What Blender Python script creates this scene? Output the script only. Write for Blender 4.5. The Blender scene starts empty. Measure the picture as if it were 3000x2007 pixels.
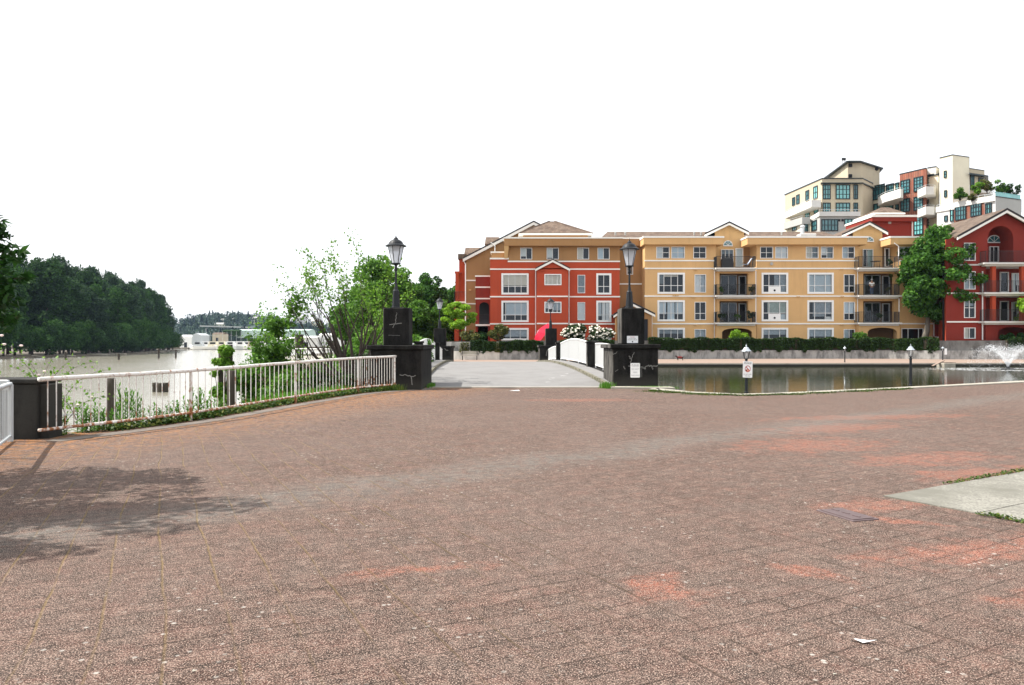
import bpy, bmesh, math, random
import numpy as np
from mathutils import Vector, Matrix
C = bpy.context.scene.collection
R = math.radians
PI = math.pi
S = bpy.context.scene

# ------------------------------------------------------------------ camera, sky, sun, exposure
F, CX, CY, H = 2250.0, 1500.0, 1003.5, 1.65
cam = bpy.data.cameras.new('camera'); camo = bpy.data.objects.new('camera', cam); C.objects.link(camo)
cam.sensor_width = 36; cam.lens = 27.0; cam.clip_end = 9000; cam.clip_start = 0.05
camo.location = (0, 0, H); camo.rotation_euler = (R(90), 0, 0)
S.camera = camo
EL, AZ = R(52), R(-87)            # sun elevation, azimuth clockwise from straight ahead (+Y)
w = bpy.data.worlds.new('World'); S.world = w; w.use_nodes = True
nt = w.node_tree; bg = nt.nodes['Background']
sky = nt.nodes.new('ShaderNodeTexSky'); sky.sky_type = 'NISHITA'; sky.sun_disc = False
sky.sun_elevation = EL; sky.sun_rotation = AZ; sky.dust_density = 4; sky.air_density = 1
mx = nt.nodes.new('ShaderNodeMix'); mx.data_type = 'RGBA'; mx.inputs[0].default_value = 0.86
mx.inputs[7].default_value = (9.0, 9.15, 9.4, 1)      # thin bright cloud veil over the whole sky
nt.links.new(sky.outputs[0], mx.inputs[6]); nt.links.new(mx.outputs[2], bg.inputs[0])
bg.inputs[1].default_value = 0.10
sl = bpy.data.lights.new('sun', 'SUN'); sl.energy = 4.6; sl.angle = R(0.6); sl.color = (1, .955, .88)
so = bpy.data.objects.new('sun', sl); C.objects.link(so)
sd = Vector((math.sin(AZ)*math.cos(EL), math.cos(AZ)*math.cos(EL), math.sin(EL)))
so.rotation_euler = sd.to_track_quat('Z', 'Y').to_euler(); so.location = sd*60
vs = S.view_settings; vs.view_transform = 'Standard'; vs.look = 'None'; vs.gamma = 1; vs.use_curve_mapping = False
vs.exposure = 0.75
S.cycles.max_bounces = 6; S.cycles.transparent_max_bounces = 24; S.cycles.diffuse_bounces = 3

# ------------------------------------------------------------------ helpers
def W(x, y, D): return Vector(((x-CX)/F*D, D, H-(y-CY)/F*D))
def XX(x, D): return (x-CX)/F*D
def ZZ(y, D): return H-(y-CY)/F*D
def G(x, y, z=0.0):
    D = F*(H-z)/(y-CY); return Vector(((x-CX)/F*D, D, z))

def lin(c):
    return tuple((v/12.92 if v <= .04045 else ((v+.055)/1.055)**2.4) for v in c)

class NT:
    def __init__(s, name):
        s.m = bpy.data.materials.new(name); s.m.use_nodes = True; s.t = s.m.node_tree
        s.b = s.t.nodes['Principled BSDF']; s.out = s.t.nodes['Material Output']
    def n(s, typ, **kw):
        nd = s.t.nodes.new('ShaderNode'+typ)
        for k, v in kw.items():
            if isinstance(k, str) and hasattr(nd, k): setattr(nd, k, v)
        return nd
    def l(s, a, b): s.t.links.new(a, b)
    def val(s, v, inp):
        if hasattr(v, 'is_output'): s.l(v, inp)
        else: inp.default_value = v
    def math(s, op, a, b=None, c=None, clamp=False):
        nd = s.n('Math'); nd.operation = op; nd.use_clamp = clamp
        s.val(a, nd.inputs[0])
        if b is not None: s.val(b, nd.inputs[1])
        if c is not None: s.val(c, nd.inputs[2])
        return nd.outputs[0]
    def mix(s, f, a, b, mode='MIX'):
        nd = s.n('Mix'); nd.data_type = 'RGBA'; nd.blend_type = mode
        s.val(f, nd.inputs[0])
        for v, i in ((a, 6), (b, 7)):
            if hasattr(v, 'is_output'): s.l(v, nd.inputs[i])
            else: nd.inputs[i].default_value = (*v[:3], 1)
        return nd.outputs[2]
    def pos(s):
        return s.n('NewGeometry').outputs['Position']
    def objc(s): return s.n('TexCoord').outputs['Object']
    def noise(s, vec, scale, detail=3, rough=.55, dist=0):
        nd = s.n('TexNoise'); nd.inputs['Scale'].default_value = scale; nd.inputs['Detail'].default_value = detail
        nd.inputs['Roughness'].default_value = rough; nd.inputs['Distortion'].default_value = dist
        s.l(vec, nd.inputs['Vector']); return nd.outputs[0]
    def ramp(s, f, stops):
        nd = s.n('ValToRGB'); cr = nd.color_ramp
        while len(cr.elements) < len(stops): cr.elements.new(.5)
        for e, (p, c) in zip(cr.elements, stops):
            e.position = p; e.color = (*c, 1) if len(c) == 3 else c
        s.l(f, nd.inputs[0]); return nd.outputs[0]
    def mr(s, v, a, b, c=0, d=1):
        nd = s.n('MapRange'); nd.clamp = True; s.l(v, nd.inputs[0])
        for i, x in enumerate((a, b, c, d)): nd.inputs[i+1].default_value = x
        return nd.outputs[0]
    def bump(s, h, st=.3, dist=.02):
        nd = s.n('Bump'); nd.inputs['Strength'].default_value = st; nd.inputs['Distance'].default_value = dist
        s.l(h, nd.inputs['Height']); s.l(nd.outputs[0], s.b.inputs['Normal'])
    def scale(s, vec, v, rotz=0):
        nd = s.n('Mapping'); nd.inputs['Scale'].default_value = v; nd.inputs['Rotation'].default_value = (0, 0, rotz)
        s.l(vec, nd.inputs['Vector']); return nd.outputs[0]
    def fin(s, col, rough=.8, spec=.3, metal=0):
        s.val(col if hasattr(col, 'is_output') else (*col[:3], 1), s.b.inputs['Base Color'])
        s.val(rough, s.b.inputs['Roughness']); s.b.inputs['Specular IOR Level'].default_value = spec
        s.b.inputs['Metallic'].default_value = metal
        return s.m

def mat_plain(name, c, rough=.7, spec=.3, metal=0, var=.12, scale=3.0):
    n = NT(name); p = n.pos()
    f = n.noise(p, scale, 4)
    a = tuple(x*(1-var) for x in c); b = tuple(min(1, x*(1+var)) for x in c)
    return n.fin(n.mix(f, a, b), rough, spec, metal)

def mat_stucco(name, c, streak=.16):
    n = NT(name); p = n.pos()
    big = n.noise(p, .35, 4, .6); fine = n.noise(p, 14, 3, .7)
    st = n.noise(n.scale(p, (2.2, 2.2, .25)), 1.0, 4, .6)
    col = n.mix(n.mr(big, .3, .7), tuple(x*.92 for x in c), tuple(min(1, x*1.06) for x in c))
    col = n.mix(n.mr(st, .52, .78, 0, streak*2.2), col, tuple(x*.62 for x in c))
    col = n.mix(n.mr(fine, .3, .7, 0, .12), col, tuple(x*.8 for x in c))
    n.bump(fine, .25, .01)
    return n.fin(col, .9, .2)

def mat_tile(name, c1=(.165, .115, .082), c2=(.085, .056, .040), sc=3.3):
    n = NT(name); p = n.objc()
    br = n.n('TexBrick'); br.offset = .5
    n.l(n.scale(p, (sc, sc*.55, sc*.55)), br.inputs['Vector'])
    br.inputs['Color1'].default_value = (*c1, 1); br.inputs['Color2'].default_value = (*c2, 1)
    br.inputs['Mortar'].default_value = (.06, .04, .035, 1); br.inputs['Mortar Size'].default_value = .05
    br.inputs['Scale'].default_value = 1.0; br.inputs['Brick Width'].default_value = 1.0; br.inputs['Row Height'].default_value = 1.0
    ns = n.noise(p, 1.3, 4)
    col = n.mix(n.mr(ns, .45, .7, 0, .5), br.outputs[0], (.20, .155, .12))
    n.bump(br.outputs[1], -.6, .05)
    return n.fin(col, .85, .25)

def mat_leaf(name, c1, c2, c3=None, trans=.35, rough=.55, spec=.2):
    n = NT(name); g = n.n('NewGeometry'); rnd = g.outputs['Random Per Island']
    stops = [(0, c1), (.6, c2), (1, c3 or tuple(x*1.35 for x in c2))]
    col = n.ramp(rnd, stops)
    cl = n.noise(g.outputs['Position'], .9, 3)
    col = n.mix(n.mr(cl, .35, .7, 0, .45), col, tuple(x*.62 for x in c1))
    n.fin(col, rough, spec)
    tr = n.n('BsdfTranslucent'); n.l(n.mix(.5, col, c2), tr.inputs[0])
    ms = n.n('MixShader'); ms.inputs[0].default_value = trans
    n.l(n.b.outputs[0], ms.inputs[1]); n.l(tr.outputs[0], ms.inputs[2]); n.l(ms.outputs[0], n.out.inputs[0])
    return n.m

def mat_bark(name, c=(.06, .045, .035)):
    n = NT(name); p = n.objc()
    f = n.noise(n.scale(p, (14, 14, 2.5)), 1.0, 5, .7)
    n.bump(f, .6, .02)
    return n.fin(n.mix(f, tuple(x*.5 for x in c), tuple(x*1.7 for x in c)), .9, .15)

# --- paving of the plaza: weathered brick pavers laid on the diagonal
def mat_paving():
    n = NT('brick_paving'); P = n.pos(); A = R(23.5)
    sx = n.n('SeparateXYZ'); n.l(P, sx.inputs[0]); X, Y = sx.outputs[0], sx.outputs[1]
    wob = n.noise(P, .35, 2)
    wob = n.math('MULTIPLY', n.math('SUBTRACT', wob, .5), .22)
    wv = n.math('MULTIPLY', n.math('SUBTRACT', n.noise(P, 7, 2), .5), .02)
    A = R(24.5)
    p = n.math('ADD', n.math('ADD', n.math('MULTIPLY', X, math.cos(A)), n.math('MULTIPLY', Y, math.sin(A))), n.math('ADD', wob, wv))
    q = n.math('ADD', n.math('ADD', n.math('MULTIPLY', X, -math.sin(A)), n.math('MULTIPLY', Y, math.cos(A))), n.math('ADD', wob, wv))
    pp = n.math('MULTIPLY', n.math('MULTIPLY', p, p), .0115)      # rows sweep round in a very wide arc
    pq = n.math('MULTIPLY', n.math('MULTIPLY', p, q), .023)
    q = n.math('SUBTRACT', q, pp); p = n.math('ADD', p, pq)
    def joint(v, per, wd):
        fr = n.math('FRACT', n.math('DIVIDE', v, per))
        d = n.math('ABSOLUTE', n.math('SUBTRACT', fr, .5))
        return n.mr(d, .5-wd/per, .5-wd/per*.35)
    jy = joint(p, .385, .013); jd = joint(q, .192, .0095)
    jy = n.math('MULTIPLY', jy, n.mr(n.noise(P, 1.1, 3), .38, .62, .1, 1))
    jd2 = n.math('MULTIPLY', jd, n.mr(n.noise(P, 1.5, 4, .65), .40, .62, .28, 1))
    # per paver tone
    cp = n.math('FLOOR', n.math('DIVIDE', p, .385)); cq = n.math('FLOOR', n.math('DIVIDE', q, .192))
    cv = n.n('CombineXYZ'); n.l(cp, cv.inputs[0]); n.l(cq, cv.inputs[1])
    wn = n.n('TexWhiteNoise'); wn.noise_dimensions = '2D'; n.l(cv.outputs[0], wn.inputs['Vector'])
    base = n.mix(wn.outputs[0], (.050, .024, .018), (.128, .068, .052))
    mott = n.noise(P, 2.4, 5, .65)
    base = n.mix(n.mr(mott, .42, .62, 0, .6), base, (.095, .076, .064)); mid_ = n.noise(n.scale(P, (1, 1, 1)), 8.5, 4, .7); base = n.mix(n.mr(mid_, .38, .52, .85, 0), base, (.030, .019, .015)); base = n.mix(n.mr(mid_, .54, .66, 0, .75), base, (.215, .15, .12))
    red_ = n.noise(P, 4.2, 4, .65); base = n.mix(n.mr(red_, .52, .68, 0, .6), base, (.150, .070, .055))
    big = n.noise(P, .22, 4, .6)
    base = n.mix(n.mr(big, .42, .66, 0, .45), base, (.125, .094, .082))
    # fresher orange pavers where the crust has worn off
    def spot(cx, cy, rx, ry, ang=.4):
        dx = n.math('SUBTRACT', X, cx); dy = n.math('SUBTRACT', Y, cy)
        a = n.math('DIVIDE', n.math('ADD', n.math('MULTIPLY', dx, math.cos(ang)), n.math('MULTIPLY', dy, math.sin(ang))), rx)
        b = n.math('DIVIDE', n.math('ADD', n.math('MULTIPLY', dx, -math.sin(ang)), n.math('MULTIPLY', dy, math.cos(ang))), ry)
        d = n.math('SQRT', n.math('ADD', n.math('MULTIPLY', a, a), n.math('MULTIPLY', b, b)))
        d = n.math('ADD', d, n.math('MULTIPLY', n.math('SUBTRACT', mott, .5), 3.4))
        return n.mr(d, .55, 1.25, 1, 0)
    m = None
    for s_ in [(4.85, 12.4, 1.3, .8), (5.9, 10.9, 1.3, .5), (6.0, 9.7, 1.1, .4), (6.2, 14.8, 1.6, .6), (4.1, 6.2, 1.5, .3, .3), (4.5, 8.1, .8, .14), (2.15, 5.5, .26, .12, 2.3), (1.0, 5.15, .25, .3),
               (5.2, 6.7, 1.1, .4), (3.7, 5.0, .5, .3), (2.0, 22.0, 1.6, .5, 0), (8, 17, 2.5, .5, .2), (3.6, 7.1, .5, .1, -.5), (-.6, 5.6, .5, .12, .2), (3.55, 7.75, .45, .25)]:
        k = spot(*s_); m = k if m is None else n.math('MAXIMUM', m, k)
    fleck = n.mr(n.noise(P, 3.2, 3), .60, .72, 0, .5)
    m = n.math('MAXIMUM', m, n.math('MULTIPLY', fleck, n.mr(X, -1, 5)))
    worn = n.mix(n.mr(n.noise(P, 40, 2), .4, .6), (.23, .068, .040), (.36, .125, .08))
    base = n.mix(n.math('MULTIPLY', m, n.mr(n.noise(P, 7, 5, .75), .37, .60, .08, .92)), base, worn)
    # aggregate grains: dark pits and light chips
    g1 = n.noise(P, 95, 2, .6)
    base = n.mix(n.mr(g1, .42, .50, .85, 0), base, (.012, .010, .009))
    g0 = n.noise(n.scale(P, (1, 1.6, 1)), 30, 3, .75); base = n.mix(n.mr(g0, .36, .48, .72, 0), base, (.022, .017, .014)); base = n.mix(n.mr(g0, .55, .66, 0, .7), base, (.27, .185, .15))
    g2 = n.noise(n.scale(P, (1.0, 1.0, 1)), 120, 2, .6)
    base = n.mix(n.mr(g2, .55, .63, 0, .95), base, (.43, .32, .26))
    g3 = n.noise(P, 26, 3, .7)
    base = n.mix(n.mr(g3, .63, .72, 0, .5), base, (.34, .30, .27))
    v1 = n.n('TexVoronoi'); v1.inputs['Scale'].default_value = 10; n.l(P, v1.inputs['Vector'])
    sp = n.math('MULTIPLY', n.mr(v1.outputs['Distance'], .10, .17, 1, 0), n.mr(n.noise(P, .8, 3), .46, .62))
    base = n.mix(n.math('MULTIPLY', sp, .7), base, (.44, .42, .38))
    # pale grey worn band crossing the square
    bd = n.math('ABSOLUTE', n.math('ADD', n.math('SUBTRACT', n.math('SUBTRACT', n.math('MULTIPLY', Y, .755), n.math('MULTIPLY', X, .656)), 7.75), n.math('MULTIPLY', n.math('SUBTRACT', n.noise(P, .5, 4), .5), 1.6)))
    base = n.mix(n.math('MULTIPLY', n.mr(bd, .1, .8, .42, 0), n.mr(n.noise(P, 6, 4, .7), .35, .55)), base, (.155, .155, .142))
    # orange moss and litter along the river edge
    ed = n.math('ADD', n.math('MULTIPLY', X, .88), n.math('MULTIPLY', Y, -.30))
    lm = n.math('MULTIPLY', n.mr(ed, -11.4, -7.9, 1, 0), n.mr(n.noise(P, 5.5, 5, .78), .46, .60))
    base = n.mix(n.math('MULTIPLY', lm, .8), base, (.40, .17, .05))
    base = n.mix(n.math('MULTIPLY', jy, .7), base, n.mix(n.mr(X, -3, 1), (.19, .13, .055), (.045, .030, .02)))
    base = n.mix(n.math('MULTIPLY', jd2, .62), base, (.022, .016, .012))
    h = n.math('SUBTRACT', n.math('ADD', g1, n.math('MULTIPLY', g3, .8)), n.math('ADD', n.math('MULTIPLY', jd2, .8), n.math('MULTIPLY', jy, .8)))
    n.bump(h, .9, .008)
    return n.fin(base, .9, .15)

def mat_concrete(name, c, dark=None, amt=.4, grain=.5, streak=False, sc=1.0):
    n = NT(name); p = n.pos()
    dark = dark or tuple(x*.45 for x in c)
    v = n.scale(p, (1.6, 1.6, .7)) if streak else p
    f = n.noise(v, .9*sc, 6, .65); g = n.noise(p, 45, 2)
    col = n.mix(n.mr(f, .42, .66, 0, amt*2), c, dark)
    col = n.mix(n.mr(g, .42, .62, 0, grain*.5), col, tuple(x*.55 for x in c))
    n.bump(g, .3, .006)
    return n.fin(col, .9, .2)

def mat_grime(name):       # blackened concrete of the bridge piers
    n = NT(name); p = n.pos()
    f = n.noise(n.scale(p, (2.6, 2.6, .9)), 1.2, 6, .68); g = n.noise(p, 30, 3, .7)
    sx = n.n('SeparateXYZ'); n.l(p, sx.inputs[0])
    nn = n.n('SeparateXYZ'); n.l(n.n('NewGeometry').outputs['Normal'], nn.inputs[0])
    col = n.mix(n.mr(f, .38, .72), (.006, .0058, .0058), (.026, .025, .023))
    # sunlit side painted paler; the lowest courses keep more of the bare grey concrete
    sun_side = n.mr(nn.outputs[0], -.5, -.9)
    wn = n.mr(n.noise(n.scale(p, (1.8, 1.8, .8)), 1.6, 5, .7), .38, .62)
    col = n.mix(n.math('MULTIPLY', sun_side, n.math('MULTIPLY', wn, .75)), col, (.17, .16, .145))
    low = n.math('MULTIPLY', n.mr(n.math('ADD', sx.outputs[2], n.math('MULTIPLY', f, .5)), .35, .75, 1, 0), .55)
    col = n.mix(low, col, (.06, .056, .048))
    col = n.mix(n.mr(g, .4, .65, 0, .25), col, (.045, .043, .040))
    n.bump(g, .35, .008)
    return n.fin(col, .92, .1)

def mat_rustpaint(name, amt=.5):
    n = NT(name); p = n.pos()
    f = n.noise(n.scale(p, (1, 1, .6)), 9, 5, .7)
    sx = n.n('SeparateXYZ'); n.l(p, sx.inputs[0])
    low = n.mr(sx.outputs[2], .55, .05, 0, .16)
    ff = n.math('ADD', f, low)
    col = n.mix(n.mr(ff, .60-.1*amt, .72-.1*amt), (.74, .72, .68), (.30, .12, .05))
    col = n.mix(n.mr(n.noise(p, 30, 4, .7), .60, .72), col, (.10, .045, .03))
    return n.fin(col, .6, .25)

def mat_water(name, c, rough, bscale, bst, spec=.5, stretch=(1, 1, 1), col2=None):
    n = NT(name); p = n.pos()
    a = n.noise(n.scale(p, stretch), bscale, 4, .6)
    b = n.noise(n.scale(p, stretch), bscale*4.1, 3, .6)
    n.bump(n.math('ADD', a, n.math('MULTIPLY', b, .35)), bst, .12)
    f = n.noise(p, .05, 4)
    col = n.mix(f, c, col2 or tuple(x*.8 for x in c))
    n.b.inputs['IOR'].default_value = 1.34 if name == 'pond_water' else 1.55
    return n.fin(col, rough, spec)

def mat_glass(name, tint=(.92, .95, .96), refl=.02):
    n = NT(name)
    tr = n.n('BsdfTransparent'); tr.inputs[0].default_value = (*tint, 1)
    gl = n.n('BsdfGlossy'); gl.inputs['Roughness'].default_value = .03; gl.inputs[0].default_value = (.55, .62, .7, 1)
    fr = n.n('Fresnel'); fr.inputs[0].default_value = 1.5
    ms = n.n('MixShader'); n.l(n.math('ADD', fr.outputs[0], refl, clamp=True), ms.inputs[0])
    n.l(tr.outputs[0], ms.inputs[1]); n.l(gl.outputs[0], ms.inputs[2]); n.l(ms.outputs[0], n.out.inputs[0])
    return n.m

M = {}
M['paving'] = mat_paving()
M['asphalt'] = mat_concrete('bridge_surface', (.215, .21, .205), (.165, .158, .155), .35, .5)
M['kerb'] = mat_concrete('pale_concrete', (.37, .345, .29), (.26, .24, .2), .45, .5, sc=2)
M['kerbdk'] = mat_concrete('mossy_kerb', (.22, .20, .16), (.06, .065, .03), .6, .5, sc=4)
M['slab'] = mat_concrete('exposed_aggregate', (.27, .26, .225), (.15, .145, .12), .7, 1.9)
M['wall_concrete'] = mat_concrete('stained_concrete', (.36, .355, .34), (.09, .09, .088), .5, .3, True)
M['sunlit_wall'] = mat_concrete('sunlit_wall_concrete', (.62, .60, .55), (.32, .31, .29), .35, .3, True)  # wall concrete lightened in colour for the sunlight falling on it
M['upper_concrete'] = mat_concrete('weathered_block', (.20, .195, .185), (.10, .095, .09), .5, .4, True)
M['grime'] = mat_grime('blackened_concrete')
M['crack'] = mat_plain('lime_streak', (.20, .195, .18), .9, .1, var=.5, scale=30)
M['promenade'] = mat_plain('pink_paving', (.27, .20, .16), .9, .2, var=.25, scale=2.5)
M['rust'] = mat_rustpaint('flaking_white_paint', .55)
M['rust2'] = mat_rustpaint('rusty_white_paint', .8)
M['white'] = mat_plain('white_paint', (.80, .80, .78), .5, .4, var=.05)
M['galv'] = mat_plain('galvanised_paint', (.50, .53, .54), .4, .5, var=.08, scale=12)
M['cream'] = mat_stucco('cream_trim', (.86, .84, .78), .03)
M['wtrim'] = mat_plain('white_trim', (.82, .82, .80), .6, .3, var=.04)
M['yellow'] = mat_stucco('yellow_stucco', (.64, .40, .185))
M['tan'] = mat_stucco('tan_stucco', (.37, .205, .09))
M['tan_shaded'] = mat_stucco('shaded_tan_stucco', (.20, .115, .06))  # tan darkened in colour for the shade inside the balcony recesses
M['paleyellow'] = mat_stucco('warm_yellow_stucco', (.64, .41, .19))
M['red'] = mat_stucco('red_stucco', (.45, .074, .034))
M['red2'] = mat_stucco('deep_red_stucco', (.235, .034, .024))
M['redlit'] = mat_stucco('sunlit_red_stucco', (.52, .075, .04))  # sunlit copy of the red stucco, light put into the colour
M['tile'] = mat_tile('roof_tile')
M['shingle'] = mat_tile('roof_shingle', (.135, .098, .072), (.085, .060, .045), 2.2)
M['fascia'] = mat_plain('dark_roof_edge', (.035, .03, .03), .7)
M['glass'] = mat_glass('window_glass')
M['lampglass'] = None
M['interior'] = mat_plain('unlit_dark', (.022, .022, .026), .9, var=.4, scale=1.2)  # near-black colour stands in for unlit space behind openings
M['blind'] = mat_plain('pale_blind', (.80, .86, .88), .7, var=.06, scale=4)
M['curtain'] = mat_plain('grey_curtain', (.34, .39, .43), .8, var=.3, scale=5)
M['black'] = mat_plain('black_iron', (.012, .013, .015), .45, .5, var=.2)
M['lampblack'] = mat_plain('lamp_black_paint', (.008, .010, .013), .5, .3, var=.25, scale=8)
M['pewter'] = mat_plain('pale_metal_roof', (.40, .44, .48), .3, .5, metal=.3, var=.1, scale=20)
M['wood'] = mat_bark('weathered_wood', (.045, .038, .03))
M['barkdk'] = mat_bark('dark_bark', (.06, .048, .04))
M['barklt'] = mat_bark('grey_bark', (.17, .15, .125))
M['beige'] = mat_stucco('beige_render', (.52, .45, .33), .1)
M['beigelt'] = mat_stucco('cream_render', (.74, .69, .54), .06)
M['whiter'] = mat_stucco('white_render', (.66, .65, .62), .08)
M['greyr'] = mat_stucco('grey_render', (.43, .43, .41), .08)
M['brick'] = mat_tile('brick_cladding', (.33, .12, .075), (.25, .085, .055), 5)
M['teal'] = mat_plain('teal_tinted_glass', (.16, .46, .46), .06, .9, var=.4, scale=.8)
M['tealdk'] = mat_plain('dark_teal_glass', (.05, .17, .19), .06, .9, var=.6, scale=.8)
M['tealmid'] = mat_plain('mid_teal_glass', (.10, .29, .30), .06, .9, var=.6, scale=.7)
M['dkframe'] = mat_plain('dark_green_frame', (.008, .02, .026), .4, .4)
M['signwhite'] = mat_plain('sign_white', (.86, .86, .85), .45, .4, var=.03)
M['signblack'] = mat_plain('sign_black', (.01, .01, .01), .5)
M['signgrey'] = mat_plain('sign_faded_grey', (.28, .28, .29), .6)
M['signred'] = mat_plain('sign_red', (.42, .02, .015), .5)
M['signskin'] = mat_plain('sign_pink', (.75, .34, .24), .5)
M['magenta'] = mat_plain('magenta_canvas', (.42, .006, .03), .75, .2, var=.1)
M['mud'] = mat_plain('bank_mud', (.13, .11, .085), .85, .3, var=.4, scale=1.5)
M['soil'] = mat_plain('dark_soil', (.055, .045, .032), .95, .1, var=.5, scale=4)
M['rock'] = mat_plain('grey_rock', (.15, .148, .145), .85, .2, var=.45, scale=5)
M['foam'] = mat_plain('white_water', (.85, .88, .9), .4, .3, var=.05)
M['skin'] = mat_plain('skin', (.42, .24, .16), .6)
n = NT('frosted_lamp_glass')
tr = n.n('BsdfTransparent'); tr.inputs[0].default_value = (.9, .92, .95, 1)
tl = n.n('BsdfTranslucent'); tl.inputs[0].default_value = (.82, .84, .88, 1)
df = n.n('BsdfDiffuse'); df.inputs[0].default_value = (.75, .77, .82, 1)
m1 = n.n('MixShader'); m1.inputs[0].default_value = .5; n.l(tl.outputs[0], m1.inputs[1]); n.l(df.outputs[0], m1.inputs[2])
m2 = n.n('MixShader'); m2.inputs[0].default_value = .7; n.l(tr.outputs[0], m2.inputs[1]); n.l(m1.outputs[0], m2.inputs[2]); n.l(m2.outputs[0], n.out.inputs[0])
M['lampglass'] = n.m
n = NT('spray_droplets')
tr = n.n('BsdfTransparent'); df = n.n('BsdfDiffuse'); df.inputs[0].default_value = (.9, .92, .95, 1)
m1 = n.n('MixShader'); m1.inputs[0].default_value = .75; n.l(tr.outputs[0], m1.inputs[1]); n.l(df.outputs[0], m1.inputs[2]); n.l(m1.outputs[0], n.out.inputs[0])
M['spray'] = n.m
# leaves
M['lf_dark'] = mat_leaf('dark_wood_leaves', (.014, .036, .012), (.030, .074, .020), (.062, .135, .034), .3, .7, .08)
M['lf_dark2'] = mat_leaf('bluish_wood_leaves', (.018, .038, .020), (.036, .074, .032), (.070, .125, .052), .3, .7, .08)
M['lf_mid'] = mat_leaf('mid_green_leaves', (.034, .095, .014), (.095, .22, .026), (.20, .38, .05), .45)
M['lf_big'] = mat_leaf('maple_leaves', (.022, .075, .012), (.068, .185, .022), (.15, .32, .045), .42)
M['lf_wood'] = mat_leaf('lighter_wood_leaves', (.020, .060, .012), (.045, .115, .022), (.085, .18, .04), .3, .7, .08)
M['lf_cherry'] = mat_leaf('cherry_leaves', (.010, .040, .008), (.026, .085, .014), (.07, .18, .03), .3)
M['lf_fresh'] = mat_leaf('fresh_leaves', (.05, .14, .012), (.14, .30, .025), (.28, .45, .06), .4)
M['lf_lime'] = mat_leaf('lime_leaves', (.12, .26, .015), (.26, .46, .03), (.42, .62, .07), .4)
M['lf_olive'] = mat_leaf('olive_leaves', (.04, .06, .012), (.11, .13, .03), (.28, .24, .08), .25)
M['lf_hedge'] = mat_leaf('hedge_leaves', (.010, .026, .006), (.028, .062, .012), (.06, .12, .025), .2)
M['lf_grass'] = mat_leaf('grass_blades', (.04, .13, .012), (.10, .26, .025), (.2, .4, .05), .35)
M['lf_cover'] = mat_leaf('ground_cover_leaves', (.02, .05, .008), (.06, .12, .018), (.22, .22, .04), .25)
M['lf_far'] = mat_leaf('far_hill_leaves', (.030, .055, .055), (.055, .095, .075), (.09, .15, .09), .15)  # bluish tint of distance haze put into the leaf colour
M['lf_conf'] = mat_leaf('far_conifer_needles', (.016, .034, .046), (.028, .055, .066), (.04, .075, .08), .1)  # needles tinted blue for the haze in front of them
M['blossom'] = mat_plain('white_blossom', (.82, .78, .68), .7, var=.1)
M['pinkish'] = mat_plain('pink_white_blossom', (.85, .70, .66), .7, var=.1)

def tag(o, label=None, cat=None, group=None, kind=None):
    if label: o['label'] = label
    if cat: o['category'] = cat
    if group: o['group'] = group
    if kind: o['kind'] = kind
    return o

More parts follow.
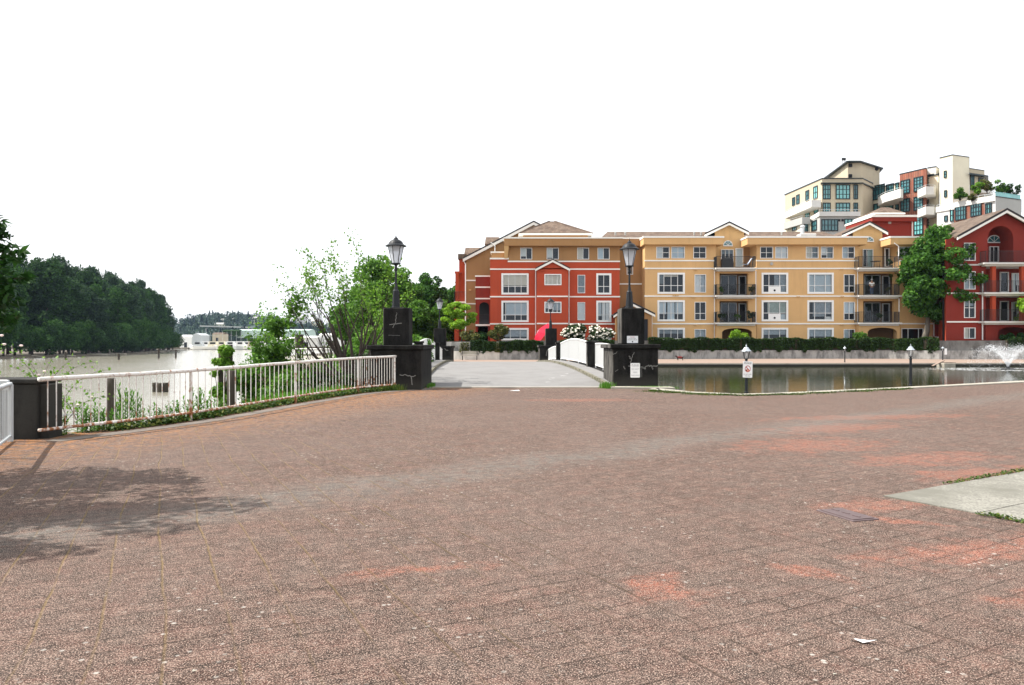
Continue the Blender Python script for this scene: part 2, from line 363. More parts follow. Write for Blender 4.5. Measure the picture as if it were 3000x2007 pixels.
class MB:
    def __init__(s): s.v = []; s.f = []
    def add(s, vs, fs):
        k = len(s.v); s.v += [tuple(v) for v in vs]; s.f += [tuple(i+k for i in f) for f in fs]; return s
    def box(s, x0, x1, y0, y1, z0, z1):
        vs = [(x, y, z) for z in (z0, z1) for (x, y) in ((x0, y0), (x1, y0), (x1, y1), (x0, y1))]
        return s.add(vs, [(3, 2, 1, 0), (4, 5, 6, 7), (0, 1, 5, 4), (1, 2, 6, 5), (2, 3, 7, 6), (3, 0, 4, 7)])
    def bbox(s, x0, x1, y0, y1, z0, z1, b=.02):      # bevelled box
        rings = [(z0, b), (z0+b, 0), (z1-b, 0), (z1, b)]
        vs = []
        for z, i in rings:
            c = b if i == 0 else 0
            X0, X1, Y0, Y1 = x0+i, x1-i, y0+i, y1-i
            if i == 0: vs += [(X0+b, Y0, z), (X1-b, Y0, z), (X1, Y0+b, z), (X1, Y1-b, z), (X1-b, Y1, z), (X0+b, Y1, z), (X0, Y1-b, z), (X0, Y0+b, z)]
            else: vs += [(X0, Y0, z), (X1, Y0, z), (X1, Y0, z), (X1, Y1, z), (X1, Y1, z), (X0, Y1, z), (X0, Y1, z), (X0, Y0, z)]
        fs = [tuple(range(7, -1, -1)), tuple(range(24, 32))]
        for r in range(3):
            for k in range(8): fs.append((r*8+k, r*8+(k+1) % 8, r*8+8+(k+1) % 8, r*8+8+k))
        return s.add(vs, fs)
    def hexa(s, p):      # 8 points: bottom 4, top 4
        return s.add(p, [(3, 2, 1, 0), (4, 5, 6, 7), (0, 1, 5, 4), (1, 2, 6, 5), (2, 3, 7, 6), (3, 0, 4, 7)])
    def quad(s, a, b, c, d): return s.add([a, b, c, d], [(0, 1, 2, 3)])
    def prism(s, poly, z0, z1):
        n = len(poly)
        vs = [(p[0], p[1], z0) for p in poly]+[(p[0], p[1], z1) for p in poly]
        return s.add(vs, [tuple(range(n-1, -1, -1)), tuple(range(n, 2*n))]+[(i, (i+1) % n, n+(i+1) % n, n+i) for i in range(n)])
    def tube(s, pts, rad, n=6, cap=True):
        pts = [Vector(p) for p in pts]
        if not hasattr(rad, '__len__'): rad = [rad]*len(pts)
        k0 = len(s.v); up = None
        for i, p in enumerate(pts):
            t = (pts[min(i+1, len(pts)-1)]-pts[max(i-1, 0)])
            t = t.normalized() if t.length > 1e-9 else Vector((0, 0, 1))
            if up is None:
                up = t.orthogonal().normalized()
                if abs(t.z) < .9: up = (Vector((0, 0, 1))-t*t.z).normalized()
            else:
                up = (up-t*up.dot(t)); up = up.normalized() if up.length > 1e-6 else t.orthogonal().normalized()
            sd_ = t.cross(up)
            for k in range(n):
                a = 2*PI*k/n+PI/n
                s.v.append(tuple(p+(up*math.cos(a)+sd_*math.sin(a))*rad[i]))
        for i in range(len(pts)-1):
            for k in range(n):
                a = k0+i*n+k; b = k0+i*n+(k+1) % n
                s.f.append((a, b, b+n, a+n))
        if cap:
            s.f.append(tuple(k0+k for k in range(n-1, -1, -1))); e = k0+(len(pts)-1)*n
            s.f.append(tuple(e+k for k in range(n)))
        return s
    def lathe(s, prof, n=16, c=(0, 0, 0), rot=0):
        k0 = len(s.v)
        for r, z in prof:
            for k in range(n):
                a = 2*PI*k/n+rot
                s.v.append((c[0]+r*math.cos(a), c[1]+r*math.sin(a), c[2]+z))
        for i in range(len(prof)-1):
            for k in range(n):
                a = k0+i*n+k; b = k0+i*n+(k+1) % n
                s.f.append((a, b, b+n, a+n))
        s.f.append(tuple(k0+k for k in range(n-1, -1, -1))); e = k0+(len(prof)-1)*n
        s.f.append(tuple(e+k for k in range(n)))
        return s

def worig(p):
    v = Vector((0, 0, 0))
    while p is not None: v = v+p.location; p = p.parent
    return v

def link(name, me, mat, parent=None, origin=None):
    me.materials.append(mat if not isinstance(mat, str) else M[mat])
    o = bpy.data.objects.new(name, me); C.objects.link(o)
    if parent is not None: o.parent = parent
    elif origin is not None: o.location = origin
    return o

def obj(name, mb, mat, parent=None, smooth=False, base=True):
    me = bpy.data.meshes.new(name)
    vs = np.array(mb.v, dtype=float).reshape(-1, 3); org = None
    if parent is not None: vs = vs-np.array(worig(parent))
    elif base and len(vs):
        lo, hi = vs.min(0), vs.max(0); org = Vector(((lo[0]+hi[0])/2, (lo[1]+hi[1])/2, lo[2])); vs = vs-np.array(org)
    me.from_pydata(vs.tolist(), [], mb.f); me.update()
    if smooth: me.polygons.foreach_set('use_smooth', [True]*len(me.polygons))
    return link(name, me, mat, parent, org)

def quads_obj(name, V, mat, parent=None, origin=None):      # V: (n,4,3) array of loose quads
    n_ = len(V); me = bpy.data.meshes.new(name)
    org = np.array(worig(parent)) if parent is not None else (np.array(origin) if origin is not None else np.zeros(3))
    co = (V.reshape(-1, 3)-org).astype(np.float32)
    me.vertices.add(n_*4); me.vertices.foreach_set('co', co.ravel())
    me.loops.add(n_*4); me.loops.foreach_set('vertex_index', np.arange(n_*4, dtype=np.int32))
    me.polygons.add(n_); me.polygons.foreach_set('loop_start', np.arange(0, n_*4, 4, dtype=np.int32))
    me.polygons.foreach_set('loop_total', np.full(n_, 4, dtype=np.int32)); me.update(calc_edges=True)
    return link(name, me, mat, parent, Vector(org) if parent is None else None)

def empty(name, loc=(0, 0, 0), rz=0):
    o = bpy.data.objects.new(name, None); C.objects.link(o); o.location = loc; o.rotation_euler.z = rz
    o.empty_display_size = .2
    return o
def children(o): return [c for c in o.children]
def copy_tree(o, parent=None):
    c = o.copy(); C.objects.link(c); c.parent = parent
    for ch in children(o): copy_tree(ch, c)
    return c

def leaves(centers, n, size, seed=0, aspect=1.7, spread=.25, up=.35, out=None):
    """n leaf quads at given positions; returns (n,4,3)"""
    rg = np.random.default_rng(seed)
    nr = rg.normal(size=(n, 3)); nr[:, 2] += up*2
    if out is not None: nr += out*1.2
    nr /= np.linalg.norm(nr, axis=1)[:, None]
    t = np.cross(nr, rg.normal(size=(n, 3))); t /= np.linalg.norm(t, axis=1)[:, None]
    b = np.cross(nr, t)
    sz = size*(rg.uniform(.55, 1.3, n))[:, None]
    L, Wd = t*sz*aspect/2, b*sz/2
    fold = nr*sz*.18
    c = centers
    return np.stack([c-L, c-Wd*1+fold, c+L, c+Wd+fold], axis=1)

def clump_pts(clumps, n, seed=0, shell=.55):
    """points scattered in clumps [(cx,cy,cz,rx,ry,rz)], and outward dirs"""
    rg = np.random.default_rng(seed); cl = np.array(clumps, float)
    vol = (cl[:, 3]*cl[:, 4]*cl[:, 5])**(.75); idx = rg.choice(len(cl), n, p=vol/vol.sum())
    d = rg.normal(size=(n, 3)); d /= np.linalg.norm(d, axis=1)[:, None]
    r = rg.uniform(shell**3, 1, n)**(1/3)
    r *= rg.choice([1.0, 1.0, 1.12], n)
    p = cl[idx, :3]+d*r[:, None]*cl[idx, 3:6]
    return p, d

def ell_clumps(c, R3, n, rc, seed=0, lo=.2, flat=.8, cone=0.0):
    """clump spheres spread through an ellipsoid around c, with an uneven outline"""
    rg = random.Random(seed); out = []
    while len(out) < n:
        x, y, z = [rg.uniform(-1, 1) for _ in range(3)]
        d = math.sqrt(x*x+y*y+z*z)
        if d > 1 or d < lo: continue
        k = 1-cone*(z+1)/2
        r = rc*rg.uniform(.6, 1.3)
        out.append((c[0]+x*R3[0]*k, c[1]+y*R3[1]*k, c[2]+z*R3[2], r, r, r*flat))
    return out

def tree(name, label, cat, base, h, rad, trunk_h, seed, mat, leaf, nleaf, ncl=26, rc=None, bark='barkdk', group=None, tr=.16, lean=(0, 0), low=0.0, flat=.8, cone=.25, lo=.3):
    """tapered trunk + limbs reaching into a crown of leaf clumps"""
    rg = random.Random(seed); t = empty(name, base); tag(t, label, cat, group)
    bx, by, bz = base
    cz = bz+trunk_h+(h-trunk_h)/2; rz = (h-trunk_h)/2
    cl = ell_clumps((bx+lean[0], by+lean[1], cz), (rad*.8, rad*.8, rz*.86), ncl, rc or rad*.34, seed, lo=lo, flat=flat, cone=cone)
    mb = MB(); top = Vector((bx+lean[0]*.8, by+lean[1]*.8, bz+trunk_h+rz*1.1)); b = Vector(base)-Vector((0, 0, .1))
    ax = [b.lerp(top, k/6)+Vector((rg.uniform(-1, 1), rg.uniform(-1, 1), 0))*tr*.7*(0 < k < 6) for k in range(7)]
    mb.tube(ax, [tr*(1.35 if k == 0 else 1-.13*k) for k in range(7)], 8)
    for c in rg.sample(cl, min(len(cl), 14)):
        z0 = rg.uniform(.35, .85); s0 = b.lerp(top, z0); e = Vector(c[:3])
        mid = s0.lerp(e, .5)+Vector((0, 0, -.12*(e-s0).length))
        mb.tube([s0, mid, e], [tr*.42, tr*.28, tr*.1], 5)
    obj('trunk', mb, bark, t, True)
    p, d = clump_pts(cl, nleaf, seed, .45)
    V = leaves(p, nleaf, leaf, seed+1, out=d*.5)
    quads_obj('crown', V, mat, t)
    return t

def shrub(name, label, cat, base, R3, seed, mat, leaf, nleaf, ncl=12, group=None, rc=None, zoff=1.0, stem=True):
    t = empty(name, base); tag(t, label, cat, group); rg = random.Random(seed)
    c = (base[0], base[1], base[2]+R3[2]*zoff)
    cl = ell_clumps(c, tuple(r*.72 for r in R3), ncl, rc or min(R3)*.45, seed, lo=.1)
    mb = MB()
    for k in cl[:8]:
        b = Vector(base); e = Vector(k[:3]); mb.tube([b-Vector((0, 0, .08)), b.lerp(e, .5)+Vector((rg.uniform(-.1, .1), 0, 0)), e], [.035, .025, .008], 5)
    if stem: obj('stems', mb, 'barkdk', t, True)
    p, d = clump_pts(cl, nleaf, seed, .5)
    quads_obj('foliage', leaves(p, nleaf, leaf, seed+1, out=d*.6), mat, t)
    return t, cl

# ------------------------------------------------------------------ facade helper
class Fac:
    """a vertical wall plane from A to B (left to right seen from the square)"""
    def __init__(s, xa, Da, xb, Db):
        s.A = Vector((XX(xa, Da), Da)); s.B = Vector((XX(xb, Db), Db)); s.L = (s.B-s.A).length
        s.U = (s.B-s.A).normalized(); s.N = Vector((s.U.y, -s.U.x))
    def t(s, x):
        dx = (x-CX)/F; a, u = s.A, s.U
        return (dx*a.y-a.x)/(u.x-dx*u.y)
    def uz(s, x, y):
        u = s.t(x); D = s.A.y+s.U.y*u; return u, H-(y-CY)/F*D
    def P(s, u, d, z):
        q = s.A+s.U*u+s.N*d; return (q.x, q.y, z)
    def rect(s, x0, y0, x1, y1):
        u0, z1 = s.uz(x0, y0); u1, _ = s.uz(x1, y0); _, z0 = s.uz(x0, y1); return u0, u1, z0, z1
    def box(s, mb, u0, u1, d0, d1, z0, z1):
        P = s.P
        mb.hexa([P(u0, d1, z0), P(u1, d1, z0), P(u1, d0, z0), P(u0, d0, z0), P(u0, d1, z1), P(u1, d1, z1), P(u1, d0, z1), P(u0, d0, z1)])
    def wall(s, mb, u0, u1, z0, z1, holes=(), depth=.14, off=0):
        hs = [(max(a, u0), min(b, u1), max(c, z0), min(d, z1)) for a, b, c, d in holes if b > u0 and a < u1 and d > z0 and c < z1]
        us = sorted({u0, u1, *[h[0] for h in hs], *[h[1] for h in hs]}); zs = sorted({z0, z1, *[h[2] for h in hs], *[h[3] for h in hs]})
        for i in range(len(us)-1):
            for j in range(len(zs)-1):
                cu, cz = (us[i]+us[i+1])/2, (zs[j]+zs[j+1])/2
                if any(h[0] < cu < h[1] and h[2] < cz < h[3] for h in hs): continue
                mb.quad(s.P(us[i], off, zs[j]), s.P(us[i+1], off, zs[j]), s.P(us[i+1], off, zs[j+1]), s.P(us[i], off, zs[j+1]))
        for a, b, c, d in hs:
            P = s.P; o, i_ = off, off-depth
            mb.quad(P(a, o, c), P(b, o, c), P(b, i_, c), P(a, i_, c)); mb.quad(P(a, i_, d), P(b, i_, d), P(b, o, d), P(a, o, d))
            mb.quad(P(a, o, c), P(a, i_, c), P(a, i_, d), P(a, o, d)); mb.quad(P(b, i_, c), P(b, o, c), P(b, o, d), P(b, i_, d))

WR = random.Random(5)
BL_ = [mat_plain('window_blind', c, .7, var=.08, scale=6) for c in ((.85, .86, .82), (.70, .80, .86), (.92, .93, .92), (.62, .70, .74), (.85, .78, .66))]
CU_ = [mat_plain('window_curtain', c, .8, var=.45, scale=7) for c in ((.34, .39, .43), (.5, .56, .6), (.22, .26, .28), (.42, .5, .46))]
def window(fac, parent, r, trim=.13, vert=(.5,), hor=(), look=None, off=0, fm='wtrim', gm='glass', bar=.05, label=None, back=False):
    """frame ring + bars (window), glass (pane), and curtain or blind behind it; returns the hole"""
    u0, u1, z0, z1 = r; mb = MB(); t = trim
    fo, fi = off+.05, off-.13
    for a, b, c, d in ((u0, u0+t, z0, z1), (u1-t, u1, z0, z1), (u0+t, u1-t, z0, z0+t), (u0+t, u1-t, z1-t, z1)):
        fac.box(mb, a, b, fi, fo, c, d)
    a, b, c, d = u0+t, u1-t, z0+t, z1-t
    for v in vert:
        x = a+(b-a)*v; fac.box(mb, x-bar/2, x+bar/2, off-.11, off-.03, c, d)
    for h in hor:
        z = c+(d-c)*h; fac.box(mb, a, b, off-.105, off-.035, z-bar/2, z+bar/2)
    w_ = obj('window', mb, fm, parent)
    if label: w_['label'] = label
    pb = MB(); pb.quad(fac.P(a, off-.08, c), fac.P(b, off-.08, c), fac.P(b, off-.08, d), fac.P(a, off-.08, d))
    obj('pane', pb, gm, w_)
    if back:
        bb = MB(); q = off-.115; bb.quad(fac.P(a, q, c), fac.P(b, q, c), fac.P(b, q, d), fac.P(a, q, d)); obj('backing', bb, 'interior', w_)
    for (f0, f1, g0, g1, k) in (look or ()):
        bb = MB(); q = off-(.1 if back else .2)
        g0 = min(g1-.1, max(0, g0+(WR.uniform(-.12, .2) if g0 > 0 else (WR.uniform(.15, .5) if WR.random() < .25 else 0))))
        bb.quad(fac.P(a+(b-a)*f0, q, c+(d-c)*g0), fac.P(a+(b-a)*f1, q, c+(d-c)*g0), fac.P(a+(b-a)*f1, q, c+(d-c)*g1), fac.P(a+(b-a)*f0, q, c+(d-c)*g1))
        obj('curtain' if k == 'curtain' else 'blind', bb, (WR.choice(BL_) if k == 'blind' else WR.choice(CU_)), w_)
    return (u0+t*.7, u1-t*.7, z0+t*.7, z1-t*.7)

def railing_mesh(pts, z0, z1, n, r=.017, top=.025):
    """thin iron railing along points"""
    mb = MB(); P = [Vector(p) for p in pts]
    for a, b in zip(P[:-1], P[1:]):
        mb.tube([a+Vector((0, 0, z1)), b+Vector((0, 0, z1))], top, 4); mb.tube([a+Vector((0, 0, z0)), b+Vector((0, 0, z0))], top*.8, 4)
        k = max(2, int((b-a).length/n))
        for i in range(k+1):
            q = a.lerp(b, i/k); mb.tube([q+Vector((0, 0, z0)), q+Vector((0, 0, z1))], r if 0 < i < k else r*2.2, 4, False)
    return mb

# ------------------------------------------------------------------ SETTING
def catmull(P, step):
    P = [Vector(p) for p in P]; Q = [P[0]*2-P[1]]+P+[P[-1]*2-P[-2]]; out = []
    for i in range(1, len(Q)-2):
        a, b, c, d = Q[i-1:i+3]; k = max(1, int((c-b).length/step))
        for j in range(k):
            t = j/k
            out.append(.5*((2*b)+(c-a)*t+(2*a-5*b+4*c-d)*t*t+(3*b-a-3*c+d)*t**3))
    out.append(P[-1]); return out
RAIL = [(-7.98, 12.95), (-6.75, 16.1), (-5.85, 21.0), (-4.95, 24.8), (-4.02, 26.6)]
railc = catmull([(x, y, 0) for x, y in RAIL], .25)
edge = [(-4.7, -40), (-4.7, 3.0), (-5.5, 6.2), (-6.95, 9.3), (-8.2, 11.7), (-9.4, 13.4), (-9.4, 13.9), (-8.3, 13.9)]
for i in range(6, len(railc), 3):
    a = railc[i-1]; b = railc[min(i+1, len(railc)-1)]; t = (b-a).normalized(); q = railc[i]+Vector((-t.y, t.x, 0))*.42
    if q.y < 26.2: edge.append((q.x, q.y))
edge += [(-5.05, 26.7), (-5.05, 30.1)]
O_ = [(5.3, 28.0), (4.75, 26.6), (5.0, 25.8), (5.9, 24.55), (7.2, 23.75), (8.7, 24.3), (14.2, 27.4), (21.0, 31.5), (44, 46.0)]
I_ = [(5.3, 31.2), (5.2, 27.2), (6.0, 25.25), (7.25, 24.25), (8.62, 24.8), (14.05, 27.85), (20.8, 32.05), (43.7, 46.45)]
g = MB(); g.box(-2400, 2400, -140, 2400, -7.0, -6.0)
tag(obj('ground', g, 'mud'), kind='structure')
g = MB(); g.prism(list(reversed(edge+[(5.3, 30.1)]+O_+[(46, 46), (46, -40)])), -5.9, 0)
tag(obj('pavement', g, 'paving'), kind='structure')
g = MB(); g.prism(O_+list(reversed(I_)), -5.8, .035)
tag(obj('kerb', g, 'kerb'), kind='structure')
g = MB(); g.box(-1600, 200, 4, 530, -2.62, -2.6)
M['river'] = mat_water('river_water', (.42, .40, .34), .12, 1.3, .42, 1.0, (.4, 1, 1), (.24, .215, .16))
tag(obj('river', g, 'river'), kind='structure')
g = MB(); g.box(2.2, 90, 23.2, 62.4, -.262, -.25)
M['pond'] = mat_water('pond_water', (.028, .032, .008), .06, 1.6, .05, .5, (.5, 1, 1), (.016, .019, .008))
tag(obj('pond', g, 'pond'), kind='structure')
# far side of the pond: promenade, terrace in front of the flats
g = MB(); g.prism([(-5.9, 64.0), (3.4, 63.4), (3.4, 61.6), (20, 61.6), (90, 64.5), (90, 95), (-5.9, 95)], -5.7, 0)
tag(obj('promenade', g, 'promenade'), kind='structure')
g = MB(); g.prism([(-23.2, 70), (-5.91, 64.05), (-5.91, 95), (-27, 95)], -5.7, 0)
tag(obj('quay', g, 'kerb'), kind='structure')
g = MB(); g.prism([(3.4, 61.15), (20, 61.15), (90, 64.05), (90, 64.49), (20, 61.59), (3.4, 61.59)], -3, -.02)
tag(obj('quay_edge', g, 'kerb'), kind='structure')
g = MB(); g.prism([(3.4, 61.05), (20, 61.05), (90, 63.95), (90, 64.04), (20, 61.14), (3.4, 61.14)], -3, -.10)
tag(obj('quay_face', g, 'grime'), kind='structure')
WL = [(-14, 76.0), (-1.2, 73.3), (3.5, 73.7), (14.6, 76.4), (26, 78.4), (38, 78.4), (42, 75.5), (60, 75.3)]
def off_(P, d): return [(x, y+d) for x, y in P]
g = MB(); g.prism(off_(WL, .55)+[(90, 75.8), (90, 260), (-14, 260)], -5.6, 1.78)
tag(obj('terrace', g, 'soil'), kind='structure')
def strip_wall(name, label, P, d0, d1, z0, z1, mat):
    g = MB(); a = off_(P, d0); b = off_(P, d1); g.prism(a+list(reversed(b)), z0, z1)
    return tag(obj(name, g, mat), label, 'wall')
strip_wall('retaining_wall', 'lower wall behind the bench, sunlight painted into its pale colour', WL[:2], 0, .30, -.2, .82, 'sunlit_wall')
strip_wall('retaining_wall', 'long stained grey lower wall behind the far promenade of the pond', WL[1:], 0, .30, -.2, .86, 'wall_concrete')
strip_wall('terrace_wall', 'upper block wall above the pale wall by the bench', WL[:2], .31, .54, -.2, 1.72, 'wall_concrete')
strip_wall('terrace_wall', 'upper grey block wall carrying the clipped hedge before the flats', WL[1:], .31, .54, -.2, 1.84, 'upper_concrete')
g = MB(); g.prism([(-27.9, 90), (-27.1, 95.1), (-14.1, 95.1), (-14.1, 330), (-42, 330)], -5.5, .0)
tag(obj('field', g, 'soil'), kind='structure')

# river bank left of the bridge
def seg_dist(P, A):
    best = np.full(len(P), 1e9)
    for (x0, y0), (x1, y1) in zip(A[:-1], A[1:]):
        d = np.array([x1-x0, y1-y0]); L = (d**2).sum(); t = np.clip(((P-[x0, y0])@d)/L, 0, 1)
        best = np.minimum(best, np.hypot(*(P-([x0, y0]+t[:, None]*d)).T))
    return best
BND = edge[2:]+[(-5.6, 45), (-6.5, 64), (-23, 70)]
nx, ny = 78, 136
gx = np.linspace(-42, -3.5, nx); gy = np.linspace(6, 73.5, ny)
PX, PY = np.meshgrid(gx, gy); P2 = np.stack([PX.ravel(), PY.ravel()], 1)
dd = seg_dist(P2, BND)
wd = np.interp(P2[:, 1], [6, 14, 17, 20, 24, 30, 50, 62, 74], [1.0, 1.2, 1.7, 3.4, 6.4, 8.6, 8.5, 3.2, 1.6])
rg = np.random.default_rng(3)
def bank_h(P, d, w_):
    nz = .16*np.sin(P[:, 0]*1.3+P[:, 1]*.7)+.13*np.sin(P[:, 0]*2.9-P[:, 1]*1.9)+.1*np.sin(P[:, 1]*3.3+P[:, 0])
    return -.10-2.75*(d/w_)**1.1+nz*np.clip(d, 0, 1)
hh = np.maximum(bank_h(P2, dd, wd), -3.6)
m = MB(); m.v = [(float(a), float(b), float(c)) for (a, b), c in zip(P2, hh)]
m.f = [(j*nx+i, j*nx+i+1, (j+1)*nx+i+1, (j+1)*nx+i) for j in range(ny-1) for i in range(nx-1)]
def bank_z(x, y):
    P = np.array([[x, y]]); return float(max(bank_h(P, seg_dist(P, BND), np.interp(P[:, 1], [6, 14, 17, 20, 24, 30, 50, 62, 74], [1.0, 1.2, 1.7, 3.4, 6.4, 8.6, 8.5, 3.2, 1.6]))[0], -3.6))
tag(obj('river_bank', m, 'soil', smooth=True), kind='structure')
# rocks of the bank (uncountable rubble)
m = MB(); rr = random.Random(8)
for k in range(1500):
    y = rr.uniform(21, 62); x0 = -5.2-.045*(y-28) if y > 28 else -6-(28-y)*.1
    x = x0-rr.uniform(.4, 9.5); z = bank_z(x, y)
    if z < -2.9: continue
    r = rr.uniform(.08, .34); ph = rr.uniform(0, 6)
    prof = [(r*.55, -r*.5), (r, 0), (r*.8, r*.45), (r*.3, r*.65)]
    k0 = len(m.v); m.lathe(prof, 6, (x, y, z), ph)
    for i in range(k0, len(m.v)):
        v = m.v[i]; m.v[i] = (v[0]+rr.uniform(-.25, .25)*r, v[1]+rr.uniform(-.25, .25)*r, v[2]+rr.uniform(-.2, .2)*r)
tag(obj('bank_rubble', m, 'rock'), kind='stuff')

# --- ground cover and grass
def strip_leaves(name, pts, width, n_, size, mat, seed, z=.03, hgt=.08, aspect=1.6, label=None):
    rg = np.random.default_rng(seed); P = np.array([(p[0], p[1]) for p in pts]); k = rg.uniform(0, len(P)-1.001, n_)
    i = k.astype(int); f = (k-i)[:, None]; q = P[i]*(1-f)+P[i+1]*f
    pat = .5+.5*np.sin(k*1.9)*np.sin(k*.63+1)
    keep = rg.uniform(0, 1, n_) < .35+.65*pat
    q = q+rg.normal(size=(n_, 2))*width*.5; zz = z+rg.uniform(0, 1, n_)**2*hgt
    c = np.concatenate([q, zz[:, None]], 1)[keep]
    o = quads_obj(name, leaves(c, len(c), size, seed+1, aspect, up=.9), mat, None, (P[0][0], P[0][1], z))
    tag(o, label, kind='stuff'); return o
def blades(name, fn, n_, hgt, mat, seed, wdt=.012, label=None):
    rg = np.random.default_rng(seed); c = np.array([fn(rg) for _ in range(n_)]); h = hgt*rg.uniform(.45, 1.15, n_)
    a = rg.uniform(0, 2*PI, n_); d = np.stack([np.cos(a), np.sin(a), np.zeros(n_)], 1); w_ = d*wdt
    ln = rg.normal(size=(n_, 3))*.22; ln[:, 2] = 1; tip = c+ln*h[:, None]
    V = np.stack([c-w_, c+w_, tip+w_*.25, tip-w_*.25], 1)
    o = quads_obj(name, V, mat, None, tuple(c[0])); tag(o, label, kind='stuff'); return o
strip_leaves('ground_cover', [(p.x-.12, p.y+.02) for p in railc[6:]], .20, 9000, .055, 'lf_cover', 21, .02, .10)
blades('grass', lambda r: (lambda k, d: (railc[int(k)].x-.2-d, railc[int(k)].y+.1, bank_z(railc[int(k)].x-.2-d, railc[int(k)].y+.1)-.05))(r.uniform(26, len(railc)-8), r.uniform(0, 1)**1.5*2.4), 9000, .42, 'lf_grass', 31, .014)
def tuft(x, y, rx, ry, n_, h, seed, mat='lf_grass'):
    blades('grass_tuft', lambda r: (x+r.normal()*rx*.45, y+r.normal()*ry*.45, -.01), n_, h, mat, seed, .010)
tuft(3.45, 27.9, .22, .45, 500, .22, 1); tuft(5.05, 27.55, .9, .12, 700, .10, 2)
tuft(-3.0, 28.6, .12, .9, 300, .16, 3); tuft(-4.1, 26.35, .4, .15, 500, .22, 4, 'lf_cover')
for i, (x, y) in enumerate([(4.9, 25.75), (5.4, 25.1), (6.6, 24.0), (6.1, 24.35), (8.6, 24.2), (9.8, 24.9), (11.5, 25.8), (13, 26.7)]):
    tuft(x, y, .75, .14, 260, .075, 40+i, 'lf_cover')
strip_leaves('kerb_moss', [(p[0], p[1]) for p in [(4.75, 26.3), (5.0, 25.7), (5.9, 24.5), (7.2, 23.7), (8.7, 24.25), (12, 26.1), (14.2, 27.35)]], .12, 2600, .04, 'lf_cover', 5, .01, .03)

# --- concrete edge strip along the river railing and around the left pier
m = MB(); A = []; B_ = []
for i, p in enumerate(railc):
    a = railc[max(i-1, 0)]; b = railc[min(i+1, len(railc)-1)]; t = (b-a).normalized(); nn = Vector((t.y, -t.x, 0))
    A.append(p+nn*.14); B_.append(p+nn*.52)
for i in range(len(A)-1): m.quad((A[i].x, A[i].y, .006), (B_[i].x, B_[i].y, .006), (B_[i+1].x, B_[i+1].y, .006), (A[i+1].x, A[i+1].y, .006))
m.quad((A[-1].x, A[-1].y, .006), (B_[-1].x, B_[-1].y, .006), (-2.6, 27.0, .006), (-3.0, 27.7, .006))
M['strip'] = mat_concrete('edge_concrete', (.19, .16, .14), (.11, .095, .08), .45, .6, sc=2)
tag(obj('edge_strip', m, 'strip'), kind='structure')
m = MB(); m.box(-3.1, 3.66, 28.05, 28.42, -.1, .018); tag(obj('threshold_strip', m, 'kerb'), kind='structure')
m = MB(); m.prism([(3.55, 27.35), (5.75, 27.05), (5.75, 27.95), (3.55, 27.98)], -.4, .06); tag(obj('pier_footing', m, 'kerb'), kind='structure')
# concrete slabs at the right
A0 = Vector((3.98, 8.22)); u_ = (Vector((6.51, 9.77))-A0).normalized(); w_ = Vector((u_.y, -u_.x))
m = MB()
for r0, r1 in ((0, .97), (.985, 1.96)):
    for s0, s1 in ((0, 3.9), (3.92, 7.5)):
        q = [A0+u_*s0+w_*r0, A0+u_*s1+w_*r0, A0+u_*s1+w_*r1, A0+u_*s0+w_*r1]
        m.prism([(p.x, p.y) for p in reversed(q)], -.05, .012)
tag(obj('concrete_apron', m, 'slab'), kind='structure')
def slabp(s, r): p = A0+u_*s+w_*r; return (p.x, p.y)
strip_leaves('slab_moss', [slabp(1.3, -.04), slabp(5, -.05)], .05, 900, .022, 'lf_cover', 6, .01, .03)
strip_leaves('slab_moss', [slabp(-.03, 1.0), slabp(-.03, 1.9)], .05, 400, .02, 'lf_cover', 7, .01, .03)
# utility cover
t = empty('utility_cover', (3.2, 7.34, .004), R(-32)); tag(t, 'rectangular rusty purple metal cover set in the paving near the pale slabs', 'cover')
M['coverm'] = mat_plain('purple_brown_iron', (.085, .055, .055), .55, .5, var=.3, scale=18)
t.rotation_euler.z = 0
m = MB(); m.bbox(-.15, .15, -.25, .25, -.02, .006, .004); f_ = obj('frame', MB().add([(x, y, z) for x, y, z in m.v], m.f), 'coverm')
m = MB(); m.bbox(-.12, .12, -.22, .22, .0062, .013, .003)
for k in range(3): m.box(-.012, .012, -.17+k*.14, -.08+k*.14, .013, .018)
l_ = obj('lid', m, 'coverm')
for o in (f_, l_): o.parent = t; o.location = (0, 0, o.location.z if o is l_ else -.02)
t.rotation_euler.z = R(18)
# litter
m = MB(); m.add([(0, 0, .01), (.10, -.035, .012), (.13, -.075, .03), (.06, -.06, .008), (.02, -.03, .02)], [(0, 1, 2, 3, 4)])
m.v = [(a+1.86, b+4.26, c) for a, b, c in m.v]; tag(obj('paper_scrap', m, 'signwhite'), 'torn white scrap lying on the paving in front', 'litter')
for (x, y, s_, lb) in [(1492, 1146, .36, 'flat white scrap lying just before the bridge threshold'), ]:
    p = G(x, y); m = MB(); m.add([(p.x, p.y, .012), (p.x+s_, p.y-.02, .014), (p.x+s_*.9, p.y+.16, .03), (p.x+s_*.2, p.y+.14, .012)], [(0, 1, 2, 3)])
    tag(obj('paper_scrap', m, 'signwhite'), lb, 'litter')
m = MB(); rr = random.Random(4)
for k in range(150):
    x, y = rr.uniform(-4, 7), rr.uniform(3.8, 20); s_ = rr.uniform(.004, .013)*(1+y*.03); a = rr.uniform(0, 6)
    m.add([(x+s_*math.cos(a+j*2.1), y+s_*math.sin(a+j*2.1), .004+.004*(j == 1)) for j in range(3)], [(0, 1, 2)])
tag(obj('litter_specks', m, 'kerb'), kind='stuff')

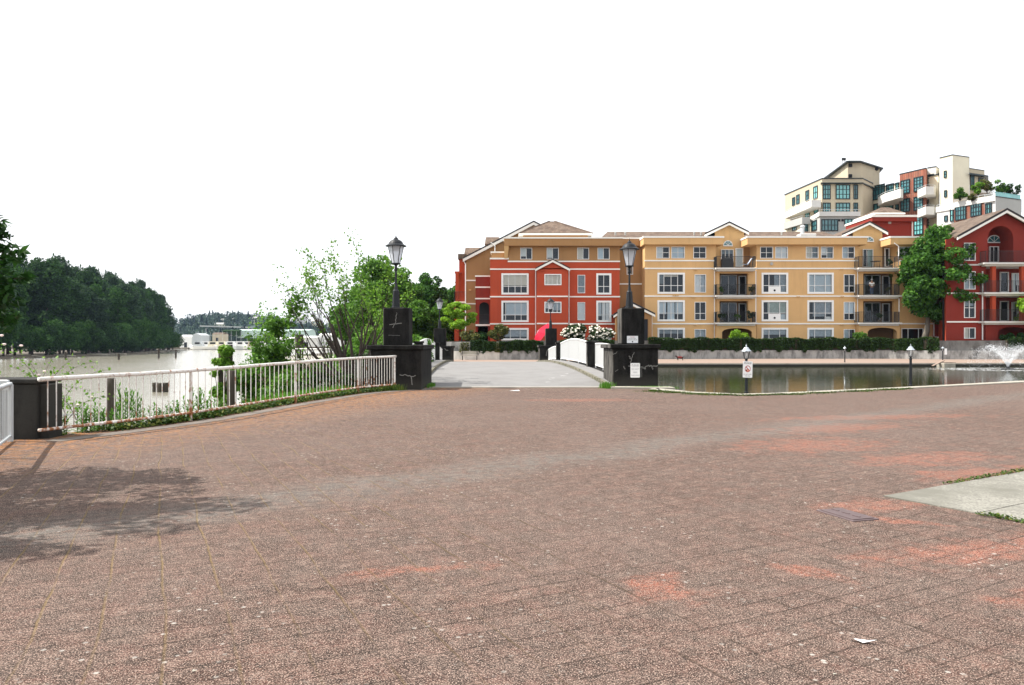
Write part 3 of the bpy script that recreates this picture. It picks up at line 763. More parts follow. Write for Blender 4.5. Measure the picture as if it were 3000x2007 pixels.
# ------------------------------------------------------------------ BRIDGE
def bc(D): return .05-.0414*(D-28.5)
def hump(D): return max(0.0, .36*(1-((D-46)/17.6)**2))
DS = [28.43+i*(63.9-28.43)/24 for i in range(25)]
bridge = empty('footbridge', (bc(46), 46, -2)); tag(bridge, 'low humped footbridge with pale grey deck and white side rails', 'bridge')
def bstrip(o0, o1, zlo, zhi, lo_abs=False):
    m = MB(); n_ = len(DS)
    for D in DS:
        h = hump(D); lo = zlo if lo_abs else h+zlo
        m.v += [(bc(D)+o0, D, lo), (bc(D)+o1, D, lo), (bc(D)+o1, D, h+zhi), (bc(D)+o0, D, h+zhi)]
    for i in range(n_-1):
        a = i*4; b = a+4
        m.f += [(a+3, a+2, b+2, b+3), (a, a+3, b+3, b), (a+2, a+1, b+1, b+2), (a+1, a, b, b+1)]
    m.f += [(0, 1, 2, 3), tuple(n_*4-4+k for k in (3, 2, 1, 0))]; return m
obj('deck', bstrip(-3.45, 3.45, -5, .01, True), 'asphalt', bridge)
obj('sidewalk', bstrip(-4.25, -3.57, -5, .13, True), 'asphalt', bridge); obj('sidewalk', bstrip(3.57, 4.25, -5, .13, True), 'asphalt', bridge)
obj('kerb_line', bstrip(-3.565, -3.455, -1, .135), 'kerbdk', bridge); obj('kerb_line', bstrip(3.455, 3.565, -1, .135), 'kerbdk', bridge)
obj('side_wall', bstrip(-4.92, -4.255, -5, .10, True), 'grime', bridge); obj('side_wall', bstrip(4.255, 4.92, -5, .10, True), 'grime', bridge)
for s_ in (-1, 1):
    for D, w0, w1, zt in ((38.7, 4.16, 4.86, 1.72), (54.0, 4.12, 4.84, 1.66)):
        c = bc(D); m = MB(); a, b = sorted((s_*w0, s_*w1)); m.bbox(c+a, c+b, D, D+.55, hump(D)-.1, zt-.1, .02); m.bbox(c+a-.04, c+b+.04, D-.04, D+.59, zt-.1, zt, .02)
        obj('post', m, 'grime', bridge)
def bridge_rail(s_, D0, D1, zfun, off=4.36):
    m = MB(); n_ = max(6, int((D1-D0)/.14)); o = s_*off
    ts = [i/n_ for i in range(n_+1)]
    pt = [Vector((bc(D0+(D1-D0)*t)+o, D0+(D1-D0)*t, 0)) for t in ts]
    zb = [hump(p.y)+.22 for p in pt]; zt = [zfun(t) for t in ts]
    tb = MB(); tb.tube([p+Vector((0, 0, z)) for p, z in zip(pt, zt)], .045, 6); 
    pn = MB(); pn.tube([p+Vector((0, 0, z)) for p, z in zip(pt, zb)], .03, 6)
    for p, a, b in zip(pt, zb, zt): pn.box(p.x-.012, p.x+.012, p.y-.032, p.y+.032, a, b-.02)
    for k in range(0, n_+1, max(1, n_//3)):
        p = pt[k]; pn.box(p.x-.03, p.x+.03, p.y-.03, p.y+.03, hump(p.y)+.08, zt[k]-.02)
    r_ = obj('rail_panel', pn, 'white', bridge); obj('top_rail', tb, 'white', r_, True)
for s_ in (-1, 1):
    bridge_rail(s_, 31.4, 38.6, lambda t: 1.42+.17*math.sin(t*PI*.6), 4.58)
    bridge_rail(s_, 39.35, 53.9, lambda t: 1.62+.25*math.sin(t*PI)-.03*t, 4.42)
    bridge_rail(s_, 54.65, 62.8, lambda t: 1.36-.28*t+.08*math.sin(t*PI))
for (x, y, s_) in [(1597, 1117, .8), (1604, 1112, .5), (1640, 1106, .9), (1652, 1102, .6), (1672, 1097, .5), (1690, 1096, .7), (1612, 1110, .6)]:
    D = F*(H-.12)/(y-CY); px_ = XX(x, D); z = hump(D)+.0135
    m = MB(); m.quad((px_, D, z), (px_+.35*s_, D+.12, z), (px_+.40*s_, D+.42*s_, z+.001), (px_+.1, D+.22*s_, z)); obj('paint_mark', m, 'white', bridge)


# ------------------------------------------------------------------ PIERS with lamps
def cracks(paths, face_y):
    m = MB()
    for P, r in paths:
        for (a, b) in zip(P[:-1], P[1:]):
            A_, B2 = Vector((a[0], 0, a[1])), Vector((b[0], 0, b[1])); d = (B2-A_).normalized(); nn = Vector((-d.z, 0, d.x))*r
            m.quad(*[(q.x, face_y-.004, q.z) for q in (A_-nn, A_+nn, B2+nn*.7, B2-nn*.7)])
    return m
def rough_path(P, seed, amp=.02, sub=5):
    rg = random.Random(seed); out = []
    for a, b in zip(P[:-1], P[1:]):
        for k in range(sub): t = k/sub; out.append((a[0]+(b[0]-a[0])*t+rg.uniform(-amp, amp)*(k > 0), a[1]+(b[1]-a[1])*t+rg.uniform(-amp, amp)*(k > 0)))
    return out+[P[-1]]
def pier(label, X0, X1, D0, D1, zt, px0, px1, pd0, pd1, pz, crk=(), pcrk=()):
    t = empty('bridge_pier', ((X0+X1)/2, (D0+D1)/2, 0)); tag(t, label, 'pier', 'blackened concrete piers at the bridge corners')
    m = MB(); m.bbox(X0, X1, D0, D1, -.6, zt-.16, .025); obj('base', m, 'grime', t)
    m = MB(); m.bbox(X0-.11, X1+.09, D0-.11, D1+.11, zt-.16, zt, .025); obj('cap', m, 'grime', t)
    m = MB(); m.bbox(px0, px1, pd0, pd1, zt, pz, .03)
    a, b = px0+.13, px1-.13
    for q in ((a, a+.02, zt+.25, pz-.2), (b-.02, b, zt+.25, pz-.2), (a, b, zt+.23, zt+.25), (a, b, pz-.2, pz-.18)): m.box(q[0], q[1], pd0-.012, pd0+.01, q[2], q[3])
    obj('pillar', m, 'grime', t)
    for c in crk: obj('lime_streak', cracks([c], D0), 'crack', t)
    for c in pcrk: obj('lime_streak', cracks([c], pd0), 'crack', t)
    return t
def on(D, pts): return [(XX(x, D), ZZ(y, D)) for x, y in pts]
D0 = 28.05
crk = [(rough_path(on(D0, [(1841, 1072), (1847, 1073)]), 1), .02), (rough_path(on(D0, [(1876, 1074), (1888, 1078), (1897, 1071), (1905, 1072), (1916, 1074), (1927, 1071)]), 2, .03), .022),
       (rough_path(on(D0, [(1878, 1075), (1892, 1080)]), 3), .03), (rough_path(on(D0, [(1910, 1074), (1912, 1083)]), 4), .016), (rough_path(on(D0, [(1842, 1043), (1850, 1055), (1847, 1063)]), 5), .016),
       (rough_path(on(D0, [(1858, 1032), (1850, 1053)]), 6), .011), (rough_path(on(D0, [(1795, 1037), (1804, 1036), (1808, 1030)]), 7), .012), (rough_path(on(D0, [(1880, 1076), (1880, 1105)]), 8, .004), .006),
       (rough_path(on(D0, [(1828, 1073), (1831, 1082)]), 9), .014), (rough_path(on(D0, [(1802, 1088), (1811, 1082)]), 10), .008), (rough_path(on(D0, [(1870, 1076), (1880, 1077)]), 12), .018)]
pier('near right pier with two notices and branching pale cracks', 3.68, 5.34, D0, 30.9, 1.59, 4.11, 4.99, 28.9, 30.0, 2.95, crk)
D0 = 26.75
pc = [(rough_path(on(27.5, [(1162, 915), (1160, 935), (1158, 948)]), 11), .012), (rough_path(on(27.5, [(1141, 951), (1160, 949), (1177, 947)]), 12, .008), .016), (rough_path(on(27.5, [(1158, 948), (1150, 960)]), 13), .012), (rough_path(on(27.5, [(1138, 982), (1172, 983)]), 14, .004), .006)]
crk = [(rough_path(on(D0, [(1171, 1098), (1190, 1099), (1205, 1103), (1218, 1101)]), 15), .018), (rough_path(on(D0, [(1205, 1104), (1208, 1128)]), 16, .01), .02)]
pier('near left pier with a cross shaped crack on its pillar, beside the rusty railing', -4.95, -3.16, D0, 30.2, 1.56, -4.62, -3.70, 27.5, 28.6, 2.90, crk, pc)
D0 = 64.0
pier('far left pier standing beyond the bridge', -7.3, -5.08, D0, 67, 1.36, -6.62, -5.64, 65, 66.1, 2.86, [(rough_path(on(D0, [(1302, 1021), (1308, 1026), (1313, 1027)]), 17), .03)])
pier('far right pier standing beyond the bridge, in front of the red parasol', 2.3, 3.42, D0, 67, 1.40, 2.84, 3.80, 65, 66.1, 2.85, [(rough_path(on(D0, [(1604, 1025), (1601, 1034), (1600, 1043)]), 18), .03)])

def street_lamp():
    t = empty('street_lamp', (0, 0, 0))
    m = MB(); m.lathe([(.165, 0), (.165, .05), (.15, .06), (.115, .60), (.112, .64), (.075, .68), (.05, .82), (.042, .9)], 8, rot=PI/8); obj('lamp_base', m, 'lampblack', t)
    m = MB(); m.lathe([(.040, .9), (.038, 1.36), (.062, 1.38), (.062, 1.43), (.045, 1.46), (.045, 1.56), (.11, 1.60), (.175, 1.615), (.175, 1.64), (.15, 1.65)], 12); obj('post', m, 'lampblack', t, False)
    m = MB(); rb, rt_, z0, z1 = .145, .285, 1.65, 2.27
    for k in range(6):
        a = 2*PI*k/6+R(12); m.tube([(rb*math.cos(a), rb*math.sin(a), z0), (rt_*math.cos(a), rt_*math.sin(a), z1)], .012, 4)
    obj('lantern_frame', m, 'lampblack', t)
    m = MB()
    for k in range(6):
        a = 2*PI*k/6+R(12); b = 2*PI*(k+1)/6+R(12); q = .985
        m.quad((q*rb*math.cos(a), q*rb*math.sin(a), z0), (q*rb*math.cos(b), q*rb*math.sin(b), z0), (q*rt_*math.cos(b), q*rt_*math.sin(b), z1), (q*rt_*math.cos(a), q*rt_*math.sin(a), z1))
    obj('lantern_glass', m, 'lampglass', t)
    m = MB(); m.lathe([(.10, 2.10), (.11, 2.16), (.11, 2.27)], 12); obj('bulb_socket', m, 'greyr', t, True)
    m = MB(); m.lathe([(.28, 2.255), (.385, 2.262), (.38, 2.285), (.32, 2.315), (.275, 2.345), (.25, 2.40), (.205, 2.455), (.14, 2.495), (.085, 2.515), (.085, 2.54), (.06, 2.57), (.03, 2.60), (.015, 2.61), (.022, 2.63), (.008, 2.65), (.006, 2.70)], 24); obj('lamp_roof', m, 'lampblack', t)
    return t
L0 = street_lamp()
for i, (x, D, z, lb) in enumerate([(1844, 29.45, 2.95, 'tall lantern on the near right pier, in front of the tan wall'), (1160, 28.05, 2.90, 'tall lantern on the near left pier, against white sky and trees'),
                                   (1288, 65.5, 2.86, 'small distant lantern on the far left pier, before dark trees'), (1613, 65.5, 2.85, 'small distant lantern on the far right pier, before the red wall')]):
    o = L0 if i == 0 else copy_tree(L0)
    o.location = (XX(x, D), D, z); tag(o, lb, 'street lamp', 'lanterns on the bridge piers')

def text_obj(name, s_, size, mat, parent, x, y, z, cond=1.0):
    cu = bpy.data.curves.new(name, 'FONT'); cu.body = s_; cu.size = size; cu.align_x = 'CENTER'; cu.align_y = 'CENTER'; cu.extrude = .0008
    tmp = bpy.data.objects.new('tmp', cu); C.objects.link(tmp); dg = bpy.context.evaluated_depsgraph_get(); dg.update()
    me = bpy.data.meshes.new_from_object(tmp.evaluated_get(dg)); bpy.data.objects.remove(tmp)
    me.transform(Matrix.Rotation(PI/2, 4, 'X')@Matrix.Diagonal((cond, 1, 1, 1)))
    me.materials.clear(); o = link(name, me, mat, parent); o.location = (x, y, z); return o
def plate(w_, h_, r, th=.006, n_=5):
    m = MB(); P = []
    for cx, cz, a0 in ((w_/2-r, h_/2-r, 0), (-w_/2+r, h_/2-r, 90), (-w_/2+r, -h_/2+r, 180), (w_/2-r, -h_/2+r, 270)):
        for k in range(n_): a = R(a0+90*k/(n_-1)); P.append((cx+r*math.cos(a), cz+r*math.sin(a)))
    n2 = len(P); m.add([(x, 0, z) for x, z in P]+[(x, th, z) for x, z in P], [tuple(range(n2)), tuple(range(2*n2-1, n2-1, -1))]+[(i, n2+i, n2+(i+1) % n2, (i+1) % n2) for i in range(n2)])
    return m
# notice low on the near right pier
def place_sign(name, loc, label, w_, h_, r):
    t = empty(name, loc); tag(t, label, 'sign'); o = obj('panel', MB(), 'signwhite', t); m = plate(w_, h_, r); o.data.from_pydata(m.v, [], m.f); o.data.update(); return t
D = 28.03
t = place_sign('notice_sign', (XX(1860.8, D), D, ZZ(1085, D)), 'white rounded notice with grey writing about the ducks, low on the near right pier', .345, .53, .03)
t.location.y -= .004
text_obj('lettering', 'PLEASE', .088, 'signgrey', t, 0, -.002, .185); text_obj('lettering', 'DO NOT', .066, 'signgrey', t, 0, -.002, .04); text_obj('lettering', 'FEED', .066, 'signgrey', t, 0, -.002, -.075); text_obj('lettering', 'THE DUCKS', .066, 'signgrey', t, 0, -.002, -.185, .85)
m = MB(); m.box(-.13, .13, -.002, 0, .132, .138); o = obj('underline', MB(), 'signgrey', t); o.data.from_pydata(m.v, [], m.f)
D = 28.89
t = place_sign('notice_sign', (XX(1853, D), D-.003, ZZ(994.5, D)), 'small white landscape notice with red and black lines, high on the near right pier pillar', .415, .265, .006)
text_obj('lettering', 'PLEASE', .052, 'signred', t, 0, -.002, .088); text_obj('lettering', 'DO NOT PLAY', .046, 'signblack', t, 0, -.002, .035, .9); text_obj('lettering', 'IN THE FOUNTAIN', .044, 'signblack', t, 0, -.002, -.018, .92)
m = MB(); m.lathe([(.026, 0), (.026, .002)], 14); m.v = [(a, c-.002, b-.085) for a, b, c in m.v]; o = obj('emblem', MB(), 'signblack', t); o.data.from_pydata(m.v, [], m.f)

# bollard lamps round the pond
def bollard(h=1.58, arm=False):
    t = empty('garden_lamp', (0, 0, 0)); k = h/1.58
    m = MB(); m.lathe([(.075, 0), (.075, .03), (.05, .05), (.045, .98), (.055, .99), (.055, 1.02), (.03, 1.04), (.05, 1.08), (.062, 1.09)], 12); m.v = [(a, b, c*k) for a, b, c in m.v]; obj('post', m, 'lampblack', t)
    m = MB(); rb, rt_, z0, z1 = .06, .115, 1.09*k, 1.335*k
    for j in range(6):
        a = 2*PI*j/6+R(8); m.tube([(rb*math.cos(a), rb*math.sin(a), z0), (rt_*math.cos(a), rt_*math.sin(a), z1)], .008, 4)
    m.lathe([(.055, z0-.005), (.07, z0), (.055, z0+.01)], 12); obj('lantern_frame', m, 'lampblack', t)
    m = MB(); m.lathe([(.028, z0+.01), (.03, z1-.05), (.012, z1-.03)], 10); obj('lamp_tube', m, 'signwhite', t, True)
    m = MB(); m.lathe([(.11, 1.332), (.158, 1.335), (.15, 1.35), (.10, 1.40), (.07, 1.455), (.055, 1.46), (.02, 1.475), (.012, 1.49), (.022, 1.505), (.022, 1.52), (.006, 1.54), (.003, 1.58)], 8, rot=.3); m.v = [(a, b, c*k) for a, b, c in m.v]; obj('lamp_roof', m, 'pewter', t)
    return t
b0 = bollard()
BL = []
for i, (x, D, lb) in enumerate([(2186.5, 24.6, 'garden lamp carrying a warning sign, at the near pond edge'), (2668, 28.7, 'garden lamp without a sign, at the near pond edge'),
                                (2475, 64.2, 'plain lamp on the far quay, below the clipped hedge'), (2762, 65.0, 'lamp with a narrow white board on the far quay, beside the wooden duck ramp')]):
    o = b0 if i == 0 else copy_tree(b0)
    o.location = (XX(x, D), D, .035 if i < 2 else 0); o.rotation_euler.z = .4*i
    if i > 1: o.scale = (.85, .85, .87)
    tag(o, lb, 'garden lamp', 'garden lamps round the pond'); BL.append(o)
t = place_sign('warning_sign', (XX(2190.5, 24.5), 24.50, ZZ(1082.5, 24.5)), 'tilted white warning sign with a red crossed circle, strapped to the garden lamp', .30, .52, .02)
text_obj('lettering', 'PLEASE', .078, 'signblack', t, 0, -.002, .198, .95); text_obj('lettering', 'DO NOT FEED', .038, 'signblack', t, 0, -.002, -.155); text_obj('lettering', 'THE FISH', .042, 'signblack', t, 0, -.002, -.21)
m = MB(); n_ = 28
for k in range(n_):
    a, b = 2*PI*k/n_, 2*PI*(k+1)/n_
    m.quad(*[(r*math.cos(q)*.85, -.004, .02+r*math.sin(q)) for r, q in ((.085, a), (.085, b), (.105, b), (.105, a))][::-1])
m.quad((-.068, -.004, .075), (-.05, -.004, .092), (.068, -.004, -.035), (.05, -.004, -.052)); o = obj('ban_symbol', MB(), 'signred', t); o.data.from_pydata(m.v, [], m.f)
m = MB(); m.add([(-.075, -.003, -.02), (-.05, -.003, -.062), (.0, -.003, -.07), (.045, -.003, -.04), (.02, -.003, .03), (-.03, -.003, .01)], [(0, 1, 2, 3, 4, 5)]); o = obj('hand_symbol', MB(), 'signskin', t); o.data.from_pydata(m.v, [], m.f)
m = MB(); m.add([(-.07, -.0035, -.03), (-.045, -.0035, -.055), (-.02, -.0035, -.04), (-.03, -.0035, -.005), (-.05, -.0035, -.0)], [(0, 1, 2, 3, 4)]); o = obj('food_symbol', MB(), 'signblack', t); o.data.from_pydata(m.v, [], m.f)
t.rotation_euler = (0, R(1.6), R(-3))
p = BL[3].location; m = MB(); m.bbox(p.x+.12, p.x+.33, p.y-.06, p.y-.04, .62, 1.14, .005); tag(obj('notice_board', m, 'signwhite'), 'narrow upright white board beside the far quay lamp', 'sign')

# ------------------------------------------------------------------ RIVER RAILINGS
def railing(name, label, pts, ztop, zbot, posts, matp, mat, spacing, r=.011, group=None, post_r=.035, top_r=.042, counts=None):
    n_ = len(pts); L = [0]
    for a, b in zip(pts[:-1], pts[1:]): L.append(L[-1]+(b-a).length)
    def at(s_):
        s_ = min(max(s_, 0), L[-1]-1e-6); i = max(k for k in range(n_) if L[k] <= s_); i = min(i, n_-2)
        return pts[i].lerp(pts[i+1], (s_-L[i])/(L[i+1]-L[i]))
    T = L[-1]; zt = lambda s_: ztop[0]+(ztop[1]-ztop[0])*s_/T; zb = lambda s_: zbot[0]+(zbot[1]-zbot[0])*s_/T
    t = empty(name, pts[0]); tag(t, label, 'railing', group); st = [T*i/40 for i in range(41)]
    rr = random.Random(3)
    m = MB(); m.tube([at(s_)+Vector((0, 0, zt(s_)+rr.uniform(-.004, .004))) for s_ in st], top_r, 8); obj('top_rail', m, mat, t, True)
    m = MB(); m.tube([at(s_)+Vector((0, 0, zb(s_))) for s_ in st], top_r*.72, 8); obj('bottom_rail', m, matp, t, True)
    for f in posts:
        s_ = f*T; p = at(s_); m = MB(); m.bbox(p.x-post_r, p.x+post_r, p.y-post_r, p.y+post_r, -.1, zt(s_)-.01, .008); obj('post', m, matp, t)
    if counts:
        fs = [0]+list(posts); S_ = [T*(a+(b-a)*(i+1)/(c+1)) for a, b, c in zip(fs[:-1], fs[1:], counts) for i in range(c)]
    else:
        k = int(T/spacing); S_ = [T*i/k for i in range(k+1) if not any(abs(i/k-f)*T < spacing*.4 for f in posts)]
    for s_ in S_:
        p = at(s_)+Vector((rr.uniform(-.006, .006), 0, 0)); m = MB(); m.tube([p+Vector((0, 0, zb(s_))), p+Vector((rr.uniform(-.006, .006), 0, zt(s_)))], r, 6, False)
        obj('baluster', m, mat, t, True)
    return t
railing('river_railing', 'long rusty white railing curving from the concrete block to the near left pier', railc, (1.03, 1.17), (.17, .20), (.238, .575, .855, .995), 'rust2', 'rust', .152, .0095, counts=(20, 19, 18, 14), post_r=.03, top_r=.04)
nr = [Vector((-8.36, 12.80, 0)), Vector((-7.87, 11.8, 0)), Vector((-6.9, 9.9, 0)), Vector((-6.0, 8.0, 0)), Vector((-5.4, 6.4, 0))]
railing('river_railing', 'short grey white railing end leaving the picture before the concrete block', nr, (.96, .96), (.09, .09), (.0, .3, .62, 1.0), 'galv', 'galv', .15, .0065, top_r=.036)
m = MB(); m.bbox(-8.52, -8.34, 12.7, 12.76, .86, 1.03, .01); tag(obj('rail_bracket', m, 'galv'), 'square steel plate on the end of the grey railing', 'bracket')
# concrete block at the railing end
M['block'] = mat_concrete('dark_block_concrete', (.042, .041, .037), (.012, .012, .012), .5, .5, True)
t = empty('concrete_block', (-8.9, 13.45, 0)); tag(t, 'broad dark concrete block between the two river railings', 'block')
m = MB(); m.bbox(-9.9, -8.12, 13.1, 13.75, -.5, .95, .02); obj('base', m, 'block', t)
m = MB(); m.bbox(-9.95, -8.08, 13.05, 13.8, .95, 1.03, .015); obj('cap', m, 'block', t)
m = MB(); m.bbox(-8.118, -7.96, 13.2, 13.6, -.1, .93, .01); obj('pilaster', m, 'block', t)
# far white railing across the inlet
fr_ = [Vector((XX(775, 70), 70.2, 0)), Vector((-15, 68, 0)), Vector((-8.2, 65.8, 0))]
railing('river_railing', 'distant white railing on the far side of the inlet, behind the bushes', fr_, (1.08, 1.08), (.15, .15), (0, .17, .33, .5, .67, .83, 1), 'white', 'white', .25, .014)

# ------------------------------------------------------------------ APARTMENT BUILDINGS
GZ = 1.78
def xbox(parent, name, mat, x0, x1, yt, yb, Df, depth, zb=None, label=None):
    """box whose front face is at depth Df between photo columns x0..x1"""
    m = MB(); z0 = ZZ(yb, Df) if zb is None else zb
    m.box(XX(x0, Df), XX(x1, Df), Df, Df+depth, z0, ZZ(yt, Df)); o = obj(name, m, mat, parent)
    if label: o['label'] = label
    return o
def bands(parent, fac, x0, x1, ys, mat='cream', th=.14, pr=.06, off=0, returns=True):
    for y in ys:
        u0, z = fac.uz(x0, y); u1, _ = fac.uz(x1, y); m = MB(); fac.box(m, u0-pr, u1+pr, off-.02, off+pr, z-th/2, z+th/2)
        obj('trim_band', m, mat, parent)
def gable_front(parent, D, xl, yl, xa, ya, xr, yr, ybot, mat, back, rmat='tile', over=.45, thick=.16, wallx=None):
    """gable wall polygon facing us with two roof slopes running back"""
    P = [(XX(xl, D), ZZ(yl, D)), (XX(xa, D), ZZ(ya, D)), (XX(xr, D), ZZ(yr, D))]; zb = ZZ(ybot, D)
    wx0, wx1 = (P[0][0]+.35, P[2][0]-.35) if wallx is None else (XX(wallx[0], D), XX(wallx[1], D))
    def zat(x):
        a, b = (P[0], P[1]) if x <= P[1][0] else (P[1], P[2]); return a[1]+(b[1]-a[1])*(x-a[0])/(b[0]-a[0])-.12
    m = MB(); pts = [(wx0, zb), (wx1, zb), (wx1, zat(wx1)), (P[1][0], P[1][1]-.12), (wx0, zat(wx0))]
    m.add([(x, D, z) for x, z in pts]+[(x, D+.3, z) for x, z in pts], [tuple(range(5)), tuple(range(9, 4, -1))]+[(i, 5+i, 5+(i+1) % 5, (i+1) % 5) for i in range(5)])
    obj('gable_wall', m, mat, parent)
    for a, b in ((P[0], P[1]), (P[1], P[2])):
        m = MB(); y0, y1 = D-over, D+back
        m.hexa([(a[0], y0, a[1]-thick*.4), (b[0], y0, b[1]-thick*.4), (b[0], y1, b[1]-thick*.4), (a[0], y1, a[1]-thick*.4), (a[0], y0, a[1]+thick*.6), (b[0], y0, b[1]+thick*.6), (b[0], y1, b[1]+thick*.6), (a[0], y1, a[1]+thick*.6)])
        obj('roof_slope', m, rmat, parent)
        m = MB(); y0, y1 = D-over-.05, D-over-.004
        m.hexa([(a[0], y0, a[1]-.02), (b[0], y0, b[1]-.02), (b[0], y1, b[1]-.02), (a[0], y1, a[1]-.02), (a[0], y0, a[1]+thick), (b[0], y0, b[1]+thick), (b[0], y1, b[1]+thick), (a[0], y1, a[1]+thick)])
        obj('roof_edge', m, 'fascia', parent)
        m = MB(); y0, y1 = D-over-.03, D-over+.12
        m.hexa([(a[0], y0, a[1]-.25), (b[0], y0, b[1]-.25), (b[0], y1, b[1]-.25), (a[0], y1, a[1]-.25), (a[0], y0, a[1]-.021), (b[0], y0, b[1]-.021), (b[0], y1, b[1]-.021), (a[0], y1, a[1]-.021)])
        obj('bargeboard', m, 'cream', parent)
def pipe(parent, pts, r=.045, mat='wtrim'):
    m = MB(); m.tube(pts, r, 6); obj('downpipe', m, mat, parent)
def parapet(parent, x0, x1, D, back, yt=692, ym=697, yb=716, mat='yellow'):
    X0, X1 = XX(x0, D), XX(x1, D); zt, zm, zb = ZZ(yt, D), ZZ(ym, D), ZZ(yb, D)
    m = MB(); m.box(X0, X1, D, D+back, zb, zm); obj('parapet', m, mat, parent)
    m = MB(); m.box(X0-.06, X1+.06, D-.06, D+back+.06, zm+.002, zt); obj('coping', m, 'cream', parent)
def balcony_rail(parent, x0, x1, D, zfloor, h=1.05, back=1.0, sides=(1, 1), spacing=.115):
    X0, X1 = XX(x0, D), XX(x1, D); m = MB()
    pts = ([(X0, D+back, zfloor)] if sides[0] else [])+[(X0, D, zfloor), (X1, D, zfloor)]+([(X1, D+back, zfloor)] if sides[1] else [])
    obj('balcony_rail', railing_mesh(pts, .08, h, spacing), 'black', parent)
BIG_V, BIG_H = (.20, .50, .78), (.37,)
LK = {
 'blue_up': [(0, 1, .42, 1, 'blind')], 'all': [(0, 1, 0, 1, 'blind')], 'left': [(0, .5, 0, 1, 'blind')], 'leftup': [(0, .5, .1, 1, 'blind')],
 'mid': [(.2, 1, .25, 1, 'curtain'), (.78, 1, 0, .3, 'blind')], 'grey': [(0, 1, 0, 1, 'curtain')], 'dark': [(0, .2, .4, 1, 'curtain'), (.2, .8, .75, 1, 'blind')],
 'curt': [(0, .3, 0, 1, 'blind'), (.36, .66, 0, 1, 'blind'), (.7, 1, 0, 1, 'blind')], 'half': [(0, 1, .55, 1, 'curtain')], 'r': [(.5, 1, 0, 1, 'curtain')], 'lr': [(0, .5, 0, 1, 'blind'), (.5, 1, 0, 1, 'curtain')], 'none': []}

# ---------- yellow block
Y = empty('apartment_building', (30, 86, GZ)); tag(Y, 'long four storey yellow apartment building with white window frames and stacked balconies', 'building')
D = 82.0; fy = Fac(1800, D, 2800, D)
U = lambda x: fy.uz(x, 0)[0]
Z0, ZT = GZ-.3, ZZ(712, D)
BIGX = [(1926, 2006.3), (2231, 2309), (2365, 2442.4)]
SMX = [(2034.7, 2068.2), (2471.7, 2504.5)]
rows_big = [(799, 860.8), (879.7, 941.4), (960.4, 997)]; rows_sm = [(804, 857), (884.5, 937.5), (964.5, 995)]
TOPX = [(1922.6, 1961.4, 'left'), (1966.7, 2006, 'all'), (2031, 2068.5, 'none'), (2227, 2264.5, 'none'), (2271, 2308, 'all'), (2360.7, 2397.7, 'lr'), (2404.8, 2441.4, 'lr'), (2467, 2503.6, 'leftup'), (2632, 2668, 'lr')]
looks_big = {(0, 0): 'dark', (0, 1): 'curt', (0, 2): 'half', (1, 0): 'r', (1, 1): 'mid', (1, 2): 'grey', (2, 0): 'all', (2, 1): 'mid', (2, 2): 'grey'}
looks_sm = {(0, 0): 'lr', (0, 1): 'none', (0, 2): 'grey', (1, 0): 'none', (1, 1): 'blue_up', (1, 2): 'left'}
holes = []
for i, (a, b) in enumerate(BIGX):
    for j, (c, d) in enumerate(rows_big):
        special = i == 1 and j < 2
        holes.append(window(fy, Y, fy.rect(a, c, b, d), .20, (.25, .72) if i else BIG_V, (.37,) if j < 2 else (), LK[looks_big[(i, j)]]))
        if special:
            r = fy.rect(a+20, d-22, b-22, d-4); m = MB(); fy.box(m, r[0], r[1], -.02, .03, r[2], r[3]); o = obj('window_panel', m, 'wtrim', Y)
            m = MB(); c0 = fy.P((r[0]+r[1])/2, .035, r[2]+.22); m.lathe([(.11, 0), (.11, .03)], 12); m.v = [(c0[0]+x, c0[1]-z, c0[2]+y) for x, y, z in m.v]; obj('exhaust_vent', m, 'lampblack', o)
for i, (a, b) in enumerate(SMX):
    for j, (c, d) in enumerate(rows_sm):
        holes.append(window(fy, Y, fy.rect(a, c, b, d), .055, (.5,), (.36,) if j < 2 else (), LK[looks_sm[(i, j)]]))
for a, b, k in TOPX:
    holes.append(window(fy, Y, fy.rect(a, 723, b, 757), .055, (.5,), (.5,), LK[k], bar=.04))
holes.append(window(fy, Y, fy.rect(2640.7, 961.8, 2706, 993.7), .07, (.3, .8), (), LK['none']))
for x0, x1 in ((1889.5, 2097.5), (2216.7, 2514.7), (2637.3, 2733)):
    m = MB(); fy.wall(m, U(x0), U(x1), Z0, ZT, holes); obj('wall', m, 'yellow', Y)
    m = MB(); P = fy.P
    for u_w in (U(x0), U(x1)): m.quad(P(u_w, 0, Z0), P(u_w, -2.4, Z0), P(u_w, -2.4, ZT), P(u_w, 0, ZT))
    obj('side_wall', m, 'yellow', Y)
    m = MB(); m.quad(P(U(x0)+.02, -.75, Z0), P(U(x1)-.02, -.75, Z0), P(U(x1)-.02, -.75, ZT), P(U(x0)+.02, -.75, ZT)); obj('dark_room_sheet', m, 'interior', Y)
for x0, x1 in ((1889.5, 2097.5), (2216.7, 2514.7)): bands(Y, fy, x0, x1, (763.8, 786.6, 867.6, 948.4))
bands(Y, fy, 2637.3, 2733, (763.8, 948.4))
# parapets with pale coping
parapet(Y, 1885.5, 2120, 81.4, 2.4); parapet(Y, 2189.7, 2541, 81.4, 2.4, mat='yellow'); parapet(Y, 2609, 2740, 81.4, 2.4)
# recessed core between red and yellow
fr = Fac(1800, 84.0, 2800, 84.0)
h = window(fr, Y, fr.rect(1836, 775, 1854.5, 805), .07, (), (), None)
m = MB(); fr.wall(m, fr.uz(1805, 0)[0], fr.uz(1905, 0)[0], Z0, ZZ(699, 84), [h]); obj('recessed_wall', m, 'tan', Y)
bands(Y, fr, 1816, 1880, (832,)); parapet(Y, 1818, 1880, 83.6, 2.0, 696, 700, 720, 'tan')
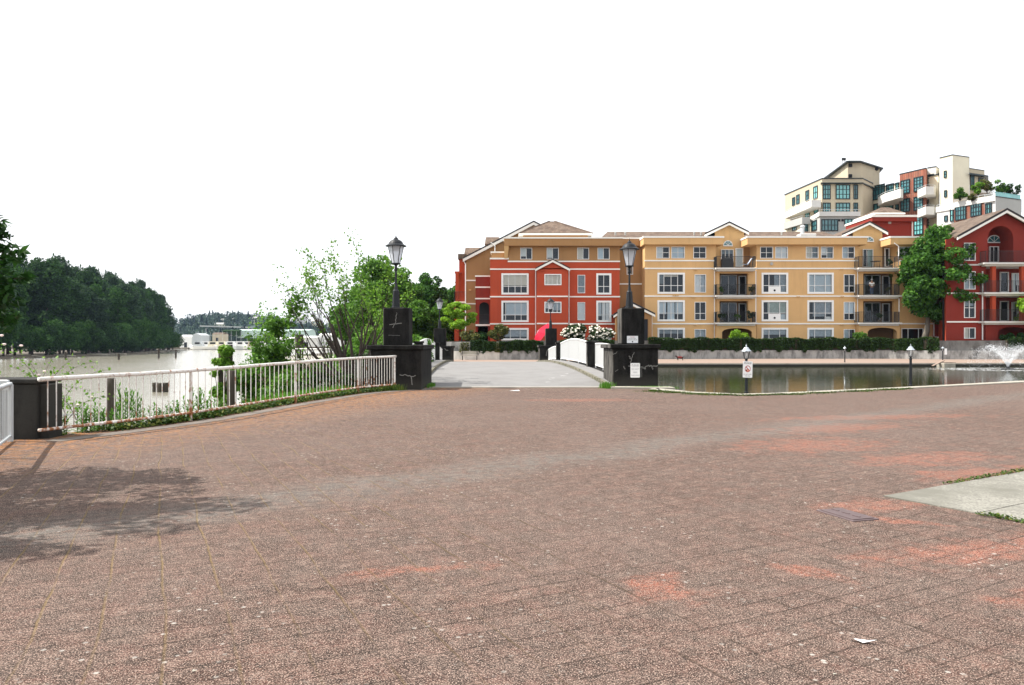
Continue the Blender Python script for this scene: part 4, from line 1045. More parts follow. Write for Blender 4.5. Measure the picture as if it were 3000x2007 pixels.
# main body behind, and tiled roof
m = MB(); m.box(XX(1812, 84.4), XX(2735, 84.4), 84.45, 98, Z0, ZZ(700, 84.45)); obj('building_core', m, 'tan', Y)
m = MB(); D1, D2 = 84.6, 91.0
xa, xb = XX(1769, D1), XX(2480, D1); za, zb = ZZ(697, D1), ZZ(678.8, D2)
m.hexa([(xa-.5, D1, za-.15), (xb, D1, za-.15), (xb, 98, za-.15), (xa-.5, 98, za-.15), (XX(1770, D2)+.4, D2, zb), (xb, D2, zb), (xb, D2+.3, zb), (XX(1770, D2)+.4, D2+.3, zb)])
obj('roof', m, 'tile', Y)
for x in (1803, 1832, 2034, 2054, 2290):
    m = MB(); Dv = 87; m.lathe([(.10, 0), (.10, .28), (.16, .30), (.05, .42)], 8, (XX(x, Dv), Dv, ZZ(692, Dv)+.1)); obj('roof_vent', m, 'greyr', Y)
m = MB(); m.lathe([(.22, 0), (.22, .9), (.28, .92), (.28, 1.1), (.1, 1.2)], 10, (XX(2351, 88), 88, ZZ(690, 88))); obj('flue', m, 'galv', Y)
m = MB(); m.bbox(XX(2345, 86), XX(2392, 86), 86, 87.2, ZZ(697, 86), ZZ(684, 86), .05); obj('roof_hatch', m, 'whiter', Y)
# gables over the balcony bays
gable_front(Y, 84.2, 2061, 689, 2133, 654.5, 2190, 683, 790, 'paleyellow', 6.5, over=.5, wallx=(2095, 2180))
gable_front(Y, 84.2, 2460.6, 691, 2542, 653.5, 2595, 683, 790, 'paleyellow', 6.5, over=.5, wallx=(2500, 2585))
def arch_wall(parent, x0, x1, D, yt, ax0, ax1, yspring, ytop, mat, zb=Z0, thick=.35, name='arch_wall'):
    """ground floor wall with a flat arched opening"""
    X0, X1, A0_, A1_ = XX(x0, D), XX(x1, D), XX(ax0, D), XX(ax1, D); zt, zs, za = ZZ(yt, D), ZZ(yspring, D), ZZ(ytop, D)
    m = MB(); m.box(X0, A0_, D, D+thick, zb, zt); m.box(A1_, X1, D, D+thick, zb, zt); n_ = 14
    for k in range(n_):
        t0, t1 = k/n_, (k+1)/n_; xx0, xx1 = A0_+(A1_-A0_)*t0, A0_+(A1_-A0_)*t1
        f = lambda t: zs+(za-zs)*math.sqrt(max(0, 1-(2*t-1)**2))
        m.hexa([(xx0, D, f(t0)), (xx1, D, f(t1)), (xx1, D+thick, f(t1)), (xx0, D+thick, f(t0)), (xx0, D, zt), (xx1, D, zt), (xx1, D+thick, zt), (xx0, D+thick, zt)])
    return obj(name, m, mat, parent)
def half_round(parent, xc, D, ybase, rx, ry_, fm='wtrim', n_=12):
    X, Zb = XX(xc, D), ZZ(ybase, D); m = MB()
    arc = lambda r: [(X+r*rx*math.cos(PI*k/n_), Zb+r*ry_*math.sin(PI*k/n_)) for k in range(n_+1)]
    o1, i1 = arc(1), arc(.87)
    for k in range(n_): m.quad((o1[k][0], D-.05, o1[k][1]), (o1[k+1][0], D-.05, o1[k+1][1]), (i1[k+1][0], D-.05, i1[k+1][1]), (i1[k][0], D-.05, i1[k][1]))
    m.box(X-rx, X+rx, D-.06, D+.02, Zb-.1, Zb)
    for a in (45, 90, 135): m.tube([(X, D-.045, Zb), (X+rx*.87*math.cos(R(a)), D-.045, Zb+ry_*.87*math.sin(R(a)))], .025, 4)
    w_ = obj('arched_window', m, fm, parent); m = MB(); m.add([(X, D-.03, Zb)]+[(x, D-.03, z) for x, z in i1], [(0,)+tuple(range(1, n_+2))]); obj('pane', m, 'tealdk', w_)
def bay(parent, x0, x1, ox0, ox1, arch, wmat, seed, gmat='yellow'):
    """one stack of balconies"""
    Df = 81.2; rr = random.Random(seed)
    arch_wall(parent, x0+1, x1-1, 81.3, 950.5, arch[0], arch[1], arch[2], arch[3], wmat)
    m = MB(); m.box(XX(x0+1, 81.3), XX(x0+1, 81.3)+.25, 81.66, 82.1, Z0, ZZ(951, 81.3)); m.box(XX(x1-1, 81.3)-.25, XX(x1-1, 81.3), 81.66, 82.1, Z0, ZZ(951, 81.3)); obj('porch_side', m, wmat, parent)
    fb = Fac(1800, 83.6, 2800, 83.6); m = MB(); fb.wall(m, fb.uz(x0-4, 0)[0], fb.uz(x1, 0)[0], Z0, ZZ(786, 83.6)); obj('back_wall', m, 'tan_shaded', parent)
    for (yt, yb) in ((785, 792), (865.5, 874), (945.5, 952)):
        m = MB(); X0, X1 = XX(x0-3, Df), XX(x1+1, Df); zt = ZZ(yt, Df)
        m.box(X0, X1, Df-.35, 83.58, zt-.16, zt); m.box(X0+.25, X1-.2, Df-.05, 83.57, zt-.32, zt-.161)
        obj('balcony_slab', m, 'whiter', parent)
    # posts either side of the open loggias
    for a, b, c, d in ((x0+.5, ox0, 792, 865), (ox1, x1-.5, 792, 865), (x0+.5, ox0, 874, 945), (ox1, x1-.5, 874, 945)):
        m = MB(); m.box(XX(a, 82), XX(b, 82), 82.0, 82.5, ZZ(d, 82), ZZ(c, 82)); obj('loggia_pier', m, gmat, parent)
    for c, d in ((792, 801), (874, 882)): m = MB(); m.box(XX(ox0, 82), XX(ox1, 82), 82.02, 82.4, ZZ(d, 82), ZZ(c, 82)); obj('lintel', m, gmat, parent)
    for c, d in ((812, 864), (893, 944)):
        fdoor = Fac(1800, 83.44, 2800, 83.44)
        window(fdoor, parent, fdoor.rect(ox0+3, c-6, ox0+50, d), .05, (.5,), (), LK['none'], bar=.05, fm='galv', back=True); window(fdoor, parent, fdoor.rect(ox0+56, c-4, ox0+78, d), .08, (), (), LK['none'], fm='galv', back=True)
    for y in (784.5, 865, 945.5):
        zf = ZZ(y, Df); balcony_rail(parent, x0+1.5, x1-3.5, Df-.2, zf, 1.18 if y < 800 else 1.14, 1.0)
bay(Y, 2097.8, 2216.7, 2108, 2192, (2115.4, 2203.5, 973, 961.5), 'yellow', 1)
bay(Y, 2514.7, 2637.5, 2529, 2620, (2541.9, 2628, 972, 959.6), 'yellow', 2)
# fourth floor recesses
f4 = Fac(1800, 84.04, 2800, 84.04)
half_round(Y, 2132.5, 84.15, 719, .52, .55); half_round(Y, 2544, 84.15, 706, .6, .5)
window(f4, Y, f4.rect(2112.5, 731, 2149, 775), .05, (.33, .66), (), LK['half'], back=True); window(f4, Y, f4.rect(2155, 727, 2177, 782), .09, (), (), LK['all'], back=True)
window(f4, Y, f4.rect(2528, 730, 2558, 782), .05, (.4,), (), LK['r'], back=True); window(f4, Y, f4.rect(2592, 727, 2606, 782), .08, (), (), LK['none'], back=True)
for x in (2120, 2189):      # roof pieces joining parapet to gable
    pass
for (x, D_, y0, y1) in ((2093, 81.9, 787, 997), (2214.5, 81.05, 793, 945), (2512.5, 81.9, 793, 990), (2634, 81.05, 875, 945), (1910, 81.9, 925, 997)):
    X = XX(x, D_); pipe(Y, [(X, D_, ZZ(y0, D_)), (X, D_, ZZ(y1, D_))])
pipe(Y, [(XX(2620, 81.2), 81.2, ZZ(712, 81.2)), (XX(2633, 81.2), 81.2, ZZ(722, 81.2)), (XX(2633, 81.2), 81.2, ZZ(780, 81.2))])
for (x, y) in ((2038, 791), (2031, 871), (2037, 952), (2338, 869), (2466, 789), (2467, 869), (2466, 951), (1975, 866), (1983, 866)):
    m = MB(); X, Z = XX(x, 81.93), ZZ(y, 81.93); m.box(X-.16, X-.04, 81.86, 81.985, Z-.05, Z+.05); m.box(X+.05, X+.17, 81.86, 81.985, Z-.05, Z+.05); obj('wall_vent', m, 'paleyellow', Y)
m = MB(); m.lathe([(.17, 0), (.17, .05)], 14); X, Z = XX(2261, 81.9), ZZ(772.5, 81.9); m.v = [(X+a, 81.97-c, Z+b) for a, b, c in m.v]; obj('round_vent', m, 'greyr', Y)
# small gabled porch at the inner corner
gable_front(Y, 80.3, 1797, 924, 1853, 890, 1918, 922, 1000, 'tan', 3.4, 'fascia', over=.3, wallx=(1803, 1910))
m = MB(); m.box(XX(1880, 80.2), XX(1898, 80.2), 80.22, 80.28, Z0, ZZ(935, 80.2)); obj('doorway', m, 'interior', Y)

# ---------- red block
Rd = empty('apartment_building', (4, 86, GZ)); tag(Rd, 'red and tan apartment building with a hipped tile roof, centre of the row', 'building')
D = 82.0; fd = Fac(1300, D, 1900, D); Uf = lambda x: fd.uz(x, 0)[0]
holes = []
rb = [((1469, 801, 1548.8, 863), (.22, .5, .76), (.36,), 'blue_up'), ((1469, 881, 1548.8, 943.6), (.1, .5, .76), (.3,), [(.12, 1, .15, 1, 'blind')]), ((1469, 961, 1548.8, 997), (.3, .72), (), 'grey'),
      ((1746.9, 801, 1790.9, 863), (.5,), (.36,), 'none'), ((1746.9, 881, 1790.9, 943.6), (.5,), (.3,), 'curt'), ((1746.9, 961, 1790.9, 997), (.5,), (), 'none')]
for r, v, hh_, k in rb: holes.append(window(fd, Rd, fd.rect(*r), .20, v, hh_, LK[k] if isinstance(k, str) else k))
for r, k in (((1692, 805.7, 1714, 859), 'grey'), ((1692, 885.5, 1714, 938), 'all'), ((1692, 966, 1714, 997), 'none')): holes.append(window(fd, Rd, fd.rect(*r), .055, (), (.36,), LK[k]))
zr = ZZ(767, D); P = fd.P
m = MB(); fd.wall(m, Uf(1436), Uf(1815.2), Z0, zr, holes); obj('wall', m, 'red', Rd)
m = MB(); m.box(XX(1436, D), XX(1489, D), D, D+2.0, zr, ZZ(760, D)); obj('terrace_wall', m, 'red', Rd)
m = MB(); m.box(XX(1435, D), XX(1490.5, D), D-.05, D+2.2, ZZ(760, D)+.002, ZZ(755.5, D)); obj('coping', m, 'cream', Rd)
for u_w in (Uf(1436), Uf(1815.2)):
    m = MB(); m.quad(P(u_w, 0, Z0), P(u_w, -2.6, Z0), P(u_w, -2.6, zr), P(u_w, 0, zr)); obj('side_wall', m, 'red', Rd)
m = MB(); m.quad(P(Uf(1437), -.75, Z0), P(Uf(1815), -.75, Z0), P(Uf(1815), -.75, zr), P(Uf(1437), -.75, zr)); m.quad(P(Uf(1490), -.75, zr), P(Uf(1815), -.75, zr), P(Uf(1815), -.75, ZZ(700, D)), P(Uf(1490), -.75, ZZ(700, D))); obj('dark_room_sheet', m, 'interior', Rd)
holes4 = [window(fd, Rd, fd.rect(a, 726, b, 760), .055, (.5,), (), LK[k]) for a, b, k in ((1524.5, 1559, 'leftup'), (1601.6, 1636.8, 'leftup'), (1691, 1725.7, 'leftup'), (1750.7, 1785.6, 'left'))]
m = MB(); fd.wall(m, Uf(1487), Uf(1816), zr+.002, ZZ(719, D), holes4); u_w = Uf(1487); m.quad(P(u_w, 0, zr), P(u_w, -2.6, zr), P(u_w, -2.6, ZZ(719, D)), P(u_w, 0, ZZ(719, D))); obj('upper_wall', m, 'tan', Rd)
bands(Rd, fd, 1489, 1815, (766,)); bands(Rd, fd, 1437, 1568, (788.7, 869.4, 949)); bands(Rd, fd, 1670, 1815, (788.7, 869.4, 949))
parapet(Rd, 1477, 1824.6, 81.3, 3.0, 695, 699, 719.8, 'tan')
for (x0, x1, yt, ym, yb) in ((1440, 1476.5, 737, 741, 755),):
    m = MB(); m.box(XX(x0, 82.3), XX(x1+10, 82.3), 82.3, 84.5, ZZ(yb, 82.3), ZZ(ym, 82.3)); obj('parapet', m, 'tan', Rd); m = MB(); m.box(XX(x0, 82.3)-.1, XX(x1+10, 82.3), 82.2, 84.6, ZZ(ym, 82.3)+.002, ZZ(yt, 82.3)); obj('coping', m, 'cream', Rd)
m = MB(); X0, X1 = XX(1477, 81.3), XX(1487, 82); m.hexa([(X1-.35, 81.9, ZZ(757, 82)), (X1, 81.9, ZZ(757, 82)), (X1, 84, ZZ(757, 82)), (X1-.35, 84, ZZ(757, 82)), (X0, 81.35, ZZ(719, 81.3)), (X0+.5, 81.35, ZZ(719, 81.3)), (X0+.5, 84, ZZ(719, 81.3)), (X0, 84, ZZ(719, 81.3))]); obj('corner_bracket', m, 'paleyellow', Rd)
# projecting gabled bay
Db = 81.1; fb = Fac(1500, Db, 1700, Db)
hb = [window(fb, Rd, fb.rect(1595, 803, 1644.8, 835.6), .10, (.17, .45, .78), (), LK['all']), window(fb, Rd, fb.rect(1595, 884, 1644.8, 917), .10, (.2, .5, .78), (), [(0, .5, 0, 1, 'blind'), (.5, 1, 0, 1, 'curtain')])]
ub0, ub1 = fb.uz(1573, 0)[0], fb.uz(1664.7, 0)[0]
m = MB(); fb.wall(m, ub0, ub1, Z0, ZZ(786, Db), hb); 
for u_w in (ub0, ub1): m.quad(fb.P(u_w, 0, Z0), fb.P(u_w, -.95, Z0), fb.P(u_w, -.95, ZZ(786, Db)), fb.P(u_w, 0, ZZ(786, Db)))
obj('bay_wall', m, 'red', Rd); m = MB(); m.quad(fb.P(ub0+.02, -.5, Z0), fb.P(ub1-.02, -.5, Z0), fb.P(ub1-.02, -.5, ZZ(786, Db)), fb.P(ub0+.02, -.5, ZZ(786, Db))); obj('dark_room_sheet', m, 'interior', Rd)
gable_front(Rd, Db, 1568.5, 788, 1619, 761.5, 1669.5, 788, 787, 'red', .85, 'tile', over=.25, thick=.1, wallx=(1573, 1664.7))
bands(Rd, fb, 1574, 1663, (868.5, 948))
for x in (1569.3, 1666.8): X = XX(x, 81.9); pipe(Rd, [(X, 81.85, ZZ(788, 81.9)), (X, 81.85, ZZ(997, 81.9))], .055)
for (x, y) in ((1518, 794), (1587, 793), (1594, 793), (1640, 872), (1649, 872), (1596, 872)):
    m = MB(); X, Z = XX(x, Db-.1), ZZ(y, Db-.1); m.box(X-.1, X+.1, (Db if x > 1570 else 82)-.1, (Db if x > 1570 else 82)-.005, Z-.06, Z+.06); obj('wall_vent', m, 'red', Rd)
# hipped roof above
m = MB(); De = 83.0; xa, xb = XX(1519.5, De), XX(1736.6, De); ze = ZZ(683.5, De); zp = ZZ(648.5, 87.5); xp = XX(1614.8, 87.5)
m.add([(xa, De, ze), (xb, De, ze), (xb, 92, ze), (xa, 92, ze), (xp-.2, 87.5, zp), (xp+.4, 87.5, zp)], [(0, 1, 5, 4), (1, 2, 5), (2, 3, 4, 5), (3, 0, 4), (3, 2, 1, 0)]); obj('hip_roof', m, 'tile', Rd)
for a, b in (((xa, De, ze), (xp-.2, 87.5, zp)), ((xb, De, ze), (xp+.4, 87.5, zp))): m = MB(); m.tube([a, b], .09, 6); obj('hip_ridge', m, 'tile', Rd)
m = MB(); m.box(xa, xb, De-.02, 92, ze-.16, ze-.004); obj('eaves', m, 'cream', Rd); m = MB(); m.box(xa+.5, xb-.5, De+.4, 91.5, ZZ(700, De), ze-.161); obj('attic_wall', m, 'tan', Rd)
# left gable end running up behind the hipped roof
Dg = 87.0; Pg = [(1365.5, 760), (1563.5, 653), (1579, 661), (1579, 745), (1436, 1003), (1365.5, 1003)]
m = MB(); q = [(XX(x, Dg), ZZ(y, Dg)) for x, y in Pg]; q = q[::-1]; n_ = len(q)
q = [(XX(1365.5, Dg), Z0), (XX(1579, Dg), Z0), (XX(1579, Dg), ZZ(663, Dg)), (XX(1563.5, Dg), ZZ(654, Dg)), (XX(1365.5, Dg), ZZ(757, Dg))]; n_ = 5
m.add([(x, Dg, z) for x, z in q]+[(x, Dg+9, z) for x, z in q], [tuple(range(n_)), tuple(range(2*n_-1, n_-1, -1))]+[(i, n_+i, n_+(i+1) % n_, (i+1) % n_) for i in range(n_)]); obj('end_wall', m, 'tan', Rd)
for (a, b) in (((1356.7, 759), (1563.5, 651.5)), ((1563.5, 651.5), (1582, 661))):
    (x0, z0), (x1, z1) = (XX(a[0], Dg), ZZ(a[1], Dg)), (XX(b[0], Dg), ZZ(b[1], Dg))
    for nm, mt, lo, hi, y0, y1 in (('roof_slope', 'tile', -.02, .14, Dg-.35, Dg+9.3), ('roof_edge', 'fascia', -.02, .15, Dg-.42, Dg-.354), ('bargeboard', 'cream', -.34, -.021, Dg-.4, Dg-.25)):
        m = MB(); m.hexa([(x0, y0, z0+lo), (x1, y0, z1+lo), (x1, y1, z1+lo), (x0, y1, z0+lo), (x0, y0, z0+hi), (x1, y0, z1+hi), (x1, y1, z1+hi), (x0, y1, z0+hi)]); obj(nm, m, mt, Rd)
fg = Fac(1300, Dg-.01, 1600, Dg-.01); bands(Rd, fg, 1366, 1394, (821.8, 890)); 
X = XX(1364, Dg-.2); pipe(Rd, [(XX(1358, Dg-.3), Dg-.3, ZZ(763, Dg)), (X, Dg-.2, ZZ(775, Dg)), (X, Dg-.2, ZZ(990, Dg))], .06)
pipe(Rd, [(XX(1438, Dg-.5), Dg-.5, ZZ(712, Dg)), (XX(1450, Dg-.5), Dg-.5, ZZ(722, Dg)), (XX(1450, Dg-.5), Dg-.5, ZZ(738, Dg))], .06)
m = MB(); X, Z = XX(1378, Dg), ZZ(850, Dg); m.box(X-.15, X+.1, Dg-.14, Dg-.012, Z-.08, Z+.08); obj('wall_lamp', m, 'paleyellow', Rd)
# dormers behind the slope
for (x0, x1, yt, ye, yb, Dd) in ((1420, 1462, 695, 714, 735, 91), (1359, 1417, 726, 750, 775, 90)):
    m = MB(); m.box(XX(x0+2, Dd), XX(x1, Dd), Dd, Dd+3, ZZ(yb, Dd), ZZ(ye, Dd)); obj('dormer_wall', m, 'tan', Rd)
    m = MB(); X0, X1 = XX(x0, Dd), XX(x1, Dd); zt, ze = ZZ(yt, Dd+1.5), ZZ(ye, Dd-.2); m.hexa([(X0, Dd-.2, ze-.05), (X1, Dd-.2, ze-.05), (X1, Dd+3.2, ze-.05), (X0, Dd+3.2, ze-.05), (X0+.1, Dd+1.4, zt), (X1, Dd+1.4, zt), (X1, Dd+1.7, zt), (X0+.1, Dd+1.7, zt)]); obj('dormer_roof', m, 'tile', Rd)
# red recess with arched loggia at the left
Dl = 83.0; fl = Fac(1380, Dl, 1450, Dl)
m = MB(); m.box(XX(1393.5, Dl), XX(1435.6, Dl), Dl, Dl+4, ZZ(877, Dl), ZZ(811, Dl)); obj('upper_bay', m, 'red2', Rd)
arch_wall(Rd, 1393.5, 1435.6, Dl, 877.2, 1403.6, 1433, 897, 885, 'red2', ZZ(951, Dl), .4, 'loggia_wall')
m = MB(); m.box(XX(1393.5, Dl), XX(1435.6, Dl), Dl-.1, 86.9, ZZ(955, Dl), ZZ(950, Dl)); obj('loggia_floor', m, 'cream', Rd)
m = MB(); m.box(XX(1393.5, Dl), XX(1399, Dl), Dl+.02, 86.9, Z0, ZZ(955.2, Dl)); m.box(XX(1430, Dl), XX(1435, Dl), Dl+.02, 86.9, Z0, ZZ(955.2, Dl)); obj('loggia_posts', m, 'red2', Rd)
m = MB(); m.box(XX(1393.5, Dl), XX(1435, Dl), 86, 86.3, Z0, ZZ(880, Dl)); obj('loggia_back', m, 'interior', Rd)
for y in (809, 841.5, 875): bands(Rd, fl, 1393.5, 1435, (y,))
balcony_rail(Rd, 1404, 1433, Dl+.1, ZZ(948, Dl), .98, .2, (0, 0))
# far left red wing
m = MB(); m.box(XX(1345, 90), XX(1364, 90), 90, 99, Z0, ZZ(755, 90)); obj('rear_wing', m, 'red', Rd)
m = MB(); m.box(XX(1342, 89.8), XX(1366, 89.8), 89.6, 92, ZZ(760, 90), ZZ(745, 90)); obj('rear_roof', m, 'tile', Rd)
m = MB(); m.box(XX(1330, 88.5), XX(1364, 88.5), 88.5, 91, ZZ(888, 88.5), ZZ(883, 88.5)); obj('rear_balcony', m, 'cream', Rd); m = MB(); m.box(XX(1331, 88.6), XX(1344, 88.6), 88.6, 91, Z0, ZZ(888.2, 88.5)); obj('rear_pier', m, 'red', Rd)
m = MB(); m.box(XX(1334, 89), XX(1344, 89), 89, 89.3, ZZ(883, 89), ZZ(800, 89)); m.box(XX(1332, 89), XX(1350, 89), 89, 91, ZZ(800, 89), ZZ(795, 89)); obj('rear_pillar', m, 'red', Rd)
balcony_rail(Rd, 1331, 1363, 88.5, ZZ(883, 88.5), 1.1, 1.5, (1, 0))

# ---------- deep red block at the right
Rr = empty('apartment_building', (51, 82, GZ)); tag(Rr, 'deep red gabled apartment building with a tall arched balcony, far right', 'building')
D = 77.5; fq = Fac(2700, D, 3200, D); Uq = lambda x: fq.uz(x, 0)[0]
hq = [window(fq, Rr, fq.rect(2824, c, 2857.5, d), .06, (.5,), (.55,) if d-c > 40 else (), LK[k]) for c, d, k in ((711.6, 764, 'half'), (795, 848, 'grey'), (877, 931.5, 'half'), (960, 992, 'left'))]
m = MB(); fq.wall(m, Uq(2771), Uq(2888), Z0, ZZ(701, D), hq); obj('wall', m, 'red2', Rr)
m = MB(); m.quad((XX(2749, 81.9), 81.89, Z0), fq.P(Uq(2771), 0, Z0), fq.P(Uq(2771), 0, ZZ(701, D)), (XX(2749, 81.9), 81.89, ZZ(701, D))); obj('corner_wall', m, 'red', Rr)  # brighter red than the walls beside it, sunlight put into the colour
m = MB(); m.quad(fq.P(Uq(2772), -.7, Z0), fq.P(Uq(2888), -.7, Z0), fq.P(Uq(2888), -.7, ZZ(705, D)), fq.P(Uq(2772), -.7, ZZ(705, D))); obj('dark_room_sheet', m, 'interior', Rr)
m = MB(); Xr = XX(3060, D); m.box(XX(2733.5, 81.9), XX(2770, 81.9), 81.9, 90, Z0, ZZ(701, 77.5)-.01); obj('link_wall', m, 'red2', Rr)
# gable with arched opening
def arch_gable():
    P3 = [(XX(2795, D), ZZ(697, D)), (XX(2938.7, D), ZZ(618, D)), (XX(3090, D), ZZ(701, D))]; m = MB()
    x0, x1 = XX(2771, D), XX(3110, D); ax0, ax1 = XX(2893.5, D), XX(2969, D); zs, za, zf = ZZ(699, D), ZZ(662, D), ZZ(770, D); xc = (ax0+ax1)/2; rx = (ax1-ax0)/2
    def top(x):
        if x <= P3[1][0]: return P3[0][1]+(P3[1][1]-P3[0][1])*(x-P3[0][0])/(P3[1][0]-P3[0][0])-.15
        return P3[1][1]+(P3[2][1]-P3[1][1])*(x-P3[1][0])/(P3[2][0]-P3[1][0])-.15
    xs = [XX(2888, D), ax0]+[ax0+(ax1-ax0)*k/20 for k in range(1, 21)]+[P3[1][0], XX(3020, D), XX(3090, D)]; xs = sorted(set(xs))
    def bot(x, right):
        if ax0-1e-6 <= x <= ax1+1e-6: return zs+(za-zs)*math.sqrt(max(0, 1-((x-xc)/rx)**2))
        return zf
    for a, b in zip(xs[:-1], xs[1:]):
        ins = ax0-1e-6 <= a and b <= ax1+1e-6
        z0a, z0b = (bot(a, 0), bot(b, 0)) if ins else (zf, zf)
        m.quad((a, D, z0a), (b, D, z0b), (b, D, top(b)), (a, D, top(a)))
        if ins: m.quad((a, D, z0a), (a, D+2.2, z0a), (b, D+2.2, z0b), (b, D, z0b))
    m.quad((ax0, D, zf), (ax0, D+2.2, zf), (ax0, D+2.2, zs), (ax0, D, zs)); m.quad((ax1, D, zs), (ax1, D+2.2, zs), (ax1, D+2.2, zf), (ax1, D, zf))
    a = XX(2780, D); m.quad((a, D, ZZ(701, D)), (XX(2888, D), D, ZZ(701, D)), (XX(2888, D), D, top(XX(2888, D))), (a, D, ZZ(701, D)+.02))
    obj('gable_wall', m, 'red2', Rr)
    m = MB(); m.box(XX(2880, D+2.2), XX(3100, D+2.2), D+2.2, D+10, Z0, ZZ(655, D)); obj('back_wall', m, 'red2', Rr)
    for a, b in ((P3[0], P3[1]), (P3[1], P3[2])):
        for nm, mt, lo, hi, y0, y1 in (('roof_slope', 'shingle', -.05, .15, D-.6, D+10), ('roof_edge', 'fascia', -.03, .19, D-.68, D-.604), ('bargeboard', 'cream', -.28, -.031, D-.66, D-.5)):
            m = MB(); m.hexa([(a[0], y0, a[1]+lo), (b[0], y0, b[1]+lo), (b[0], y1, b[1]+lo), (a[0], y1, a[1]+lo), (a[0], y0, a[1]+hi), (b[0], y0, b[1]+hi), (b[0], y1, b[1]+hi), (a[0], y1, a[1]+hi)]); obj(nm, m, mt, Rr)
arch_gable()
fp = Fac(2700, D+2.06, 3200, D+2.06)
half_round(Rr, 2912, D+2.15, 709, .75, .72); window(fp, Rr, fp.rect(2899, 722, 2926, 768), .06, (.5,), (), LK['none'], back=True); window(fp, Rr, fp.rect(2944, 711, 2965, 768), .13, (), (), LK['none'], back=True)
for y0, y1, ys in ((769, 777, (800, 856)), (856.5, 864, (885, 940)), (941, 947, None)):
    m = MB(); zt = ZZ(y0, 76.6); m.box(XX(2882, 76.6), XX(3110, 76.6), 76.5, D+2.2, zt-.17, zt); m.box(XX(2888, 76.8), XX(3105, 76.8), 76.9, D+2.19, zt-.34, zt-.171); obj('balcony_slab', m, 'whiter', Rr)
    balcony_rail(Rr, 2888, 3100, 76.6, zt, 1.15, .9, (1, 0))
    if ys: window(fp, Rr, fp.rect(2930, ys[0]-3, 2955, ys[1]), .07, (), (), LK['none'], back=True); window(fp, Rr, fp.rect(2965, ys[0], 3000, ys[1]), .07, (.5,), (), LK['curt'], back=True)
for c, d in ((777, 857), (864, 941)):
    for x0, x1 in ((2907, 2918), (2993, 3004)): m = MB(); m.box(XX(x0, 77), XX(x1, 77), 77.0, 77.4, ZZ(d, 77), ZZ(c, 77)); obj('balcony_column', m, 'red', Rr)
    m = MB(); m.quad((XX(2888, D), D, ZZ(d, D)), (XX(2888, D), D+2.2, ZZ(d, D)), (XX(2888, D), D+2.2, ZZ(c-5, D)), (XX(2888, D), D, ZZ(c-5, D))); obj('side_wall', m, 'red2', Rr)
arch_wall(Rr, 2888, 3110, D-.2, 947, 2924, 3010, 973, 958, 'red2')
bands(Rr, fq, 2775, 2877, (943,)); bands(Rr, fq, 2775, 2877, (859,)); bands(Rr, fq, 2795, 2888, (776,), 'whiter')
pipe(Rr, [(XX(2878.5, D-.15), D-.15, ZZ(795, D)), (XX(2878.5, D-.15), D-.15, ZZ(996, D))], .06)
pipe(Rr, [(XX(2736, 81.9), 81.9, ZZ(936, 82)), (XX(2736, 81.9), 81.9, ZZ(985, 82)), (XX(2742, 81.9), 81.9, ZZ(988, 82)), (XX(2781, 81), 81, ZZ(990, 81)), (XX(2782, 81), 81, ZZ(997, 81))], .06)
pipe(Rr, [(XX(2985, 79), 78.9, ZZ(783, 79)), (XX(2988, 79), 78.9, ZZ(787, 79)), (XX(2988, 79), 78.9, ZZ(830, 79))], .06)
# red penthouse rising behind the yellow block
Pn = empty('apartment_building', (46, 92, GZ)); tag(Pn, 'red upper storey with pale coping and small hipped roof, rising behind the yellow building', 'building')
D = 88.0; m = MB(); m.box(XX(2558, D), XX(2672, D), D, 95, ZZ(760, D), ZZ(648, D)); obj('wall', m, 'red2', Pn)
m = MB(); m.box(XX(2556, 87.5), XX(2687, 87.5), 87.5, 94.5, ZZ(648, 87.5), ZZ(636, 87.5)); obj('parapet', m, 'red2', Pn); m = MB(); m.box(XX(2555, 87.4), XX(2688, 87.4), 87.4, 94.6, ZZ(636, 87.5)+.002, ZZ(630, 87.5)); obj('coping', m, 'cream', Pn)
m = MB(); m.box(XX(2564, 89), XX(2647, 89), 89, 93.5, ZZ(634, 89), ZZ(623.5, 89)); obj('attic_wall', m, 'red2', Pn)
m = MB(); xa, xb, De = XX(2560, 88.6), XX(2652, 88.6), 88.6; ze, zp = ZZ(623, De), ZZ(607.5, 91); m.add([(xa, De, ze), (xb, De, ze), (xb, 94, ze), (xa, 94, ze), (XX(2582, 91), 91, zp), (XX(2604, 91), 91, zp)], [(0, 1, 5, 4), (1, 2, 5), (2, 3, 4, 5), (3, 0, 4), (3, 2, 1, 0)]); obj('hip_roof', m, 'tile', Pn)
m = MB(); m.box(xa, xb, De-.02, 94, ze-.15, ze-.003); obj('eaves', m, 'cream', Pn)
pipe(Pn, [(XX(2672.5, 87.9), 87.9, ZZ(650, 88)), (XX(2672.5, 87.9), 87.9, ZZ(700, 88))], .06); m = MB(); X, Z = XX(2606, 88), ZZ(653, 88); m.box(X-.15, X+.15, 87.9, 87.99, Z-.12, Z+.12); obj('wall_vent', m, 'greyr', Pn)

